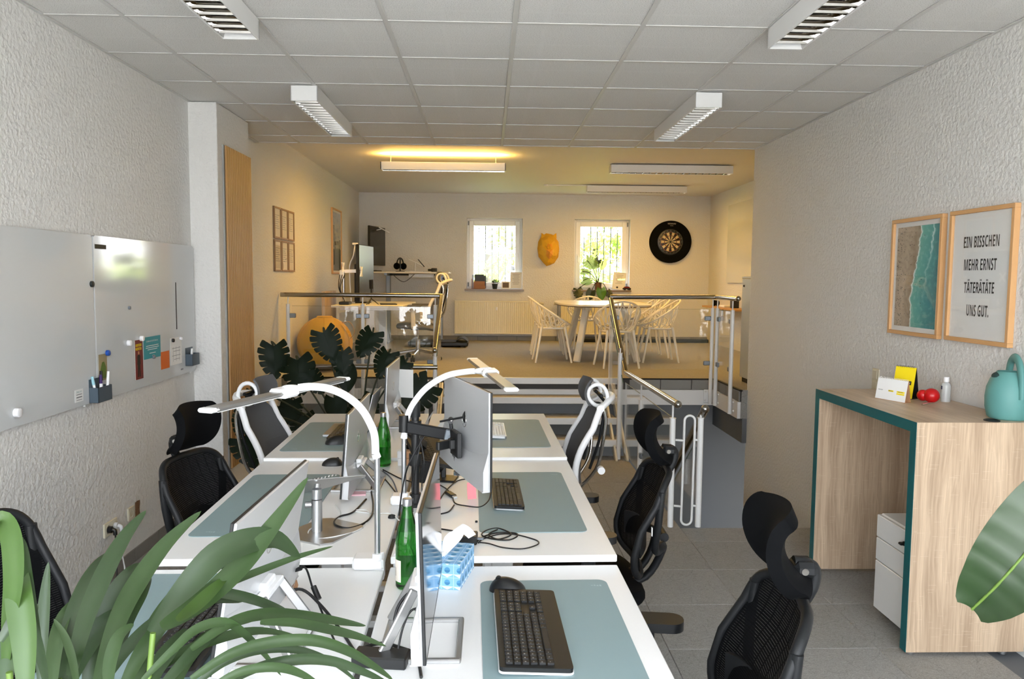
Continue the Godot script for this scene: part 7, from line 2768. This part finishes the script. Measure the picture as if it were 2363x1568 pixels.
func sill_things() -> void:
	var y := 1.556
	var z := BACK - 0.03
	var o := thing("book_holder", "bamboo letter holder with dark folders on the window sill", "organizer", Vector3(-0.17, y, z))
	part(bx(Vector3(-0.11, 0, -0.03), Vector3(0.12, 0.008, 0.09), 0.002), "base", M.bamboo, o)
	part(bx(Vector3(-0.07, 0.008, 0.07), Vector3(0.115, 0.13, 0.08), 0.002), "front_board", M.bamboo, o)
	part(bx(Vector3(-0.06, 0.008, 0.082), Vector3(0.125, 0.055, 0.092), 0.002), "front_lip", M.bamboo, o)
	for x in [-0.11, -0.085]:
		part(bx(Vector3(x, 0.008, -0.03), Vector3(x + 0.008, 0.17 - (x + 0.11), 0.08), 0.001), "divider", M.bamboo, o)
	for q in [[-0.06, 0.10, 0.235, "tall navy folder in bamboo holder on sill"], [-0.045, 0.135, 0.215, "black folder in bamboo holder on sill"], [-0.10, -0.075, 0.23, "grey folder in bamboo holder on sill"]]:
		single(bx(Vector3(0, 0, -0.012), Vector3(q[1] - q[0], q[2], 0.0), 0.002), "folder", M.navy_dark if q[2] > 0.232 else M.black_plastic if q[2] < 0.22 else M.clamp_metal, q[3], "folder", Vector3(-0.17 + q[0], y + 0.009, z + (0.055 if q[2] > 0.232 else 0.035 if q[2] < 0.22 else 0.0)))
	# little pot plant
	o = thing("potted_plant", "tiny dark pot with white-speckled greenery on window sill", "plant", Vector3(0.115, y, z + 0.02))
	var m := MB.new()
	m.lathe(Vector3.ZERO, [Vector2(0, 0), Vector2(0.036, 0), Vector2(0.052, 0.09), Vector2(0.047, 0.09), Vector2(0.045, 0.08), Vector2(0, 0.08)], 20)
	part(m, "pot", M.pot_dark, o)
	m = MB.new()
	var rng := RandomNumberGenerator.new()
	rng.seed = 17
	for k in 70:
		var d := Vector3(rng.randfn(), absf(rng.randfn()) + 0.4, rng.randfn()).normalized()
		var p := Vector3(0, 0.085, 0) + d * rng.randf_range(0.02, 0.075)
		var s := d.cross(Vector3(0.3, 0.2, 1)).normalized() * 0.008
		m.poly(PackedVector3Array([p - s, p + s, p + d * 0.028]))
	part(m, "leaves", M.leaf_sill_dark, o).set_meta("kind", "stuff")
	picture("framed_snapshot", "small white photo frame with family snapshot on window sill", Vector3(0.30, y + 0.065, z + 0.02), -4, 0.145, 0.13, 0.02, 0.014, M.white_plastic, M.snapshot, 0.0).rotation_degrees.x = -12
	var c := picture("award_frame", "grey framed certificate leaning in the window corner with books", Vector3(0.475, y + 0.15, z + 0.01), -14, 0.20, 0.28, 0.010, 0.014, M.white_metal, null, 0.0)
	c.rotation_degrees.x = -10
	for k in 8:
		part(bx(Vector3(-0.06 + 0.01 * (k % 3), 0.10 - 0.024 * k, 0.0068), Vector3(0.06 - 0.012 * (k % 2), 0.106 - 0.024 * k, 0.0072)), "printed_line", M.ink_grey, c)
	c = picture("award_frame", "silver framed award certificate leaning beside the leafy window plant", Vector3(2.235, y + 0.15, z + 0.02), -10, 0.215, 0.30, 0.010, 0.014, M.silver, null, 0.0)
	c.rotation_degrees = Vector3(-10, -10, -6)
	for k in 7:
		part(bx(Vector3(-0.06 + 0.01 * (k % 3), 0.10 - 0.024 * k, 0.0068), Vector3(0.06 - 0.012 * (k % 2), 0.106 - 0.024 * k, 0.0072)), "printed_line", M.ink_grey, c)
	m = MB.new()
	m.cyl(Vector3(-0.02, -0.11, 0.0066), Vector3(-0.02, -0.11, 0.0072), 0.018, -1, 14)
	part(m, "printed_seal", M.ink, c)
	# model car
	o = thing("model_car", "small dark model car with red top at the sill's end", "model", Vector3(2.36, y, z + 0.06), 12)
	part(bx(Vector3(-0.07, 0.015, -0.03), Vector3(0.07, 0.035, 0.03), 0.006), "chassis", M.black_plastic, o)
	m = MB.new()
	m.prism(PackedVector2Array([Vector2(-0.06, 0.035), Vector2(0.06, 0.035), Vector2(0.03, 0.06), Vector2(-0.035, 0.06)]), -0.025, 0.025)
	part(m, "cabin", M.dark_red, o)
	for x in [-0.045, 0.045]:
		for s in [-1.0, 1.0]:
			m = MB.new()
			m.cyl(Vector3(x, 0.017, s * 0.025), Vector3(x, 0.017, s * 0.04), 0.017, -1, 14)
			part(m, "wheel", M.rubber, o)

# ---------- plants ----------
# leaf with deep lobes: local y along the midrib (tip at -y), z out of the face, one unit long
func split_leaf(seed_: int, lobes: int, solid: bool) -> ArrayMesh:
	var rng := RandomNumberGenerator.new()
	rng.seed = seed_
	var m := MB.new()
	var width := func(s: float) -> float:
		# half width along the midrib, s = 0 at the stalk, 1 at the tip
		return 0.98 * pow(sin(PI * clampf(0.16 + 0.84 * s, 0, 1)), 0.75) * (1.0 - 0.25 * s)
	var at := func(s: float, q: float, side: float) -> Vector3:
		var w: float = width.call(s)
		# side veins sweep forward; the heart-shaped base reaches behind the stalk
		var y := 0.72 - 1.72 * s + (0.34 - 0.80 * s) * q * q * 0.55 + 0.30 * q * (1 - s) * (1 - s)
		return Vector3(side * q * w, y, -0.16 * q * q * w - 0.10 * (s - 0.4) * (s - 0.4) + 0.02 * sin(s * 9 + q * 4))
	for side in [-1.0, 1.0]:
		var inner := 0.96 if solid else 0.56
		m.sheet(func(u: float, v: float) -> Vector3: return at.call(u, v * inner, side), 14, 4, 0.0)
		if solid:
			continue
		for k in lobes:
			var s0 := float(k) / lobes
			var s1 := float(k + 1) / lobes
			var gap := rng.randf_range(0.03, 0.075) / lobes
			var reach := rng.randf_range(0.94, 1.04)
			m.sheet(func(u: float, v: float) -> Vector3:
				var q := lerpf(0.55, reach, v)
				var shrink: float = gap * clampf((v - 0.02) * 3.0, 0, 1) + 0.13 / lobes * pow(v, 7)
				return at.call(lerpf(s0 + shrink, s1 - shrink, u), q, side), 3, 6, 0.0)
	# midrib
	var p := PackedVector3Array()
	for i in 9:
		p.append(at.call(i / 8.0, 0.0, 1.0) + Vector3(0, 0, -0.008))
	m.ring(p, [0.018, 0.017, 0.016, 0.014, 0.012, 0.010, 0.008, 0.006, 0.003], 5)
	return m.mesh()

func blade(pts: Array, half: float, mat: Material, parent: Node, fold := 0.35) -> void:
	var path := curve(pts, 6)
	var n := path.size()
	var p := PackedVector3Array()
	var f := PackedInt32Array()
	for i in n:
		var t := float(i) / (n - 1)
		var d := (path[mini(i + 1, n - 1)] - path[maxi(i - 1, 0)]).normalized()
		var view := Vector3(0.12, 0.35, 0.93)
		var x := d.cross(view).normalized()
		var up := x.cross(d)
		var w := half * pow(sin(PI * clampf(0.10 + 0.90 * t, 0.0, 1.0)), 0.7) * (1.0 if t < 0.97 else 0.4)
		for q in [-1.0, -0.5, 0.0, 0.5, 1.0]:
			p.append(path[i] + x * w * q + up * w * fold * (q * q - 0.3))
		if i:
			for q in 4:
				var a := (i - 1) * 5 + q
				f.append_array([a, a + 1, a + 6, a, a + 6, a + 5])
	var m := MB.new()
	m.patch(p, f)
	part(m, "leaflet", mat, parent)

func build_plants() -> void:
	# monstera standing behind the far desks
	var leaves := [split_leaf(1, 6, false), split_leaf(2, 7, false), split_leaf(3, 5, false), split_leaf(4, 6, true)]
	var spots := [
		[-1.712, 1.078, -6.250, 0.140, 0, "a"],
		[-1.282, 1.196, -6.250, 0.136, 20, "b"],
		[-0.967, 1.216, -6.250, 0.119, -25, "a"],
		[-1.517, 0.960, -6.250, 0.154, 10, "c"],
		[-0.829, 1.048, -6.250, 0.115, -20, "b"],
		[-1.136, 0.927, -6.250, 0.101, 0, "d"],
		[-1.225, 0.686, -6.250, 0.108, 15, "d"],
		[-0.553, 0.818, -6.050, 0.161, -50, "a"],
		[-1.583, 0.667, -6.250, 0.105, -10, "c"],
		[-1.396, 0.898, -6.250, 0.105, 30, "b"],
		[-1.745, 0.475, -5.62, 0.12, 20, "c"],
		[-1.765, 0.687, -5.62, 0.105, -15, "b"],
		[-1.695, 0.596, -6.250, 0.105, 10, "d"],
		[-0.963, 0.705, -6.250, 0.096, 40, "c"],
		[-1.169, 1.057, -6.250, 0.105, 5, "c"],
		[-0.700, 1.006, -6.250, 0.087, -40, "c"],
		[-1.488, 0.526, -6.250, 0.122, 0, "b"],
		[-1.068, 0.616, -6.250, 0.105, -30, "b"],
		[-1.717, 0.833, -5.750, 0.080, 10, "d"],
	]
	var mo := thing("monstera_plant", "large dark monstera plant with split leaves behind the far desks", "plant")
	var foot := Vector3(-1.10, 0.30, -6.30)
	var m := MB.new()
	m.lathe(Vector3(foot.x, 0, foot.z), [Vector2(0, 0), Vector2(0.15, 0), Vector2(0.15, 0), Vector2(0.20, 0.33), Vector2(0.19, 0.34), Vector2(0.175, 0.30), Vector2(0, 0.30)], 28)
	part(m, "pot", M.pot_black, mo)
	m = MB.new()
	m.lathe(Vector3(foot.x, 0.29, foot.z), [Vector2(0.18, 0.0), Vector2(0.1, 0.02), Vector2(0, 0.025)], 20)
	part(m, "soil", M.soil, mo)
	var rng := RandomNumberGenerator.new()
	rng.seed = 41
	for q in spots:
		var p := Vector3(q[0], q[1], q[2])
		var r: float = q[3]
		var kind: int = "abcd".find(q[5])
		var to_cam := (Vector3(0, 1.735, 0) - p).normalized()
		var b := Basis.looking_at(-(to_cam + Vector3(rng.randf_range(-0.25, 0.25), rng.randf_range(0.0, 0.45), 0)).normalized())
		b = b * Basis(Vector3.BACK, deg_to_rad(q[4]))
		var leaf := place(leaves[kind], "leaf", M.leaf_monstera, mo, Transform3D(b.scaled_local(Vector3.ONE * r * 1.02), p))
		leaf.name = "leaf"
		var top: Vector3 = p + b * Vector3(0, 0.70 * r, -0.01)
		var mid := foot.lerp(top, 0.55) + Vector3(rng.randf_range(-0.05, 0.05), 0.06, rng.randf_range(-0.05, 0.02))
		m = MB.new()
		m.ring(curve([foot + Vector3(rng.randf_range(-0.06, 0.06), 0.0, rng.randf_range(-0.05, 0.05)), mid, top + Vector3(0, 0.02, -0.03), top], 6), 0.0075, 7)
		part(m, "stalk", M.stem, mo)
	# palm right before the camera
	var blades := [
		["leaf_palm", 0.0102, [-0.341, 1.366, -0.800, -0.317, 1.372, -0.855, -0.290, 1.394, -0.910, -0.264, 1.429, -0.965, -0.237, 1.470, -1.020]],
		["leaf_palm_dark", 0.0132, [-0.359, 1.350, -0.820, -0.341, 1.379, -0.856, -0.315, 1.409, -0.892, -0.288, 1.415, -0.928, -0.264, 1.404, -0.964, -0.244, 1.366, -1.000]],
		["leaf_palm", 0.0037, [-0.331, 1.369, -0.840, -0.305, 1.374, -0.892, -0.281, 1.371, -0.945, -0.245, 1.370, -0.998, -0.211, 1.365, -1.050]],
		["leaf_palm_dark", 0.0051, [-0.351, 1.367, -0.850, -0.328, 1.370, -0.882, -0.293, 1.351, -0.915, -0.261, 1.322, -0.948, -0.254, 1.300, -0.980]],
		["leaf_palm", 0.0056, [-0.311, 1.342, -0.800, -0.285, 1.350, -0.844, -0.259, 1.341, -0.888, -0.225, 1.319, -0.932, -0.185, 1.291, -0.976, -0.162, 1.265, -1.020]],
		["leaf_palm", 0.0046, [-0.244, 1.362, -0.820, -0.219, 1.341, -0.865, -0.189, 1.312, -0.910, -0.160, 1.281, -0.955, -0.132, 1.246, -1.000]],
		["leaf_palm", 0.0053, [-0.304, 1.320, -0.780, -0.274, 1.332, -0.808, -0.240, 1.331, -0.837, -0.199, 1.320, -0.865, -0.165, 1.294, -0.893, -0.134, 1.257, -0.922, -0.116, 1.225, -0.950]],
		["leaf_palm_dark", 0.0048, [-0.269, 1.314, -0.780, -0.242, 1.318, -0.808, -0.207, 1.312, -0.836, -0.174, 1.295, -0.864, -0.139, 1.265, -0.892, -0.117, 1.237, -0.920]],
		["leaf_palm_bright", 0.0061, [-0.316, 1.382, -0.780, -0.314, 1.379, -0.820, -0.308, 1.382, -0.860, -0.304, 1.383, -0.900]],
		["leaf_palm_dark", 0.0090, [-0.436, 1.314, -0.800, -0.442, 1.355, -0.845, -0.441, 1.392, -0.890, -0.439, 1.418, -0.935, -0.433, 1.437, -0.980]],
		["leaf_palm", 0.0096, [-0.409, 1.304, -0.800, -0.411, 1.347, -0.850, -0.409, 1.375, -0.900, -0.396, 1.404, -0.950, -0.371, 1.430, -1.000]],
		["leaf_palm_dark", 0.0095, [-0.459, 1.294, -0.820, -0.464, 1.340, -0.855, -0.464, 1.371, -0.890, -0.463, 1.389, -0.925, -0.465, 1.392, -0.960]],
		["leaf_palm_dark", 0.0054, [-0.410, 1.307, -0.840, -0.405, 1.345, -0.867, -0.401, 1.364, -0.893, -0.403, 1.373, -0.920]],
		["leaf_palm_dark", 0.0058, [-0.491, 1.283, -0.840, -0.499, 1.328, -0.860, -0.506, 1.365, -0.880, -0.512, 1.400, -0.900]],
		["leaf_palm_bright", 0.0080, [-0.453, 1.509, -0.700, -0.442, 1.511, -0.708, -0.439, 1.490, -0.716, -0.444, 1.448, -0.724, -0.456, 1.398, -0.732, -0.468, 1.333, -0.740]],
		["leaf_palm", 0.0050, [-0.439, 1.494, -0.720, -0.439, 1.478, -0.730, -0.441, 1.437, -0.740, -0.441, 1.385, -0.750, -0.439, 1.322, -0.760]],
		["leaf_palm_bright", 0.0102, [-0.423, 1.350, -0.700, -0.431, 1.393, -0.715, -0.443, 1.428, -0.730, -0.455, 1.461, -0.745, -0.464, 1.477, -0.760]],
		["leaf_palm", 0.0037, [-0.419, 1.311, -0.780, -0.438, 1.330, -0.807, -0.460, 1.343, -0.833, -0.486, 1.349, -0.860]],
		["leaf_palm_dark", 0.0064, [-0.407, 1.300, -0.800, -0.392, 1.328, -0.838, -0.369, 1.344, -0.875, -0.338, 1.348, -0.912, -0.304, 1.329, -0.950]],
		["leaf_palm", 0.0048, [-0.366, 1.305, -0.780, -0.339, 1.321, -0.823, -0.307, 1.322, -0.865, -0.271, 1.312, -0.907, -0.235, 1.284, -0.950]],
		["leaf_palm_dark", 0.0057, [-0.340, 1.305, -0.780, -0.317, 1.328, -0.827, -0.300, 1.334, -0.873, -0.279, 1.320, -0.920]],
		["leaf_palm", 0.0042, [-0.344, 1.330, -0.760, -0.324, 1.348, -0.788, -0.308, 1.358, -0.816, -0.285, 1.350, -0.844, -0.260, 1.306, -0.872, -0.244, 1.259, -0.900]],
		["leaf_palm", 0.0071, [-0.457, 1.295, -0.800, -0.470, 1.326, -0.833, -0.477, 1.350, -0.867, -0.471, 1.362, -0.900]],
		["leaf_palm", 0.0096, [-0.456, 1.340, -0.720, -0.462, 1.372, -0.740, -0.456, 1.398, -0.760, -0.459, 1.398, -0.780]],
		["leaf_palm", 0.0071, [-0.385, 1.295, -0.800, -0.376, 1.325, -0.833, -0.367, 1.340, -0.867, -0.359, 1.356, -0.900]],
		["leaf_palm_dark", 0.0109, [-0.440, 1.273, -0.840, -0.441, 1.320, -0.865, -0.434, 1.355, -0.890, -0.426, 1.377, -0.915, -0.421, 1.383, -0.940]],
		["leaf_palm", 0.0099, [-0.385, 1.283, -0.820, -0.377, 1.326, -0.852, -0.366, 1.352, -0.885, -0.350, 1.370, -0.917, -0.325, 1.379, -0.950]],
		["leaf_palm_dark", 0.0096, [-0.455, 1.284, -0.820, -0.449, 1.314, -0.847, -0.437, 1.337, -0.873, -0.420, 1.346, -0.900]],
		["leaf_palm", 0.0062, [-0.331, 1.294, -0.800, -0.328, 1.312, -0.830, -0.320, 1.322, -0.860, -0.300, 1.329, -0.890, -0.274, 1.323, -0.920]],
		["leaf_palm_dark", 0.0078, [-0.349, 1.305, -0.780, -0.349, 1.319, -0.807, -0.343, 1.330, -0.833, -0.339, 1.337, -0.860]],
		["leaf_palm", 0.0040, [-0.280, 1.320, -0.760, -0.252, 1.327, -0.782, -0.222, 1.319, -0.805, -0.200, 1.298, -0.828, -0.182, 1.270, -0.850]],
		["leaf_palm_dark", 0.0054, [-0.457, 1.390, -0.720, -0.446, 1.411, -0.730, -0.441, 1.398, -0.740, -0.437, 1.358, -0.750, -0.438, 1.317, -0.760]],
		["leaf_palm", 0.0059, [-0.388, 1.306, -0.780, -0.395, 1.328, -0.800, -0.395, 1.347, -0.820, -0.388, 1.352, -0.840]],
		["leaf_palm_dark", 0.0038, [-0.312, 1.299, -0.800, -0.284, 1.315, -0.824, -0.253, 1.317, -0.848, -0.216, 1.305, -0.872, -0.181, 1.277, -0.896, -0.154, 1.237, -0.920]],
	]
	var pa := thing("palm_plant", "palm with long narrow green leaflets filling the lower left foreground", "plant")
	for q in blades:
		var pts := []
		for i in range(0, q[2].size(), 3):
			pts.append(Vector3(q[2][i], q[2][i + 1], q[2][i + 2]))
		blade(pts, q[1] * 1.22, M[q[0]], pa)
	var pot := Vector3(-0.42, 0, -0.74)
	m = MB.new()
	m.lathe(pot, [Vector2(0, 0), Vector2(0.14, 0), Vector2(0.14, 0), Vector2(0.18, 0.36), Vector2(0.17, 0.37), Vector2(0.155, 0.33), Vector2(0, 0.33)], 28)
	part(m, "pot", M.pot_black, pa)
	for q in [[Vector3(-0.35, 1.36, -0.80)], [Vector3(-0.42, 1.31, -0.79)], [Vector3(-0.45, 1.36, -0.72)], [Vector3(-0.31, 1.31, -0.78)], [Vector3(-0.46, 1.30, -0.82)]]:
		m = MB.new()
		m.ring(curve([pot + Vector3(0, 0.33, 0), pot.lerp(q[0], 0.5) + Vector3(0, 0.25, 0), q[0]], 6), [0.008, 0.008, 0.008, 0.007, 0.007, 0.006, 0.006, 0.005, 0.005, 0.004, 0.004, 0.003, 0.003], 7)
		part(m, "cane", M.stem_light, pa)
	# strelitzia leaf at the right edge
	var st := thing("banana_plant", "broad glossy banana-like leaf reaching in at the right edge", "plant")
	var mid := curve([Vector3(0.757, 1.228, -1.15), Vector3(0.774, 1.279, -1.12), Vector3(0.799, 1.334, -1.10), Vector3(0.832, 1.396, -1.085), Vector3(0.875, 1.452, -1.08), Vector3(0.93, 1.49, -1.09)], 5)
	var nn := mid.size()
	m = MB.new()
	m.sheet(func(u: float, v: float) -> Vector3:
		var i := u * (nn - 1)
		var c: Vector3 = mid[int(i)]
		if int(i) < nn - 1:
			c = c.lerp(mid[int(i) + 1], i - int(i))
		var d: Vector3 = (mid[mini(int(i) + 1, nn - 1)] - mid[maxi(int(i) - 1, 0)]).normalized()
		var x := d.cross(Vector3(-0.45, 0.35, 0.82)).normalized()
		var up := x.cross(d)
		var w := 0.062 * pow(sin(PI * clampf(0.04 + 0.92 * u, 0, 1)), 0.55)
		var a := lerpf(-1, 1, v)
		return c + x * a * w + up * (0.012 * a * a + 0.0012 * sin(u * 60)), 30, 10, 0.0006)
	part(m, "leaf", M.leaf_banana, st)
	m = MB.new()
	var lower := PackedVector3Array()
	for q in mid:
		lower.append(q + Vector3(0.0, -0.0015, 0.0005))
	m.ring(lower, 0.0022, 6)
	part(m, "midrib", M.stem_light, st)
	m = MB.new()
	m.ring(curve([Vector3(0.93, 1.49, -1.09), Vector3(1.02, 1.42, -1.10), Vector3(1.10, 1.0, -1.08), Vector3(1.12, 0.33, -1.05)], 8), 0.009, 8)
	part(m, "stalk", M.stem_light, st)
	m = MB.new()
	m.lathe(Vector3(1.12, 0, -1.05), [Vector2(0, 0), Vector2(0.13, 0), Vector2(0.13, 0), Vector2(0.17, 0.36), Vector2(0.16, 0.37), Vector2(0.145, 0.33), Vector2(0, 0.33)], 28)
	part(m, "pot", M.pot_black, st)
	# plant in the window
	var wp := thing("window_plant", "leafy monstera cutting in brown pot on the dining side window sill", "plant")
	var pp := Vector3(1.875, 1.556, -13.21)
	m = MB.new()
	m.lathe(pp, [Vector2(0, 0), Vector2(0.05, 0), Vector2(0.05, 0), Vector2(0.066, 0.13), Vector2(0.06, 0.13), Vector2(0.055, 0.11), Vector2(0, 0.11)], 20)
	part(m, "pot", M.pot_clay, wp)
	var sp := [[1.745, 2.01, 0.125, 60, 1, "leaf_sill"], [1.935, 1.99, 0.085, -10, 3, "leaf_sill_bright"], [1.64, 1.86, 0.07, 80, 2, "leaf_sill"], [1.665, 1.70, 0.085, 75, 3, "leaf_sill"], [1.53, 1.50, 0.10, 10, 0, "leaf_sill_dark"], [1.735, 1.475, 0.095, -20, 3, "leaf_sill_dark"], [1.925, 1.50, 0.10, 5, 3, "leaf_sill"], [2.055, 1.49, 0.075, 30, 2, "leaf_sill_dark"], [1.84, 2.02, 0.07, -30, 2, "leaf_sill_dark"]]
	for q in sp:
		var p := Vector3(q[0], q[1], -13.13)
		var b := Basis(Vector3.BACK, deg_to_rad(q[3])) * Basis(Vector3.RIGHT, deg_to_rad(rng.randf_range(-30, 10)))
		place(leaves[q[4]], "leaf", M[q[5]], wp, Transform3D(b.scaled_local(Vector3.ONE * q[2]), p))
		m = MB.new()
		var tp: Vector3 = p + b * Vector3(0, 0.68 * q[2], 0)
		m.ring(curve([pp + Vector3(0, 0.11, 0), pp.lerp(tp, 0.5) + Vector3(0, 0.12, 0.04), tp], 6), 0.006, 6)
		part(m, "stalk", M.stem, wp)

# ---------- outside ----------
func leafy_tree(label: String, at: Vector3, h: float, r: Vector3, mat: Material, seed_: int, n: int) -> void:
	var o := thing("garden_tree", label, "tree", at, 0, "trees behind the house")
	var rng := RandomNumberGenerator.new()
	rng.seed = seed_
	var m := MB.new()
	m.ring(curve([Vector3(0, 0, 0), Vector3(0.1, h * 0.3, 0.05), Vector3(-0.05, h * 0.6, 0), Vector3(0.05, h * 0.9, 0)], 5), 0.12, 8)
	part(m, "trunk", M.bark, o)
	m = MB.new()
	var lumps := []
	for k in 22:
		lumps.append([Vector3(rng.randf_range(-1, 1) * r.x, h + rng.randf_range(-1, 1) * r.y, rng.randf_range(-1, 1) * r.z), rng.randf_range(0.35, 0.8)])
	for k in n:
		var l: Array = lumps[rng.randi() % lumps.size()]
		var d := Vector3(rng.randfn(), rng.randfn(), rng.randfn()).normalized()
		var p: Vector3 = l[0] + d * l[1] * pow(rng.randf(), 0.4)
		var a := Vector3(rng.randfn(), rng.randfn(), rng.randfn()).normalized()
		var b := a.cross(d).normalized()
		var s := rng.randf_range(0.05, 0.10)
		m.poly(PackedVector3Array([p - a * s, p + b * s * 0.6, p + a * s, p - b * s * 0.6]))
	part(m, "foliage", mat, o).set_meta("kind", "stuff")

func build_garden() -> void:
	leaf_mat("leaf_tree", Color(0.45, 0.62, 0.16), 0.6, 0.9)
	leaf_mat("leaf_tree_2", Color(0.35, 0.55, 0.15), 0.6, 0.8)
	leaf_mat("leaf_red", Color(0.55, 0.28, 0.30), 0.6, 0.8)
	mk("lawn", Color(0.32, 0.40, 0.18), 0.95)
	mk("pavement", Color(0.655, 0.655, 0.65), 0.9)
	mk("render_white", Color(0.86, 0.85, 0.82), 0.8)
	mk("roof_grey", Color(0.32, 0.30, 0.31), 0.8)
	struct(bx(Vector3(-40, -0.5, -13.6), Vector3(40, -0.3, -60)), "ground_garden", M.lawn)
	struct(bx(Vector3(-40, -0.4, 1.26), Vector3(40, -0.25, 40)), "ground_street", M.pavement)
	leafy_tree("bright yellow-green tree filling the window with books", Vector3(0.0, -0.3, -21.5), 3.0, Vector3(1.4, 2.5, 1.0), M.leaf_tree, 3, 5200)
	leafy_tree("green tree filling the dining side window", Vector3(3.5, -0.3, -25.5), 3.4, Vector3(1.7, 2.9, 1.0), M.leaf_tree_2, 5, 5600)
	leafy_tree("yellow-green bush low in the dining side window", Vector3(3.3, -0.3, -17.6), 1.45, Vector3(0.75, 0.6, 0.5), M.leaf_tree, 8, 2600)
	leafy_tree("red-leaved tree behind the dining side window", Vector3(7.4, -0.3, -30.0), 5.0, Vector3(1.6, 1.6, 1.0), M.leaf_red, 9, 3000)
	leafy_tree("pale tree far behind the left rear window", Vector3(-4.6, -0.3, -29.0), 3.6, Vector3(2.2, 3.0, 1.2), M.leaf_tree_2, 12, 4200)
	var o := thing("garden_shed", "white rendered shed with grey roof seen through rear window", "shed", Vector3(0.45, -0.3, -15.2))
	part(bx(Vector3(0, 0, -0.9), Vector3(0.95, 2.2, 0), 0.005), "wall", M.render_white, o)
	part(bx(Vector3(-0.08, 2.2, -1.0), Vector3(1.02, 2.28, 0.1), 0.01), "roof", M.roof_grey, o)
